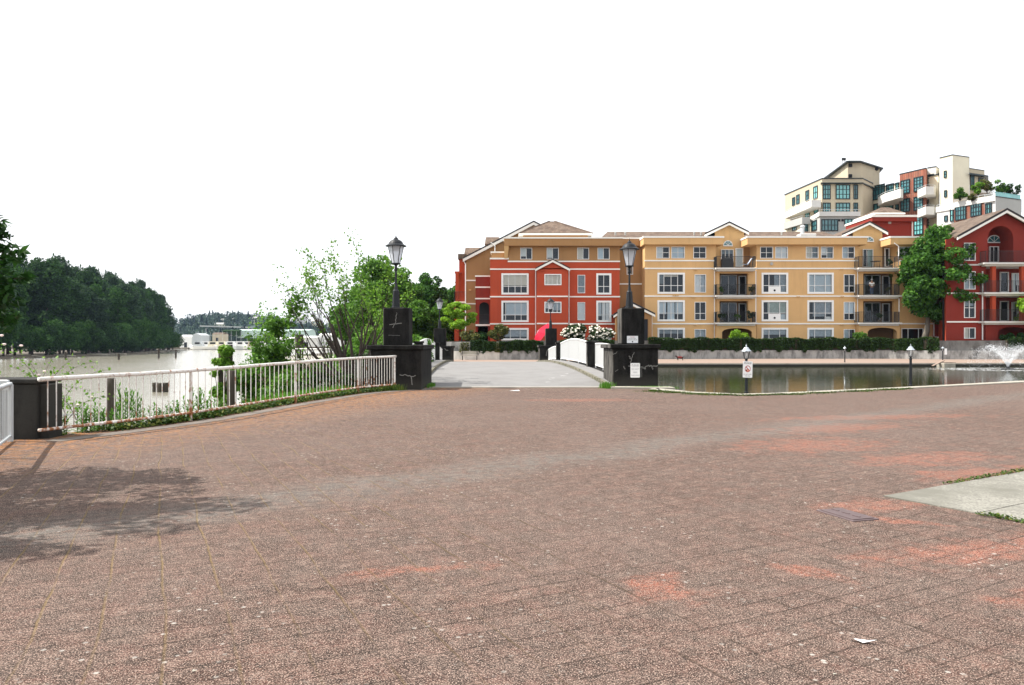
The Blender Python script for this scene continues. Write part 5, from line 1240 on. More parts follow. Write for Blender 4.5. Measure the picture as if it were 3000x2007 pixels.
# ---------- pale condominium tower behind
T = empty('condominium_tower', (60, 115, GZ)); tag(T, 'tall cream and brick condominium with teal windows, rising behind the yellow and red flats', 'building')
def tw_poly(name, mat, pts, ytop, yref, zb=None, cap=None):
    """prism over footprint [(photo column, depth)]; top height read at the yref-th point"""
    P = [(XX(x, d), d) for x, d in pts]; zt = ZZ(ytop, pts[yref][1]); m = MB(); m.prism(P, zb if zb is not None else GZ, zt); o = obj(name, m, mat, T)
    if cap: m = MB(); c = np.array(P).mean(0); Q = [tuple(c+(np.array(p)-c)*1.02) for p in P]; m.prism(Q, zt+.002, zt+cap); obj('coping', m, 'dkframe', T)
    return zt
def tw_win(fac, x0, y0, x1, y1, nv=3, nh=2, gm='teal', y1b=None):
    u0, z1 = fac.uz(x0, y0); u1, _ = fac.uz(x1, y0); _, z0 = fac.uz(x0, y1); m = MB(); t = .13; gm = WR.choice((gm, 'tealdk', 'tealmid'))
    for a, b, c, d in ((u0, u0+t, z0, z1), (u1-t, u1, z0, z1), (u0+t, u1-t, z0, z0+t), (u0+t, u1-t, z1-t, z1)): fac.box(m, a, b, .01, .12, c, d)
    for k in range(1, nv): x = u0+(u1-u0)*k/nv; fac.box(m, x-.055, x+.055, .012, .10, z0+t, z1-t)
    for k in range(1, nh): z = z0+(z1-z0)*k/nh; fac.box(m, u0+t, u1-t, .014, .09, z-.04, z+.04)
    w_ = obj('window', m, 'dkframe', T); m = MB(); q = .04; m.quad(fac.P(u0+t, q, z0+t), fac.P(u1-t, q, z0+t), fac.P(u1-t, q, z1-t), fac.P(u0+t, q, z1-t)); obj('pane', m, gm, w_)
def tw_balc(pts, ytop, h, i, mat='whiter', rail=True):
    P = [(XX(x, d), d) for x, d in pts]; zt = ZZ(ytop, pts[i][1]); m = MB(); m.prism(P, zt-h, zt); o = obj('balcony', m, mat, T)
    if rail:
        m = MB(); m.tube([(p[0], p[1], zt+.22) for p in P[:-1]], .03, 4)
        for p in P[:-1]: m.tube([(p[0], p[1], zt), (p[0], p[1], zt+.22)], .03, 4)
        obj('handrail', m, 'galv', o)
# left wing: front face is square to us, left face runs straight back
LW = [(2408.5, 118), (2527, 118), (2556, 121.5), (2560, 133), (2310, 133.5), (2300, 130.9)]
tw_poly('wing', 'beige', LW, 524, 0, None, .12)
fLW = Fac(2408.5, 117.99, 2527, 117.99); fLS = Fac(2300, 130.9, 2408.3, 118); fLC = Fac(2527.3, 118, 2556, 121.5)
for x0, x1, nv in ((2410, 2433, 3), (2448, 2490, 4), (2500, 2513, 2)):
    tw_win(fLW, x0, 541, x1, 584, nv, 3); tw_win(fLW, x0, 594, x1, 622, nv, 2, 'tealdk')
for x0, x1 in ((2362, 2376), (2386, 2396)): 
    pass
for x0, x1, y0, y1 in ((2384, 2396, 548, 585), (2361, 2371, 560, 590), (2334, 2343, 572, 600), (2386, 2398, 602, 628), (2360, 2372, 612, 640), (2322, 2330, 580, 604)): tw_win(fLS, x0, y0, x1, y1, 2, 2)
m = MB(); z = ZZ(537, 118); P = [(XX(x, d), d) for x, d in ((2404, 117.4), (2529, 117.4), (2560, 121), (2560, 124), (2404, 124))]; m.prism(P, z-.12, z); obj('cornice', m, 'dkframe', T)
# penthouse with thin overhanging roof
tw_poly('penthouse', 'beige', [(2484, 119.5), (2522, 119.5), (2577, 123.5), (2552, 132), (2436, 132.5), (2430, 129.5)], 478, 0, ZZ(540, 119.5))
m = MB(); z = ZZ(478, 119.5); P = [(XX(x, d), d) for x, d in ((2480, 118.6), (2524, 118.6), (2588, 123.3), (2556, 133), (2430, 134), (2412, 131))]; m.prism(P, z, z+.16); obj('penthouse_roof', m, 'dkframe', T)
m = MB(); P = [(XX(x, d), d) for x, d in ((2486, 119.8), (2522, 119.8), (2574, 124), (2556, 130), (2450, 130))]; m.prism(P, z+.161, z+.5); obj('roof_upstand', m, 'beigelt', T)
for x, y, s_ in ((2492, 484, .25), (2492, 515, .25), (2568, 493, .3)): m = MB(); X, Z = XX(x, 119.4), ZZ(y, 119.4); d_ = 119.3 if x < 2520 else 122.5; X, Z = XX(x, d_), ZZ(y, d_); m.box(X-s_, X+s_, d_-.02, d_+.5, Z-s_, Z+s_); obj('vent', m, 'interior', T)
for x in (2469, 2475): m = MB(); p = W(x, 478, 124); m.tube([(p.x, p.y, ZZ(485, 124)), (p.x, p.y, ZZ(470, 124))], .04, 5); m.lathe([(.18, 0), (.18, .4)], 8, (p.x, p.y, ZZ(470, 124))); obj('mast', m, 'black', T)
# lower front block of the left wing, with terrace
tw_poly('lower_wing', 'greyr', [(2402, 113.5), (2520, 113.5), (2520, 117.9), (2402, 119), (2377, 119), (2376, 117.5)], 634, 0)
m = MB(); z0, z1 = ZZ(634, 113.5), ZZ(621, 113.5); P = [(XX(x, d), d) for x, d in ((2400, 113.2), (2521, 113.2), (2521, 113.6), (2402, 113.6), (2376, 118.5), (2372, 118.5))]; m.prism(P, z0, z1); obj('terrace_parapet', m, 'whiter', T)
m = MB(); m.tube([(XX(2400, 113.2), 113.2, z1+.3), (XX(2521, 113.2), 113.2, z1+.3)], .04, 4); 
for k in range(9): x = XX(2400, 113.2)+(XX(2521, 113.2)-XX(2400, 113.2))*k/8; m.tube([(x, 113.2, z1), (x, 113.2, z1+.3)], .03, 4)
obj('handrail', m, 'galv', T)
fl2 = Fac(2402, 113.49, 2520, 113.49); tw_win(fl2, 2406, 642, 2455, 677, 5, 2); tw_win(fl2, 2473, 641, 2505, 660, 3, 1)
fl3 = Fac(2376, 117.5, 2402, 113.5); tw_win(fl3, 2379, 650, 2394, 680, 2, 2)
for x in (2459, 2469): m = MB(); X, Z = XX(x, 113.4), ZZ(645, 113.4); m.box(X-.16, X+.16, 113.4, 113.485, Z-.16, Z+.16); obj('vent', m, 'interior', T)
# far left low block with balconies
tw_balc([(2300, 128), (2377, 117), (2405, 117), (2405, 119), (2330, 130)], 586, 1.05, 1, 'whiter')
tw_balc([(2296, 122), (2350, 116.5), (2374, 116.5), (2374, 119), (2310, 124)], 636, 1.05, 1, 'greyr')
tw_poly('lower_wing', 'beigelt', [(2352, 116.8), (2374, 116.8), (2374, 119), (2298, 127), (2296, 124)], 640, 0)
fl4 = Fac(2296, 124, 2352, 116.8); 
for x0, x1, y0, y1 in ((2302, 2314, 655, 672), (2322, 2334, 655, 678)): tw_win(fl4, x0, y0, x1, y1, 2, 1)
tw_win(Fac(2352, 116.79, 2374, 116.79), 2355, 653, 2367, 679, 2, 2)
# long wing turning away, direction a = (-.4356, 1)
def A_(x0, d0, k): p = Vector((XX(x0, d0), d0))+Vector((-.4356, 1))*k; return p
def colD(x, x0, d0):     # depth where photo column x meets the line through (x0,d0) along a
    X0 = XX(x0, d0); r = (x-CX)/F; k = (X0-r*d0)/(r+.4356); return d0+k
rec = lambda x: colD(x, 2713, 114.0)
tw_poly('wing', 'beigelt', [(2556, rec(2556)), (2750, rec(2750)), (2750, 136), (2560, 138)], 512, 1, None, .12)
fW = Fac(2556, rec(2556)-.02, 2752, rec(2752)-.02)
for x0, x1, y0, y1, nv in ((2546+12, 2593, 545, 588, 4), (2597, 2619, 541, 578, 3), (2624, 2634, 536, 566, 1)): tw_win(fW, x0, y0, x1, y1, nv, 3)
tw_win(fW, 2560, 598, 2618, 640, 5, 2, 'tealdk'); tw_win(fW, 2624, 592, 2634, 632, 1, 2, 'tealdk')
# brick bay
bk = lambda x: colD(x, 2713, 112.0)
tw_poly('brick_bay', 'brick', [(2635.6, bk(2635.6)), (2713, 112), (2716.5, 113), (2716.5, 118), (2640, 119)], 494, 1, None, .14)
fB = Fac(2635.6, bk(2635.6)-.02, 2713, 111.98)
for y0, y1 in ((530, 570), (585, 624), (640, 690)): tw_win(fB, 2639, y0, 2666, y1, 3, 4)
for y0, y1 in ((521, 563), (578, 619), (634, 690)): tw_win(fB, 2677.5, y0, 2705, y1, 3, 4)
# pale column right of the brick, corner balconies
tw_poly('corner_block', 'whiter', [(2717, 113.8), (2742.5, 112.9), (2752, 114.5), (2752, 120), (2722, 120)], 489, 1, None, .12)
fC = Fac(2717, 113.78, 2742.5, 112.88)
for y0, y1 in ((512, 548), (572, 603), (630, 664)): tw_win(fC, 2718, y0, 2737, y1, 2, 3, 'tealdk')
for yt in (546, 605): tw_balc([(2688, 112.5), (2712, 109.8), (2736, 109.8), (2742, 111), (2742, 114), (2700, 114)], yt, 1.15, 1)
tw_balc([(2572, 119.5), (2592, 116.5), (2638, 112.8), (2646, 113.4), (2646, 118), (2580, 122)], 567, 1.3, 1)
# right hand tower
tw_poly('stair_tower', 'beigelt', [(2753, colD(2753, 2791, 108)), (2791, 108), (2839.5, 109.4), (2839.5, 116), (2760, 118)], 454.5, 1, None, .1)
fS1 = Fac(2753, colD(2753, 2791, 108)-.02, 2791, 107.98); tw_win(fS1, 2766, 501, 2774, 522, 1, 2); tw_win(fS1, 2767, 558, 2775, 579, 1, 2, 'tealdk')
tw_poly('upper_block', 'beige', [(2840, 109.5), (2884, 111), (2884, 118), (2840, 118)], 494, 0, None, .1)
fS2 = Fac(2840, 109.48, 2884, 110.98); tw_win(fS2, 2842, 514, 2853, 557, 2, 2, 'tealdk'); tw_win(fS2, 2866, 520, 2880, 558, 3, 2, 'tealdk')
m = MB(); z = ZZ(514, 109.5); P = [(XX(x, d), d) for x, d in ((2839.7, 108.6), (2896, 110.4), (2896, 118), (2839.7, 116))]; m.prism(P, z, z+.2); obj('sun_roof', m, 'dkframe', T)
tw_balc([(2859, 108.3), (2904, 108.8), (2910, 112), (2860, 112)], 553, .5, 0)
# lower right: terraces and brick block
lb_ = lambda x: colD(x, 2885, 101.0)
tw_poly('terrace_block', 'whiter', [(2745, lb_(2745)), (2795, lb_(2795)), (2795, 112), (2750, 114)], 603, 1)
fT = Fac(2745, lb_(2745)-.02, 2795, lb_(2795)-.02); tw_win(fT, 2784, 614, 2794, 650, 1, 2); tw_win(fT, 2767, 632, 2777, 650, 1, 1, 'tealdk')
tw_poly('brick_block', 'brick', [(2796, lb_(2796)), (2885, 101), (2885, 112), (2800, 113)], 583, 1)
fK = Fac(2796, lb_(2796)-.02, 2885, 100.98); tw_win(fK, 2799.5, 605, 2831, 647, 4, 3); tw_win(fK, 2844, 597, 2876, 636, 4, 3)
tw_poly('end_block', 'whiter', [(2886, colD(2886, 2916, 99.8)), (2916, 99.8), (2916, 110), (2890, 112)], 577, 1)
fE = Fac(2886, colD(2886, 2916, 99.8)-.02, 2916, 99.78); tw_win(fE, 2885+2, 597, 2906, 628, 3, 2, 'tealdk')
tw_poly('end_block', 'greyr', [(2916.5, 99.82), (2992, 102.3), (2992, 112), (2920, 112)], 576.3, 0, None, .1)
for a, b, yt in ((2745, 2796, 597), (2796, 2885, 576), (2886, 2916, 571)):
    f0 = lambda x: lb_(x)-.15; m = MB(); zt = ZZ(yt, f0(b)); P = [(XX(a, f0(a)), f0(a)), (XX(b, f0(b)), f0(b)), (XX(b, f0(b)), f0(b)+.3), (XX(a, f0(a)), f0(a)+.3)]; m.prism(P, zt-.75, zt); obj('parapet', m, 'whiter', T)
    m = MB(); m.tube([(P[0][0], P[0][1], zt+.25), (P[1][0], P[1][1], zt+.25)], .035, 4)
    for k in range(6): q = Vector(P[0]).lerp(Vector(P[1]), k/5); m.tube([(q.x, q.y, zt), (q.x, q.y, zt+.25)], .03, 4)
    obj('handrail', m, 'galv', T)
m = MB(); z = ZZ(576, 100)+.1
m.tube([(XX(2917, 99.8), 99.9, z+.5), (XX(2991, 102.3), 102.4, z+.5)], .04, 4); m.quad((XX(2917, 99.8), 99.9, z), (XX(2991, 102.3), 102.4, z), (XX(2991, 102.3), 102.4, z+.5), (XX(2917, 99.8), 99.9, z+.5)); obj('glass_screen', m, 'teal', T)
for i, (x, y, d, r, hh_, mt, lb) in enumerate([(2812, 577, 103.8, 1.1, 1.2, 'lf_mid', 'round potted bush on the condominium terrace by the cream tower'), (2866, 563, 103, 1.5, 1.5, 'lf_fresh', 'yellow green shrub on the condominium roof edge'),
        (2893, 560, 103, 1.7, 1.6, 'lf_olive', 'reddish green roof shrub in the middle of the condominium terrace'), (2922, 560, 103, 1.6, 1.5, 'lf_mid', 'dark roof shrub right of the reddish one'), (2960, 573, 103.2, 1.6, 1.8, 'lf_dark', 'dark round roof shrub at the outer corner of the terrace'), (2848, 578, 102.3, .8, .7, 'lf_olive', 'low trailing plant on the condominium parapet')]):
    p = W(x, y+10, d); shrub('roof_shrub', lb, 'shrub', (p.x, p.y, p.z), (r, .9, hh_*.7), 60+i, mt, .16, 900, 8, 'shrubs on the condominium terrace')

# ------------------------------------------------------------------ PEOPLE, PETS, BALCONY THINGS
def skinned(name, joints, edges, mat, parent, sub=2):
    me = bpy.data.meshes.new(name); org = worig(parent) if parent else Vector((0, 0, 0))
    me.from_pydata([tuple(Vector(j[:3])) for j in joints], edges, []); me.update(); o = link(name, me, mat, parent)
    sm = o.modifiers.new('skin', 'SKIN'); 
    for i, j in enumerate(joints):
        v = me.skin_vertices[0].data[i] if me.skin_vertices else None
        if v: v.radius = (j[3], j[3] if len(j) < 5 else j[4])
    o.modifiers.new('sub', 'SUBSURF').levels = sub; o.modifiers['sub'].render_levels = sub
    return o
def skin_obj(name, joints, edges, mat, parent, sub=2):
    bm = bmesh.new(); lay = bm.verts.layers.skin.verify(); vs_ = []
    for i, j in enumerate(joints):
        v = bm.verts.new(j[:3]); v[lay].radius = (j[3], j[4] if len(j) > 4 else j[3]); v[lay].use_root = (i == 0); vs_.append(v)
    for a, b in edges: bm.edges.new((vs_[a], vs_[b]))
    me = bpy.data.meshes.new(name); bm.to_mesh(me); bm.free(); o = link(name, me, mat, parent)
    o.modifiers.new('skin', 'SKIN').use_smooth_shade = True; s_ = o.modifiers.new('sub', 'SUBSURF'); s_.levels = s_.render_levels = sub
    return o
# dog on the far promenade
dx, dy = XX(1992, 70.5), 70.5
dg = empty('dog', (dx, dy, 0)); tag(dg, 'small dark dog in a red coat walking left along the far promenade', 'dog')
M['dogfur'] = mat_plain('dark_brown_fur', (.035, .022, .018), .9)
M['dogcoat'] = mat_plain('red_dog_coat', (.16, .02, .018), .8)
J = [(.22, 0, .27, .085), (.0, 0, .27, .09), (-.2, 0, .28, .095), (-.30, 0, .35, .055), (-.36, 0, .41, .062), (-.45, 0, .39, .03), (-.22, .05, .15, .03), (-.24, .05, .02, .022), (-.20, -.05, .15, .03), (-.14, -.05, .02, .022), (.24, .05, .16, .036), (.30, .05, .09, .022), (.27, .05, .02, .02), (.22, -.05, .16, .036), (.25, -.05, .09, .022), (.19, -.05, .02, .02), (.34, 0, .34, .02), (.43, 0, .42, .012), (-.34, .04, .46, .018), (-.34, -.04, .46, .018)]
skin_obj('body', J, [(0, 1), (1, 2), (2, 3), (3, 4), (4, 5), (2, 6), (6, 7), (2, 8), (8, 9), (0, 10), (10, 11), (11, 12), (0, 13), (13, 14), (14, 15), (0, 16), (16, 17), (4, 18), (4, 19)], 'dogfur', dg)
m = MB(); m.tube([(-.22, 0, .285), (-.05, 0, .28), (.18, 0, .275)], [.108, .112, .10], 12, False); o = obj('coat', MB(), 'dogcoat', dg); o.data.from_pydata(m.v, [], m.f)
# person standing on the third-floor balcony
px_, pz_ = XX(2554, 81.9), ZZ(865, 81.2)
pe = empty('person', (px_, 81.9, pz_)); tag(pe, 'person in a white shirt and cap standing on the third floor balcony', 'person')
J = [(0, 0, .95, .13, .10), (0, 0, 1.15, .13, .10), (0, 0, 1.38, .16, .10), (0, 0, 1.50, .06, .06), (0, -.01, 1.64, .09, .10), (.19, 0, 1.40, .055), (.26, .02, 1.14, .045), (.18, -.14, 1.02, .035), (-.19, 0, 1.40, .055), (-.27, .0, 1.14, .045), (-.22, -.14, .98, .035), (.09, 0, .85, .085), (.10, 0, .48, .06), (.10, .02, .08, .045), (.10, -.10, .03, .035), (-.09, 0, .85, .085), (-.10, 0, .48, .06), (-.10, .02, .08, .045), (-.10, -.10, .03, .035)]
skin_obj('body', J, [(0, 1), (1, 2), (2, 3), (3, 4), (2, 5), (5, 6), (6, 7), (2, 8), (8, 9), (9, 10), (0, 11), (11, 12), (12, 13), (13, 14), (0, 15), (15, 16), (16, 17), (17, 18)], 'skin', pe)
J2 = [(0, 0, .98, .165, .135), (0, 0, 1.15, .155, .13), (0, 0, 1.38, .185, .125), (0, 0, 1.46, .09, .08), (.20, 0, 1.39, .075), (.25, .01, 1.20, .07), (-.20, 0, 1.39, .075), (-.25, .01, 1.20, .07)]
skin_obj('shirt', J2, [(0, 1), (1, 2), (2, 3), (2, 4), (4, 5), (2, 6), (6, 7)], 'white', pe)
M['denim'] = mat_plain('blue_denim', (.06, .09, .16), .9)
skin_obj('trousers', [(0, 0, .95, .15, .12), (.09, 0, .84, .105), (.10, 0, .48, .08), (.10, .02, .14, .065), (-.09, 0, .84, .105), (-.10, 0, .48, .08), (-.10, .02, .14, .065)], [(0, 1), (1, 2), (2, 3), (0, 4), (4, 5), (5, 6)], 'denim', pe)
m = MB(); m.lathe([(.105, 1.68), (.10, 1.75), (.05, 1.79)], 12); m.box(-.06, .06, -.2, -.08, 1.68, 1.695); o = obj('cap', MB(), 'galv', pe); o.data.from_pydata(m.v, [], m.f)
# covered barbecue and folding chair on the top balcony
zf = ZZ(784.5, 81.2)
m = MB(); X0, X1 = XX(2109, 81.6), XX(2156, 81.6); m.lathe([(.84, 0), (.86, .5), (.80, .95), (.62, 1.12), (.2, 1.16)], 4, (0, 0, 0), PI/4); m.v = [((X0+X1)/2+a*1.02, 81.9+b*.5, zf+c) for a, b, c in m.v]; tag(obj('barbecue', m, 'black'), 'covered black barbecue on the top left balcony', 'barbecue')
t = empty('lounge_chair', (XX(2186, 81.7), 81.7, zf)); tag(t, 'pale folding lounge chair tilted beside the covered barbecue', 'chair')
M['bluecl'] = mat_plain('pale_blue_cloth', (.5, .58, .72), .8)
m = MB(); m.hexa([(-.35, -.25, .40), (.15, -.25, .35), (.15, .25, .35), (-.35, .25, .40), (-.35, -.25, .44), (.15, -.25, .39), (.15, .25, .39), (-.35, .25, .44)]); o = obj('seat', MB(), 'bluecl', t); o.data.from_pydata(m.v, [], m.f)
m = MB(); m.hexa([(.10, -.25, .36), (.16, -.25, .36), (.16, .25, .36), (.10, .25, .36), (.55, -.25, 1.05), (.62, -.25, 1.05), (.62, .25, 1.05), (.55, .25, 1.05)]); o = obj('backrest', MB(), 'bluecl', t); o.data.from_pydata(m.v, [], m.f)
for s_ in (-.24, .24):
    for a, b in (((-.4, 0), (.35, .62)), ((.35, 0), (-.35, .6))): m = MB(); m.tube([(a[0], s_, a[1]), (b[0], s_, b[1])], .02, 5); o = obj('leg', MB(), 'black', t); o.data.from_pydata(m.v, [], m.f)
rr = random.Random(12)
for i, (x, y, d, r, mt, lb) in enumerate([(2115, 862, 81.6, .38, 'lf_mid', 'leafy potted plant at the left of the third floor balcony, left stack'), (2202, 856, 81.5, .45, 'lf_olive', 'tall potted plant at the right of the third floor balcony, left stack'),
        (2116, 942, 81.6, .5, 'lf_dark', 'bushy potted plant at the left of the second floor balcony, left stack'), (2194, 940, 81.5, .6, 'lf_hedge', 'broad potted plant at the right of the second floor balcony, left stack'), (2160, 943, 81.5, .4, 'lf_mid', 'low potted plant in the middle of the second floor balcony, left stack'),
        (2600, 862, 81.6, .4, 'lf_olive', 'potted plant by the rail of the third floor balcony, right stack'), (2575, 943, 81.6, .45, 'lf_dark', 'potted plant on the second floor balcony, right stack'), (2610, 783, 81.6, .4, 'lf_dark', 'dark potted plant on the top balcony, right stack')]):
    zf = ZZ(865 if 850 < y < 870 else (945.5 if y > 900 else 784.5), 81.2); X = XX(x, d)
    t, cl = shrub('potted_plant', lb, 'plant', (X, d, zf+.30), (r, r*.7, r*.95), 80+i, mt, .12, 260, 6, 'potted plants on the balconies', stem=False)
    m = MB(); m.lathe([(.12, 0), (.17, .3), (.19, .31), (.17, .32)], 10, (X, d, zf)); obj('pot', m, 'mud', t)
for (x0, x1, y, lb) in ((2560, 2600, 784.5, 'dark patio table on the top balcony of the right stack'),):
    t = empty('patio_table', (XX(2565, 81.6), 81.6, ZZ(y, 81.2))); tag(t, lb, 'table')
    m = MB(); m.lathe([(.55, .70), (.56, .72), (.55, .74)], 16); o = obj('tabletop', MB(), 'black', t); o.data.from_pydata(m.v, [], m.f)
    for k in range(4): a = PI/4+k*PI/2; m = MB(); m.tube([(.42*math.cos(a), .42*math.sin(a), 0), (.35*math.cos(a), .35*math.sin(a), .7)], .025, 5); o = obj('leg', MB(), 'black', t); o.data.from_pydata(m.v, [], m.f)

# bench by the pale wall
t = empty('park_bench', (XX(1376, 72.2), 72.2, 0)); tag(t, 'pale slatted bench with dark legs before the pale low wall', 'bench')
def lobj(name, m, mat, t): o = obj(name, MB(), mat, t); o.data.from_pydata(m.v, [], m.f); o.data.update(); return o
m = MB()
for k in range(4): m.bbox(-.83, .83, -.22+k*.115, -.12+k*.115, .42, .455, .006)
lobj('seat', m, 'kerb', t); m = MB()
for k in range(3): m.bbox(-.83, .83, .24+k*.02, .265+k*.02, .54+k*.105, .63+k*.105, .006)
lobj('backrest', m, 'kerb', t)
for s_ in (-.68, .68):
    m = MB(); m.box(s_-.03, s_+.03, -.2, .22, .38, .42); m.box(s_-.03, s_+.03, -.2, -.14, 0, .38); m.box(s_-.03, s_+.03, .16, .22, 0, .38); m.hexa([(s_-.025, .20, .42), (s_+.025, .20, .42), (s_+.025, .24, .42), (s_-.025, .24, .42), (s_-.025, .27, .84), (s_+.025, .27, .84), (s_+.025, .31, .84), (s_-.025, .31, .84)]); lobj('leg', m, 'black', t)
    m = MB(); m.box(s_*1.18-.03, s_*1.18+.03, -.2, .24, .62, .65); m.box(s_*1.18-.025, s_*1.18+.025, -.19, -.15, .42, .62); lobj('armrest', m, 'black', t)
# magenta parasol tilted over
t = empty('parasol', (XX(1586, 75.6), 75.6, GZ)); tag(t, 'magenta red parasol tipped on its side behind the hedge', 'parasol')
ax = Vector((-.72, -.22, .50)).normalized(); cen = W(1586, 978, 75.6)-Vector((XX(1586, 75.6), 75.6, GZ)); q = ax.to_track_quat('Z', 'X'); m = MB(); n_ = 8; R_ = 1.28
apex = Vector((0, 0, .48)); rim = [Vector((R_*math.cos(2*PI*k/n_), R_*math.sin(2*PI*k/n_), -.02)) for k in range(n_)]
mid = [Vector((.55*R_*math.cos(2*PI*k/n_), .55*R_*math.sin(2*PI*k/n_), .27)) for k in range(n_)]
V_ = [cen+q@v for v in [apex]+mid+rim]; m.add(V_, [(0, 1+k, 1+(k+1) % n_) for k in range(n_)]+[(1+k, 1+n_+k, 1+n_+(k+1) % n_, 1+(k+1) % n_) for k in range(n_)]); lobj('canopy', m, 'magenta', t)
m = MB(); m.tube([cen+q@Vector((0, 0, .55)), cen+q@Vector((0, 0, -1.4))], .02, 6); lobj('pole', m, 'galv', t)
for k in range(n_): m = MB(); m.tube([cen+q@apex*1, cen+q@(mid[k]-Vector((0, 0, .02))), cen+q@(rim[k]-Vector((0, 0, .02)))], .01, 4); lobj('rib', m, 'galv', t)

# duck ramp and fountain in the pond
t = empty('duck_ramp', (XX(2775, 61.5), 61.5, -.25)); tag(t, 'wooden plank leaning on a low pale platform, far pond edge', 'ramp')
m = MB(); a, b = W(2736, 1072.5, 59.5), W(2768, 1057, 61.2); d = (b-a); nn = Vector((0, .32, 0)); up = Vector((0, 0, .05)); m.hexa([a, b, b+nn, a+nn, a+up, b+up, b+nn+up, a+nn+up]); obj('plank', m, 'promenade', t)
m = MB(); m.bbox(XX(2766, 60), XX(2800, 60), 60.0, 61.1, -.6, ZZ(1064, 60), .03); obj('platform', m, 'kerb', t)
m = MB(); m.box(XX(2769, 60.2), XX(2799, 60.2), 60.1, 60.9, ZZ(1064, 60), ZZ(1062.5, 60)); obj('deck_boards', m, 'wood', t)
fx, fy_, wz = XX(2953, 54), 54.0, -.25
t = empty('fountain', (fx, fy_, wz)); tag(t, 'fountain jet spreading a wide white cone of spray over the pond', 'fountain')
m = MB(); m.lathe([(.42, -.05), (.46, .02), (.40, .08), (.15, .10), (.12, .22)], 16); m.v = [(a+fx, b+fy_, c+wz) for a, b, c in m.v]; obj('float', m, 'black', t)
rg = np.random.default_rng(17); n_ = 8000; a = rg.uniform(0, 2*PI, n_); ts = rg.uniform(0, 1, n_)**1.5
th = np.radians(rg.normal(66, 3.2, n_)); v0 = rg.normal(5.8, .22, n_)*np.where(rg.uniform(0, 1, n_) < .15, .8, 1)
# every drop follows its own throw: rise, then fall outward
tf = 2*v0*np.sin(th)/9.81; tt = tf*ts**.85; r = v0*np.cos(th)*tt*1.0; z = v0*np.sin(th)*tt-4.905*tt**2; z *= .95
jit = rg.normal(size=(n_, 3))*(.02+.10*ts[:, None]); c = np.stack([fx+r*np.cos(a), fy_+r*np.sin(a), wz+.2+z], 1)+jit
c = c[c[:, 2] > wz+.02]; keep = rg.uniform(0, 1, len(c)) < np.clip(1.25-(c[:, 2]*0+np.hypot(c[:, 0]-fx, c[:, 1]-fy_))/4.6, .1, 1); c = c[keep]; n_ = len(c)
o = quads_obj('spray', leaves(c, n_, .026, 5, 1.9), 'spray', t)
o['kind'] = 'stuff'
rg = np.random.default_rng(18); n_ = 1500; a = rg.uniform(0, 2*PI, n_); r = rg.normal(3.0, .8, n_); r = np.abs(r); c = np.stack([fx+r*np.cos(a)*1.25, fy_+r*np.sin(a)*.85, np.full(n_, wz+.012)], 1)
V = leaves(c, n_, .13, 6, 2.2, up=0); V[:, :, 2] = wz+.012+rg.uniform(0, .012, (n_, 1)); tag(quads_obj('foam', V, 'foam', None, (fx, fy_, wz)), 'scattered white foam on the pond around the fountain', kind='stuff')

# pilings in the river
def piling(x, ytop, D, w_, label, zb=-3.2, group='old timber pilings standing in the river', lean=0):
    X, zt = XX(x, D), ZZ(ytop, D); m = MB(); r = w_/2; rr = random.Random(int(x)); n_ = 7
    m.tube([(X+lean*(1-k/n_), D, zb+(zt-zb)*k/n_) for k in range(n_+1)], [r*rr.uniform(.92, 1.06) for k in range(n_+1)], 10); o = obj('piling', m, 'wood', None, True); tag(o, label, 'piling', group); return o
piling(325, 1108, 40, .46, 'thick dark timber piling just behind the middle of the rusty railing')
piling(142, 1128, 45, .62, 'short pale patched piling behind the left end of the railing'); piling(168, 1125, 45.3, .5, 'dark piling with trailing twigs, right of the patched one')
for x, dx_ in ((455, 0), (470, .3), (486, .1)): piling(x, 1121+dx_*4, 66-dx_, .48, {455: 'left stub of the low three pile cluster in the river', 470: 'middle stub of the low three pile cluster in the river', 486: 'right stub of the low three pile cluster in the river'}[x])
piling(649, 1020, 33, .26, 'tall leaf hung piling at the river edge, left of its pair'); piling(672, 1010, 33.6, .27, 'tall leaf hung piling at the river edge, right of its pair')
piling(679, 1085, 24.5, .30, 'short dark post behind the railing near the sapling', -2.6); piling(877, 980, 71, .75, 'stout grey piling beyond the distant white railing')
for x, y, D in ((348, 1036, 190, ), (465, 1021, 205), (515, 1024, 215), (192, 1030, 190)): piling(x, y, D, .5, {348: 'thin marker post off the wooded bank, middle', 465: 'thin pale topped marker post off the wooded bank', 515: 'thin marker post off the right tip of the wooded bank', 192: 'thin marker post off the wooded bank, leftmost'}[x])

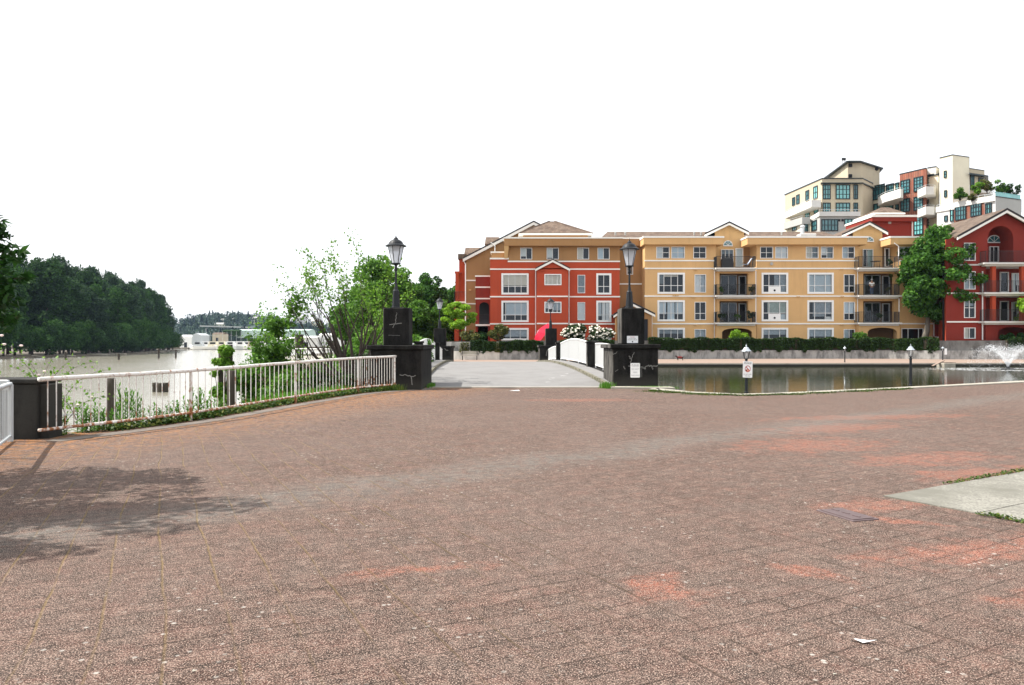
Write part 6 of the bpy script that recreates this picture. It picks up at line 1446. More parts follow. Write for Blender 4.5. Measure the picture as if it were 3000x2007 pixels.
# ------------------------------------------------------------------ VEGETATION
# hedges on the terrace
def hedge(label, P, z0, z1, thick, seed, n_, mat='lf_hedge', drape=.0):
    t = empty('hedge', (P[0][0], P[0][1], z0)); tag(t, label, 'hedge'); rg = np.random.default_rng(seed)
    m = MB(); a = off_(P, .06); b = off_(P, thick-.05); m.prism(a+list(reversed(b)), z0+.05, z1-.1); obj('twigs', m, 'soil', t)
    A = np.array(P, float); L = np.r_[0, np.cumsum(np.hypot(*np.diff(A, axis=0).T))]; s_ = rg.uniform(0, L[-1], n_)
    X = np.interp(s_, L, A[:, 0]); Y_ = np.interp(s_, L, A[:, 1]); top = rg.uniform(0, 1, n_) < .3
    bul = .07*np.sin(X*2.1)+.06*np.sin(X*5.3+1)+.05*np.sin(X*11)
    ht = z1+.07*np.sin(X*1.4)+.05*np.sin(X*3.7)
    low = z0+.14*np.sin(X*2.7)+.10*np.sin(X*7.1)-drape*np.clip(np.sin(X*1.1), 0, 1)
    zz = np.where(top, ht+rg.normal(size=n_)*.035, low+(ht-low)*rg.uniform(0, 1, n_)); yy = np.where(top, Y_+rg.uniform(-.05, thick, n_), Y_-bul-rg.uniform(0, .10, n_))
    quads_obj('leaves', leaves(np.stack([X, yy, zz], 1), n_, .11, seed+1, 1.5, up=.3), mat, t); return t
def wl(x, d=0): 
    A = np.array(WL); return float(np.interp(x, A[:, 0], A[:, 1]))+d
def wx(px):      # X where photo column px meets the terrace wall line
    x = XX(px, 76)
    for _ in range(6): x = XX(px, wl(x))
    return x
def hp(p0, p1, d, k=12): a, b = wx(p0), wx(p1); return [(a+(b-a)*i/k, wl(a+(b-a)*i/k)+d) for i in range(k+1)]
hedge('short clipped hedge over the pale wall, left of the vine gap', hp(1378, 1452, .02, 5), .78, 1.72, .6, 1, 3600)
hedge('clipped hedge over the grey wall by the red parasol', hp(1463, 1592, .02, 6), .80, 1.74, .6, 2, 6000)
hedge('small dark hedge piece between the far pier and the near right pier', hp(1640, 1800, .02, 6), .85, 1.80, .6, 3, 6000)
hedge('long dark clipped hedge along the pond terrace before the yellow building', hp(1900, 2752, .02, 20), .92, 2.02, .6, 4, 30000, drape=.12)
hedge('dark hedge at the far right behind the fountain', hp(2952, 3110, .02, 5), .9, 2.0, .6, 5, 5000)
strip_leaves('wall_vine', [(wx(1348), wl(wx(1348))-.05), (wx(1374), wl(wx(1374))-.05)], .12, 900, .10, 'lf_olive', 9, .75, .9)
strip_leaves('wall_vine', [(wx(1450), wl(wx(1450))-.05), (wx(1466), wl(wx(1466))-.05)], .12, 500, .10, 'lf_olive', 10, .75, .9)

# the big maple right
D = 80.6; b = W(2706, 992, D)
tree('maple_tree', 'large full green tree standing before the right red building', 'tree', (b.x, b.y, GZ), 12.6, 5.5, 1.3, 7, 'lf_big', .24, 27000, 120, .88, 'barklt', None, .30, (1.35, -.4), cone=.30, lo=.25)
# lime tree at the right edge
b = (XX(3058, 76.2), 76.0, GZ-.1); tree('lime_green_tree', 'bright lime leaved tree entering at the right edge of the picture', 'tree', b, 5.4, 3.6, 1.2, 9, 'lf_lime', .18, 6500, 36, .75, 'barklt', None, .12, cone=.15)
# bright japanese maple left of the red building
D = 76.8; b = W(1350, 985, D); tree('small_maple', 'bright yellow green spreading tree left of the red building', 'tree', (XX(1352, D), D, GZ-.1), 4.4, 2.2, .6, 11, 'lf_lime', .13, 5600, 40, .42, 'barkdk', None, .07, (-.25, 0), cone=.35, flat=.45, lo=.1)
for i, (x, y0, rx, rz_, D, mt, lb, n_) in enumerate([(1373, 1000, 1.25, .62, 75.2, 'lf_olive', 'low bronze green rhododendron under the bright spreading tree', 2600), (1461, 998, 1.05, .95, 75.6, 'lf_olive', 'rounded olive rhododendron standing before the red wall', 2800),
        (2163, 998, 1.05, .62, 79.6, 'lf_lime', 'rounded yellow green bush in front of the left stack archway', 1800), (2520, 998, 1.0, .55, 79.9, 'lf_mid', 'small fern like shrub beside the right stack archway', 1300), (2965, 998, 1.5, .5, 76.3, 'lf_dark', 'dark low planting at the foot of the far right building', 1500), (1410, 1000, .8, .5, 76.2, 'lf_dark', 'dark bush between the two olive rhododendrons', 1200)]):
    t, cl = shrub('shrub', lb, 'shrub', (XX(x, D), D, GZ-.1), (rx, .9, rz_), 120+i, mt, .12, n_, 12, rc=.38 if rz_ > .6 else .3)
# white rhododendron
for i, (x, rx, rz_, seed, lb) in enumerate([(1682, 1.35, .95, 5, 'white flowering rhododendron, left half of the pair by the near right pier'), (1757, 1.6, 1.0, 6, 'white flowering rhododendron, right half of the pair by the near right pier')]):
    D = 76.6; t, cl = shrub('rhododendron', lb, 'shrub', (XX(x, D), D, GZ-.1), (rx, .95, rz_), 140+i, 'lf_hedge', .14, 3000, 20, 'white rhododendrons', .45)
    rg = np.random.default_rng(seed); p, d = clump_pts(cl, 230, seed, .95); m = MB(); keep = [q for q, e in zip(p, d) if e[1] < .35]
    m2 = MB()
    for q in keep:
        k0 = len(m.v); r = rg.uniform(.075, .125); m.lathe([(r*.4, -r*.7), (r*1.05, -.1*r), (r*.9, r*.45), (r*.35, r*.8)], 6, tuple(q-np.array([0, .05, 0])), rg.uniform(0, 3))
        for j in range(k0, len(m.v)): v = m.v[j]; m.v[j] = tuple(v[a]+rg.normal()*.016 for a in range(3))
    obj('blossoms', m, 'blossom', t)

# trees behind the bridge, left of the buildings
G2 = 'leafy trees between the inlet and the red building'
tl = [(1090, 78, 10.6, 3.3, 'lf_mid', 'fresh green tree directly behind the near left lantern'), (1150, 82, 9.6, 3.0, 'lf_mid', 'full green tree just right of the near left lantern'), (1040, 92, 8.2, 3.0, 'lf_mid', 'lower green tree left of the near left lantern'),
      (1195, 95, 9.8, 3.2, 'lf_big', 'darker green tree between the two left lanterns'), (1245, 104, 10.6, 2.6, 'lf_big', 'tall narrow dark tree left of the far left lantern'), (1275, 100, 10.0, 2.7, 'lf_wood', 'tallest dark spired tree behind the far left lantern'),
      (1312, 110, 9.0, 2.8, 'lf_big', 'dark tree right of the far left lantern'), (1345, 118, 12.3, 1.7, 'lf_big', 'narrow tree just left of the red building'), (1225, 90, 6.5, 2.6, 'lf_mid', 'low green tree behind the bridge rail'), (1300, 92, 6.6, 2.6, 'lf_mid', 'low green tree behind the bright spreading one'),
      (1100, 96, 7.0, 3.4, 'lf_fresh', 'light green low tree behind the near left pier'), (1010, 96, 6.5, 3.0, 'lf_mid', 'green tree seen through the bare stems')]
for i, (x, D, h_, r, mt, lb) in enumerate(tl):
    tree('leafy_tree', lb, 'tree', (XX(x, D), D, -.2), h_*1.1, r, 1.2, 200+i, mt, .22, 9000, 60, r*.24, 'barkdk', G2, .16, cone=.4 if i in (4, 5, 7) else .2, lo=.1)
t = hedge('low light hedge at the far end of the promenade behind the bridge', [(XX(1175, 78), 78), (XX(1290, 78), 78)], -.1, 1.75, .8, 8, 3500, 'lf_olive')

# shrubs and trees of the near bank
def grow(mb, tips, p, d, L, r, depth, rg, up=.25, spread=.5, nseg=4, kids=(2, 3)):
    pts = [p.copy()]; q = p.copy(); dd_ = d.copy()
    for k in range(nseg):
        dd_ = (dd_+Vector((rg.uniform(-1, 1), rg.uniform(-1, 1), rg.uniform(-.6, .8)))*.12+Vector((0, 0, up*.12))).normalized(); q = q+dd_*(L/nseg); pts.append(q.copy())
    rad = [r*(1-.5*k/nseg) for k in range(nseg+1)]; mb.tube(pts, rad, 6 if r > .02 else 4, False)
    if depth == 0: tips.append((pts, dd_)); return
    for j in range(rg.randint(*kids)):
        k = rg.randint(max(1, nseg//2), nseg); a = rg.uniform(0, 2*PI); side = Vector((math.cos(a), math.sin(a), rg.uniform(-.1, .5)))
        nd = (dd_*1.1+side*spread).normalized(); grow(mb, tips, pts[k].copy(), nd, L*rg.uniform(.5, .78), rad[k]*.62, depth-1, rg, up, spread, nseg, kids)
    tips.append((pts[-2:], dd_))
def bank_tree(name, label, x, y, stems, mat, leaf, per, seed, spreadx=1.0, L=1.6, r=.05, depth=3, leafmask=None, up=.3, extra=None, bark='barkdk', spread=.5):
    rg = random.Random(seed); z = bank_z(x, y)-.1; t = empty(name, (x, y, z)); tag(t, label, 'tree'); mb = MB(); tips = []
    for (dx_, dz_, l_) in stems: d = Vector((dx_*spreadx, rg.uniform(-.3, .3), dz_)).normalized(); grow(mb, tips, Vector((x+dx_*.12, y, z)), d, L*l_, r*rg.uniform(.7, 1.1), depth, rg, up, spread)
    obj('trunk', mb, bark, t, True); C_ = []
    for pts, d in tips:
        for p in pts:
            if leafmask and not leafmask(p, rg): continue
            for k in range(rg.randint(max(1, per//2), per)): C_.append((p.x+rg.gauss(0, .11), p.y+rg.gauss(0, .11), p.z+rg.gauss(0, .10)))
    if extra: C_ += extra(rg)
    C_ = np.array(C_); quads_obj('leaves', leaves(C_, len(C_), leaf, seed, 1.35, up=.2), mat, t); return t
# many stemmed, half bare tree
def maskB(p, rg):
    u = (p.x/p.y*F+CX); v = CY-(p.z-H)/p.y*F
    if v < 880 and u > 880: return rg.random() < .9
    if u > 1080: return rg.random() < (.45 if v < 960 else .15)
    return rg.random() < (.22 if v < 930 else .05)
bank_tree('bank_tree', 'many stemmed half bare tree with sparse fresh leaves on the river bank', -6.45, 31.5, [(-1.6, 1.0, .9), (-1.25, 1.3, 1.0), (-1.0, 1.7, 1.15), (-.8, 2.1, 1.35), (-.5, 2.6, 1.45), (-.2, 2.4, 1.5), (.12, 2.3, 1.45), (.5, 2.0, 1.25), (-1.9, .6, .9), (.9, 1.6, 1.0), (-.6, 2.2, 1.4), (-.05, 2.6, 1.35), (-1.4, 1.7, 1.1), (.3, 2.6, 1.3)], 'lf_fresh', .085, 7, 23, L=2.12, r=.085, depth=3, leafmask=maskB, up=.3, spread=.5, spreadx=1.25)
bank_tree('bank_tree', 'leafy green sapling on the river bank left of the bare stemmed tree', -9.6, 31.0, [(.05, 2, 1.2), (-.35, 2, 1.0), (.3, 1.8, .9), (-.7, 1.5, .8), (.6, 1.3, .65), (-.95, 1.0, .6), (-.1, 2.2, 1.0)], 'lf_mid', .11, 13, 29, L=1.85, r=.035, depth=3, up=.4, spread=.6)
bank_tree('bank_tree', 'thin arching sapling reaching left above the pilings', -10.2, 33.5, [(-.55, 2.3, 1.25), (-.3, 2.4, 1.15), (.5, 2.2, 1.0)], 'lf_fresh', .10, 7, 37, L=2.3, r=.035, depth=2, up=.5, spread=.35)
G3 = 'undergrowth bushes on the river bank'
for i, (x, D, rx, rz_, mt, lf, n_, lb) in enumerate([(840, 30, 1.5, 1.1, 'lf_mid', .10, 3500, 'dense green bush under the leafy sapling'), (770, 31, 1.1, .9, 'lf_mid', .10, 2200, 'green bush left of the sapling, by the pilings'), (652, 32.8, .62, 2.1, 'lf_fresh', .10, 2400, 'yellow green growth climbing the two tall pilings'),
        (960, 34, 1.6, .9, 'lf_mid', .10, 2600, 'low bush behind the bare stems, left'), (1050, 36, 1.5, 1.3, 'lf_mid', .10, 3000, 'bush behind the bare stems, middle'), (1130, 39, 1.7, 2.0, 'lf_fresh', .11, 4000, 'tall light green bush left of the near left pier'), (1200, 46, 1.6, 1.5, 'lf_mid', .12, 3000, 'green bush behind the near left pier'),
        (1040, 48, 2.3, 2.2, 'lf_mid', .13, 4500, 'broad green bush further back on the bank'), (900, 29, 1.5, .75, 'lf_hedge', .08, 3200, 'dark low bush behind the middle of the railing'), (960, 31, 1.6, .8, 'lf_hedge', .09, 3200, 'dark spreading bush at the foot of the bare stems'), (820, 32, 1.7, .9, 'lf_hedge', .09, 3200, 'dark spreading bush behind the sapling'), (1080, 33, 1.6, .9, 'lf_hedge', .09, 3000, 'dark bush at the right foot of the bare stems'), (1150, 34, 1.2, 1.0, 'lf_mid', .10, 2600, 'green bush against the back of the near left pier'), (1010, 27.5, 1.2, .6, 'lf_hedge', .08, 2200, 'dark low bush behind the right part of the railing')]):
    X = XX(x, D); shrub('bank_bush', lb, 'bush', (X, D, max(-1.9, bank_z(X, D)-.1)), (rx, rx*.8, rz_), 300+i, mt, lf, n_, 14, G3)
# lanceolate weeds behind the railing
def weed(seed, h_):
    rg = random.Random(seed); m = MB(); st = MB()
    for s_ in range(rg.randint(3, 5)):
        bx, by = rg.uniform(-.13, .13), rg.uniform(-.08, .08); hh_ = h_*rg.uniform(.7, 1.1); tx = bx+rg.uniform(-.06, .06)
        st.tube([(bx, by, -.1), (tx, by, hh_)], [.007, .004], 5, False)
        for k in range(20):
            f = .15+.85*k/19; a = k*2.4+rg.uniform(-.3, .3); l_ = .13*(1.15-f*.45)*rg.uniform(.8, 1.2); el = R(20+45*f); c = Vector((bx+(tx-bx)*f, by, hh_*f)); d = Vector((math.cos(a)*math.cos(el), math.sin(a)*math.cos(el), math.sin(el))); sdv = Vector((-math.sin(a), math.cos(a), 0))*.014
            e = c+d*l_+Vector((0, 0, -.02)); mm = c+d*l_*.45; m.quad(c, mm+sdv, e, mm-sdv)
    return m, st
protos = []
for s_ in range(5):
    t = empty('weed_plant', (0, 0, -50)); m, st = weed(s_+1, .5); lobj('leaves', m, 'lf_grass' if s_ % 2 else 'lf_mid', t); lobj('stalk', st, 'lf_mid', t); protos.append([t, False])
rr = random.Random(6); k = 0
spots = [(158, 1.0), (185, 1.1), (205, .9), (232, 1.15), (252, 1.1), (275, 1.0), (292, 1.2), (315, .9), (333, 1.1), (352, 1.5), (372, 1.6), (398, 1.55), (415, 1.45), (432, 1.0), (470, .8), (490, .9), (510, 1.05), (530, .9), (555, 1.15), (578, 1.4), (600, 1.3), (618, 1.1), (640, .9), (170, .7), (300, .8), (660, .8), (455, .7), (540, .8)]
for x, sc in spots:
    D = float(np.interp(x, [130, 572, 893], [13.1, 16.1, 21.0]))+rr.uniform(.15, .45); X = XX(x, D); pt = protos[k % 5]; o = pt[0] if not pt[1] else copy_tree(pt[0]); pt[1] = True; k += 1
    o.location = (X, D, -.12); o.scale = (1.25, 1.25, sc*1.02); o.rotation_euler.z = rr.uniform(0, 6); tag(o, 'tall weed with narrow pointed leaves growing just behind the rusty railing', 'plant', 'narrow leaved weeds behind the railing')
# rose bush beyond the concrete block
def arch_rose():
    rg = random.Random(44); x, y = -9.5, 15.0; t = empty('rose_bush', (x, y, -.3)); tag(t, 'arching rose bush with pale pink flowers behind the concrete block', 'shrub'); mb = MB(); C_ = []; fl = []
    for k in range(30):
        a = rg.uniform(-1.2, 1.6); L = rg.uniform(.7, 1.5); p = Vector((x+rg.uniform(-.9, .9), y+rg.uniform(-.4, .4), .1)); d = Vector((math.sin(a), rg.uniform(-.4, .2), 1.15)).normalized(); pts = [p.copy()]
        for j in range(8): d = (d+Vector((math.sin(a)*.10, 0, -.22 if j > 2 else -.02))).normalized(); p = p+d*L/6; pts.append(p.copy())
        mb.tube(pts, [.008-.0007*j for j in range(9)], 4, False)
        for q in pts[2:]:
            for j in range(rg.randint(3, 8)): C_.append((q.x+rg.gauss(0, .06), q.y+rg.gauss(0, .06), q.z+rg.gauss(0, .05)))
        if k % 3 == 0: fl.append(pts[rg.randint(4, 7)])
    fl += [W(62, 1018, 14.4), W(12, 1014, 14.4), W(5, 988, 14.4)]
    obj('stems', mb, 'barkdk', t, True); quads_obj('leaves', leaves(np.array(C_), len(C_), .05, 4, 1.4, up=.4), 'lf_fresh', t); m = MB()
    for q in fl: m.lathe([(.008, -.02), (.032, -.005), (.036, .012), (.015, .022)], 8, (q.x, q.y, q.z+.03), rg.uniform(0, 2))
    obj('blossoms', m, 'pinkish', t)
arch_rose()
# broad leaved tree overhanging from the left, shading the paving
def overhang():
    rg = random.Random(77); bx, by = -8.3, 7.5; t = empty('cherry_tree', (bx, by, -.3)); tag(t, 'broad leaved tree whose leaf sprays enter at the left edge of the picture', 'tree'); mb = MB()
    mb.tube([(bx, by, -.4), (bx+.1, by, .8), (bx+.2, by+.1, 1.8), (bx+.25, by, 3.8)], [.17, .13, .11, .05], 10); C_ = []; 
    cl = []
    while len(cl) < 75:
        x, y, z = -7.9+rg.uniform(-1.9, 1.9), 7.7+rg.uniform(-2.6, 2.4), 3.35+rg.uniform(-1.6, 1.6); r = rg.uniform(.3, .5)
        if ((x+7.9)/1.9)**2+((y-7.7)/2.6)**2+((z-3.35)/1.7)**2 > 1 or x+r+.1 > -.667*y or x+r > -5.7: continue
        cl.append((x, y, z, r, r, r*.7))
    tgt = [W(14, 690, 9.2), W(8, 735, 9.2), W(35, 760, 9.4), W(60, 735, 9.4), W(20, 790, 9.2), W(30, 830, 9.4), W(90, 815, 9.6), W(15, 870, 9.4), W(25, 900, 9.4), W(55, 930, 9.5), W(20, 960, 9.4), W(50, 880, 9.4), W(10, 850, 9.2), W(10, 650, 9.2)]
    for q in tgt: cl.append((q.x-.10, q.y, q.z, .13, .2, .08))
    for c in cl:
        e = Vector(c[:3]); s0 = Vector((bx+.15, by, min(2.8, max(.9, e.z-.5)))); mb.tube([s0, s0.lerp(e, .5)+Vector((0, 0, .12)), e], [.035, .02, .008], 5, False)
    obj('trunk', mb, 'barkdk', t, True); p, d = clump_pts(cl, 12000, 3, .2); q2, d2 = clump_pts([c for c in cl[-14:]], 330, 5, .1); p = np.concatenate([p, q2]); n_ = len(p)
    quads_obj('crown', leaves(p, n_, .065, 9, 2.3, up=.5), 'lf_cherry', t)
overhang()

# ------------------------------------------------------------------ FAR BANK WOOD, MARINA, HILLS
m = MB(); m.prism([(-700, 120), (-134, 150), (-135, 205), (-134, 242), (-139, 285), (-158, 345), (-178, 412), (-205, 425), (-700, 430)], -5.8, -2.1)
tag(obj('far_bank', m, 'mud'), kind='structure')
def far_proto(seed, h_, r, mat, leaf, n_, low=.04, cone=.2):
    t = empty('bank_wood_tree', (0, 0, 0)); cl = ell_clumps((0, 0, h_*.54), (r*.8, r*.8, h_*.42), 46, r*.30, seed, lo=.2, cone=cone); mb = MB(); mb.tube([(0, 0, -1), (.2, 0, h_*.3), (0, .2, h_*.8)], [.4, .3, .1], 6); lobj('trunk', mb, 'barkdk', t)
    p, d = clump_pts(cl, n_, seed, .5); V = leaves(p, n_, leaf, seed+1, 1.3, up=.5, out=d*.5); quads_obj('crown', V, mat, t); return t
FP = [far_proto(401, 24, 7.5, 'lf_dark', .62, 9000), far_proto(402, 22, 7.0, 'lf_dark2', .62, 9000, cone=.4), far_proto(403, 25, 6.0, 'lf_wood', .6, 8000, cone=.5), far_proto(404, 19, 7.5, 'lf_dark2', .6, 8000)]
FB = [far_proto(411, 11, 5.6, 'lf_wood', .46, 5200, cone=.1), far_proto(412, 8.5, 5.0, 'lf_dark', .46, 4800, cone=.05)]
used = set(); rr = random.Random(15)
def put(pl, x, y, z, s_, sz, label, cat, group):
    o = pl if pl.name not in used else copy_tree(pl); used.add(pl.name); o.location = (x, y, z); o.rotation_euler.z = rr.uniform(0, 6.28); o.scale = (s_, s_, sz); tag(o, label, cat, group)
def topz(px):  # skyline of the wood in the photograph
    return float(np.interp(px, [-200, 60, 90, 120, 155, 175, 240, 300, 340, 400, 450, 480, 520, 545, 560], [722, 730, 720, 712, 728, 762, 778, 796, 805, 816, 832, 858, 884, 912, 940]))
bank = [(-136, 180), (-135, 205), (-134, 242), (-139, 285), (-158, 345), (-176, 405)]
bl = np.array(bank); Lb = np.r_[0, np.cumsum(np.hypot(*np.diff(bl, axis=0).T))]
for row, (o_, n_) in enumerate(((9, 24), (20, 20), (33, 15))):
    for k in range(n_):
        s_ = Lb[-1]*(k+.5+rr.uniform(-.3, .3))/n_; x = float(np.interp(s_, Lb, bl[:, 0]))-o_+rr.uniform(-2, 2); y = float(np.interp(s_, Lb, bl[:, 1]))+o_*.12+rr.uniform(-3, 3)
        px_ = CX+x/y*F; ht = ZZ(topz(px_), y)+2.1; pl = rr.choice(FP); h0 = {FP[0].name: 24, FP[1].name: 22, FP[2].name: 25, FP[3].name: 19}[pl.name]
        sz = ht/h0*(.97 if row else .88)*rr.uniform(.93, 1.03); put(pl, x, y, -2.2, max(.7, min(1.05, sz)), sz, 'dark green tree in the dense wood on the far river bank', 'tree', 'trees of the far bank wood')
for k in range(34):
    s_ = Lb[-1]*(k+.5+rr.uniform(-.4, .4))/34; x = float(np.interp(s_, Lb, bl[:, 0]))-2.5+rr.uniform(-1.5, 1); y = float(np.interp(s_, Lb, bl[:, 1]))
    put(rr.choice(FB), x, y, -2.4, rr.uniform(.8, 1.1), rr.uniform(.75, 1.3), 'rounded green bush at the water edge below the far bank wood', 'bush', 'bushes at the foot of the far bank wood')
m = MB(); rr2 = random.Random(5)
for k in range(26):
    s_ = Lb[-1]*rr2.random(); x = float(np.interp(s_, Lb, bl[:, 0])); y = float(np.interp(s_, Lb, bl[:, 1])); a = rr2.uniform(-.5, .5); L = rr2.uniform(2, 7); m.tube([(x-1, y, -2.0), (x-1+L*math.cos(a), y+L*math.sin(a), -2.3)], .18, 5)
tag(obj('driftwood', m, 'kerb'), 'bleached drift logs strewn along the muddy far bank', kind='stuff')
# marina shore
m = MB(); m.prism([(-420, 520), (-180, 505), (60, 505), (60, 900), (-420, 900)], -5.7, -1.2); tag(obj('shore', m, 'mud'), kind='structure')
# far hill
m = MB(); nxh = 70; X0h, X1h = -900, 300
def hill_h(x): return 4+25*math.exp(-((x+520)/420)**2)+5*math.sin(x*.013)+3*math.sin(x*.031)
for j, (y, f) in enumerate(((760, .0), (860, .35), (980, .75), (1100, 1.0), (1250, .9))):
    for i in range(nxh): x = X0h+(X1h-X0h)*i/(nxh-1); m.v.append((x*y/1000*1.0, y, -1.2+hill_h(x)*f))
m.f = [(j*nxh+i, j*nxh+i+1, (j+1)*nxh+i+1, (j+1)*nxh+i) for j in range(4) for i in range(nxh-1)]; tag(obj('hill', m, 'lf_far', smooth=True), kind='structure')
def hz(x, y):
    f = float(np.interp(y, [760, 860, 980, 1100, 1250], [0, .35, .75, 1, .9])); return -1.2+hill_h(x/y*1000)*f
rg = np.random.default_rng(77); V = []; V2 = []
for k in range(900):
    y = rg.uniform(640, 1130); x = rg.uniform(-.47, -.07)*y; z = hz(x, y) if y > 760 else -1.2; con = rg.uniform() < .22+.25*(math.sin(x*.03+y*.01) > .3); h_ = rg.uniform(9, 16)*(1.15 if con else 1.0)
    n_ = 150
    if con:
        f = rg.uniform(0, 1, n_)**.7; r = (1-f)*h_*.23*rg.uniform(.4, 1, n_); a = rg.uniform(0, 2*PI, n_); c = np.stack([x+r*np.cos(a), y+r*np.sin(a), z+h_*(.05+.95*f)], 1); V2.append(leaves(c, n_, 1.3, int(k), 1.4, up=.1))
    else:
        p = rg.normal(size=(n_, 3)); p /= np.linalg.norm(p, axis=1)[:, None]; p *= rg.uniform(.6, 1, (n_, 1)); c = np.stack([x+p[:, 0]*h_*.42, y+p[:, 1]*h_*.42, z+h_*.55+p[:, 2]*h_*.45], 1); V.append(leaves(c, n_, 1.5, int(k), 1.3, up=.4))
tag(quads_obj('distant_wood', np.concatenate(V), 'lf_far'), 'distant broadleaf wood over the low hill', kind='stuff')
tag(quads_obj('distant_conifer_wood', np.concatenate(V2), 'lf_conf'), 'distant dark conifer wood over the low hill', kind='stuff')
# houses on the hill
for i, (x, y, D, w_, h_) in enumerate([(655, 938, 1000, 9, 4), (690, 935, 1010, 8, 4), (745, 932, 1020, 8, 5), (880, 930, 980, 12, 5), (925, 940, 950, 10, 4), (975, 945, 930, 14, 4), (1030, 936, 960, 10, 4), (820, 942, 960, 9, 4), (640, 950, 930, 10, 3)]):
    X, Z = XX(x, D), ZZ(y, D); t = empty('hillside_house', (X, D, Z-h_-3)); tag(t, 'tiny pale house among the trees of the distant hill', 'house', 'houses on the distant hill')
    m = MB(); m.box(-w_/2, w_/2, 0, 8, 0, h_+3); lobj('wall', m, 'whiter' if i % 2 else 'beigelt', t); m = MB(); m.hexa([(-w_/2-.6, -.6, h_+3), (w_/2+.6, -.6, h_+3), (w_/2+.6, 8.6, h_+3), (-w_/2-.6, 8.6, h_+3), (-w_/2-.6, 3.8, h_+5), (w_/2+.6, 3.8, h_+5), (w_/2+.6, 4.2, h_+5), (-w_/2-.6, 4.2, h_+5)]); lobj('roof', m, 'greyr', t)
    for k in (-1, 1): m = MB(); m.box(k*w_*.25-.8, k*w_*.25+.8, -.05, .0, h_, h_+1.6); lobj('window', m, 'tealdk', t)
# elevated road
t = empty('road_viaduct', (XX(650, 800), 800, -1)); tag(t, 'long pale elevated road crossing in front of the distant hill', 'bridge')
m = MB(); z = ZZ(957, 800); m.hexa([(XX(585, 800), 800, z), (XX(745, 800), 790, z-1.6), (XX(745, 800), 802, z-1.6), (XX(585, 800), 812, z), (XX(585, 800), 800, z+1.3), (XX(745, 800), 790, z-.4), (XX(745, 800), 802, z-.4), (XX(585, 800), 812, z+1.3)]); obj('deck', m, 'greyr', t)
for x in (600, 640, 680, 720): m = MB(); m.box(XX(x, 800)-1, XX(x, 800)+1, 803, 806, -3, z-1.5); obj('pier', m, 'greyr', t)
# boathouses, sheds and boats
def shed(name, label, x0, x1, y0, yb, D, mat, roof='gable', rmat='greyr', dep=10, ribs=0):
    X0, X1, zt, zb = XX(x0, D), XX(x1, D), ZZ(y0, D), ZZ(yb, D); t = empty(name, ((X0+X1)/2, D, zb)); tag(t, label, name.replace('_', ' ')); zr = zt-(zt-zb)*.16
    m = MB(); m.box(X0, X1, D, D+dep, zb, zr); 
    for k in range(ribs): x = X0+(X1-X0)*(k+.5)/ribs; m.box(x-.12, x+.12, D-.12, D-.005, zb, zr)
    obj('wall', m, mat, t); m = MB()
    if roof == 'gable': m.hexa([(X0-.2, D-.3, zr), (X1+.2, D-.3, zr), (X1+.2, D+dep, zr), (X0-.2, D+dep, zr), (X0+(X1-X0)*.48, D-.3, zt), (X0+(X1-X0)*.52, D-.3, zt), (X0+(X1-X0)*.52, D+dep, zt), (X0+(X1-X0)*.48, D+dep, zt)])
    else: m.hexa([(X0-.2, D-.3, zr), (X1+.2, D-.3, zr), (X1+.2, D+dep, zr), (X0-.2, D+dep, zr), (X0-.2, D+dep*.45, zt), (X1+.2, D+dep*.45, zt), (X1+.2, D+dep*.55, zt), (X0-.2, D+dep*.55, zt)])
    obj('roof', m, rmat, t); m = MB(); w_ = (X1-X0); m.box(X0+w_*.35, X0+w_*.6, D-.06, D-.01, zb, zb+(zr-zb)*.5); obj('door', m, 'interior', t)
    return t
shed('boathouse', 'white slab sided boathouse at the left end of the marina', 527, 562, 981, 1019, 478, 'white', 'hip', 'white')
shed('boathouse', 'grey ribbed metal boathouse with a gable end, left in the marina', 563, 588, 976, 1016, 476, 'galv', 'gable', 'galv', 14, 9)
shed('boathouse', 'small tan roofed house with dark windows behind the marina boats', 622, 652, 974, 1001, 495, 'beige', 'hip', 'tile')
shed('warehouse', 'long pale green roofed warehouse behind the marina', 696, 905, 964, 990, 520, 'teal', 'hip', 'teal', 18)
M['mint'] = mat_plain('pale_mint_cladding', (.50, .64, .58), .6, var=.08)
for ob in bpy.data.objects:
    if ob.parent and ob.parent.name.startswith('warehouse') and ob.name.startswith(('wall', 'roof')): ob.data.materials[0] = M['mint']
shed('warehouse', 'dark green shed behind the tan roofed house', 652, 698, 966, 985, 515, 'lf_dark', 'hip', 'lf_dark', 10)
shed('boathouse', 'long white boathouse right of the leafy sapling', 790, 860, 988, 1018, 480, 'white', 'hip', 'whiter')
shed('boathouse', 'white boathouse with pale roof in the middle of the marina', 862, 930, 984, 1016, 482, 'whiter', 'hip', 'white')
shed('boathouse', 'white two storey boathouse seen through the bare stems', 935, 1010, 976, 1014, 490, 'white', 'hip', 'whiter')
shed('boathouse', 'rightmost white boathouse of the marina', 1015, 1090, 980, 1014, 492, 'whiter', 'gable', 'white')
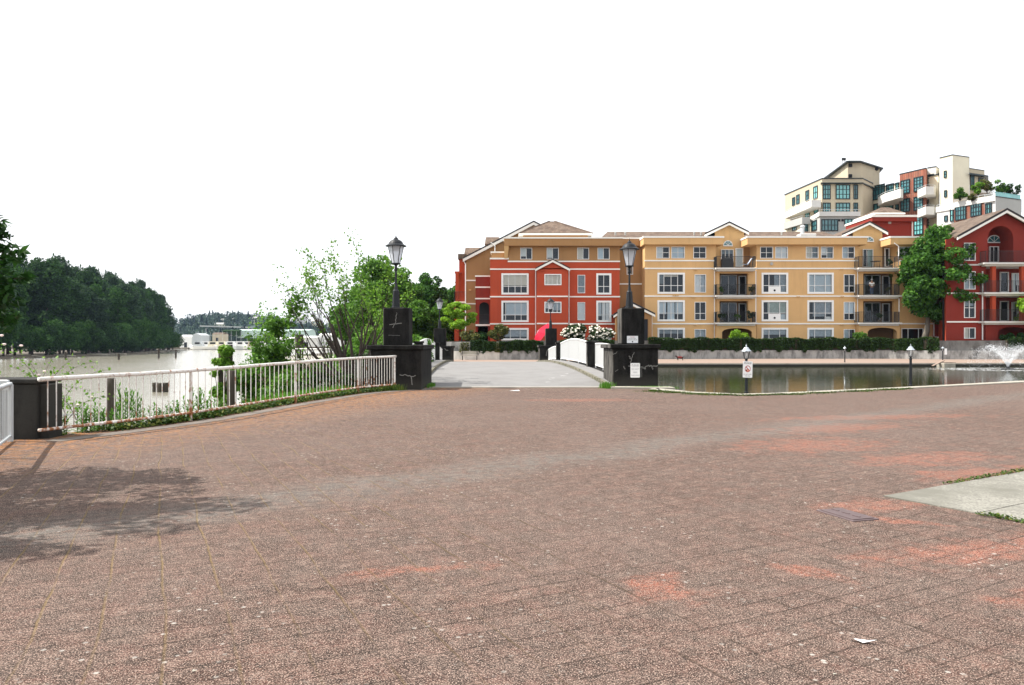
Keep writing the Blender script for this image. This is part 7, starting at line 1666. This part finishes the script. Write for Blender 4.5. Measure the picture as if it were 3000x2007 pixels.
def boat(x, D, L, label, hull='white', cab='white', flip=1):
    X = XX(x, D); t = empty('motor_boat', (X, D, -2.6)); tag(t, label, 'boat', 'boats moored in the marina'); m = MB(); st_ = []
    for s_, w_, zt, zk in ((-.5, .13, 1.3, 0), (-.3, .16, 1.3, -.3), (0, .17, 1.4, -.4), (.3, .12, 1.7, -.3), (.5, .005, 2.1, .6)): st_.append((s_*L*flip, w_*L, zt, zk))
    for sx_, w_, zt, zk in st_: m.v += [(sx_, -w_, zt), (sx_, -w_*.7, zk+.5), (sx_, 0, zk), (sx_, w_*.7, zk+.5), (sx_, w_, zt)]
    for i in range(4):
        for j in range(4): a = i*5+j; m.f.append((a, a+1, a+6, a+5))
        m.f.append((i*5+4, i*5, i*5+5, i*5+9))
    m.f.append((0, 4, 3, 2, 1)); lobj('hull', m, hull, t)
    m = MB(); m.hexa([(-.32*L, -.12*L, 1.3), (.15*L, -.12*L, 1.3), (.15*L, .12*L, 1.3), (-.32*L, .12*L, 1.3), (-.28*L, -.1*L, 3.4), (.02*L, -.1*L, 3.4), (.02*L, .1*L, 3.4), (-.28*L, .1*L, 3.4)]); lobj('cabin', m, cab, t)
    m = MB(); m.box(-.22*L, .0*L, -.125*L, -.115*L, 2.3, 3.0); lobj('window', m, 'interior', t)
    m = MB(); m.tube([(-.1*L, 0, 3.4), (-.1*L, 0, 7.5)], .06, 5); m.tube([(-.1*L-1, 0, 5.8), (-.1*L+1, 0, 5.8)], .04, 4); lobj('mast', m, 'galv', t); t.scale = (1, 1, 1.45)
for i, (x, L, lb, hl, cb) in enumerate([(598, 11, 'white cabin cruiser beside the ribbed metal boathouse', 'white', 'white'), (622, 12, 'white motor boat before the tan roofed house, left', 'white', 'whiter'), (645, 13, 'white motor boat before the tan roofed house, right', 'whiter', 'white'), (670, 10, 'small white cruiser left of the red hulled boat', 'white', 'galv'),
        (698, 11, 'red hulled boat in the marina beside the pilings', 'signred', 'white'), (730, 12, 'white boat partly behind the sapling', 'white', 'white'), (610, 9, 'grey white tug with raised cabin in the marina', 'galv', 'white'), (775, 11, 'white boat just left of the long white boathouse', 'white', 'whiter'), (588, 13, 'tall white cruiser tight against the ribbed metal boathouse', 'white', 'galv'), (634, 14, 'large white houseboat in the middle of the marina', 'white', 'beigelt'), (658, 12, 'white cruiser with beige cabin in the marina', 'whiter', 'beigelt'), (684, 13, 'white boat with tall cabin right behind the red hulled boat', 'white', 'white'), (712, 12, 'grey hulled boat right of the red hulled boat', 'galv', 'white'), (750, 14, 'white houseboat seen past the sapling', 'white', 'beige')]):
    boat(x, 468-i*2, L, lb, hl, cb, 1 if i % 2 else -1)
t = empty('marina_dock', (XX(600, 462), 462, -2.6)); tag(t, 'low timber dock on piles along the marina front', 'dock')
m = MB(); m.box(XX(528, 455), XX(690, 455), 455, 458, -1.9, -1.3); obj('deck', m, 'kerb', t)
for x in (553, 562, 569, 573, 578, 584, 612, 640, 668): m = MB(); m.tube([(XX(x, 454.5), 454.5, -4), (XX(x, 454.5), 454.5, -1.3)], .3, 6); obj('pile', m, 'wood', t)

# ------------------------------------------------------------------ AIR
hm = bpy.data.materials.new('haze_air'); hm.use_nodes = True; t_ = hm.node_tree; t_.nodes.remove(t_.nodes['Principled BSDF'])
pv = t_.nodes.new('ShaderNodeVolumePrincipled'); pv.inputs['Color'].default_value = (.55, .75, 1, 1); pv.inputs['Density'].default_value = .00006; t_.links.new(pv.outputs[0], t_.nodes['Material Output'].inputs['Volume'])
m = MB(); m.box(-2500, 2500, -150, 2500, -8, 75); tag(obj('haze', m, hm), kind='stuff')
print('DONE')
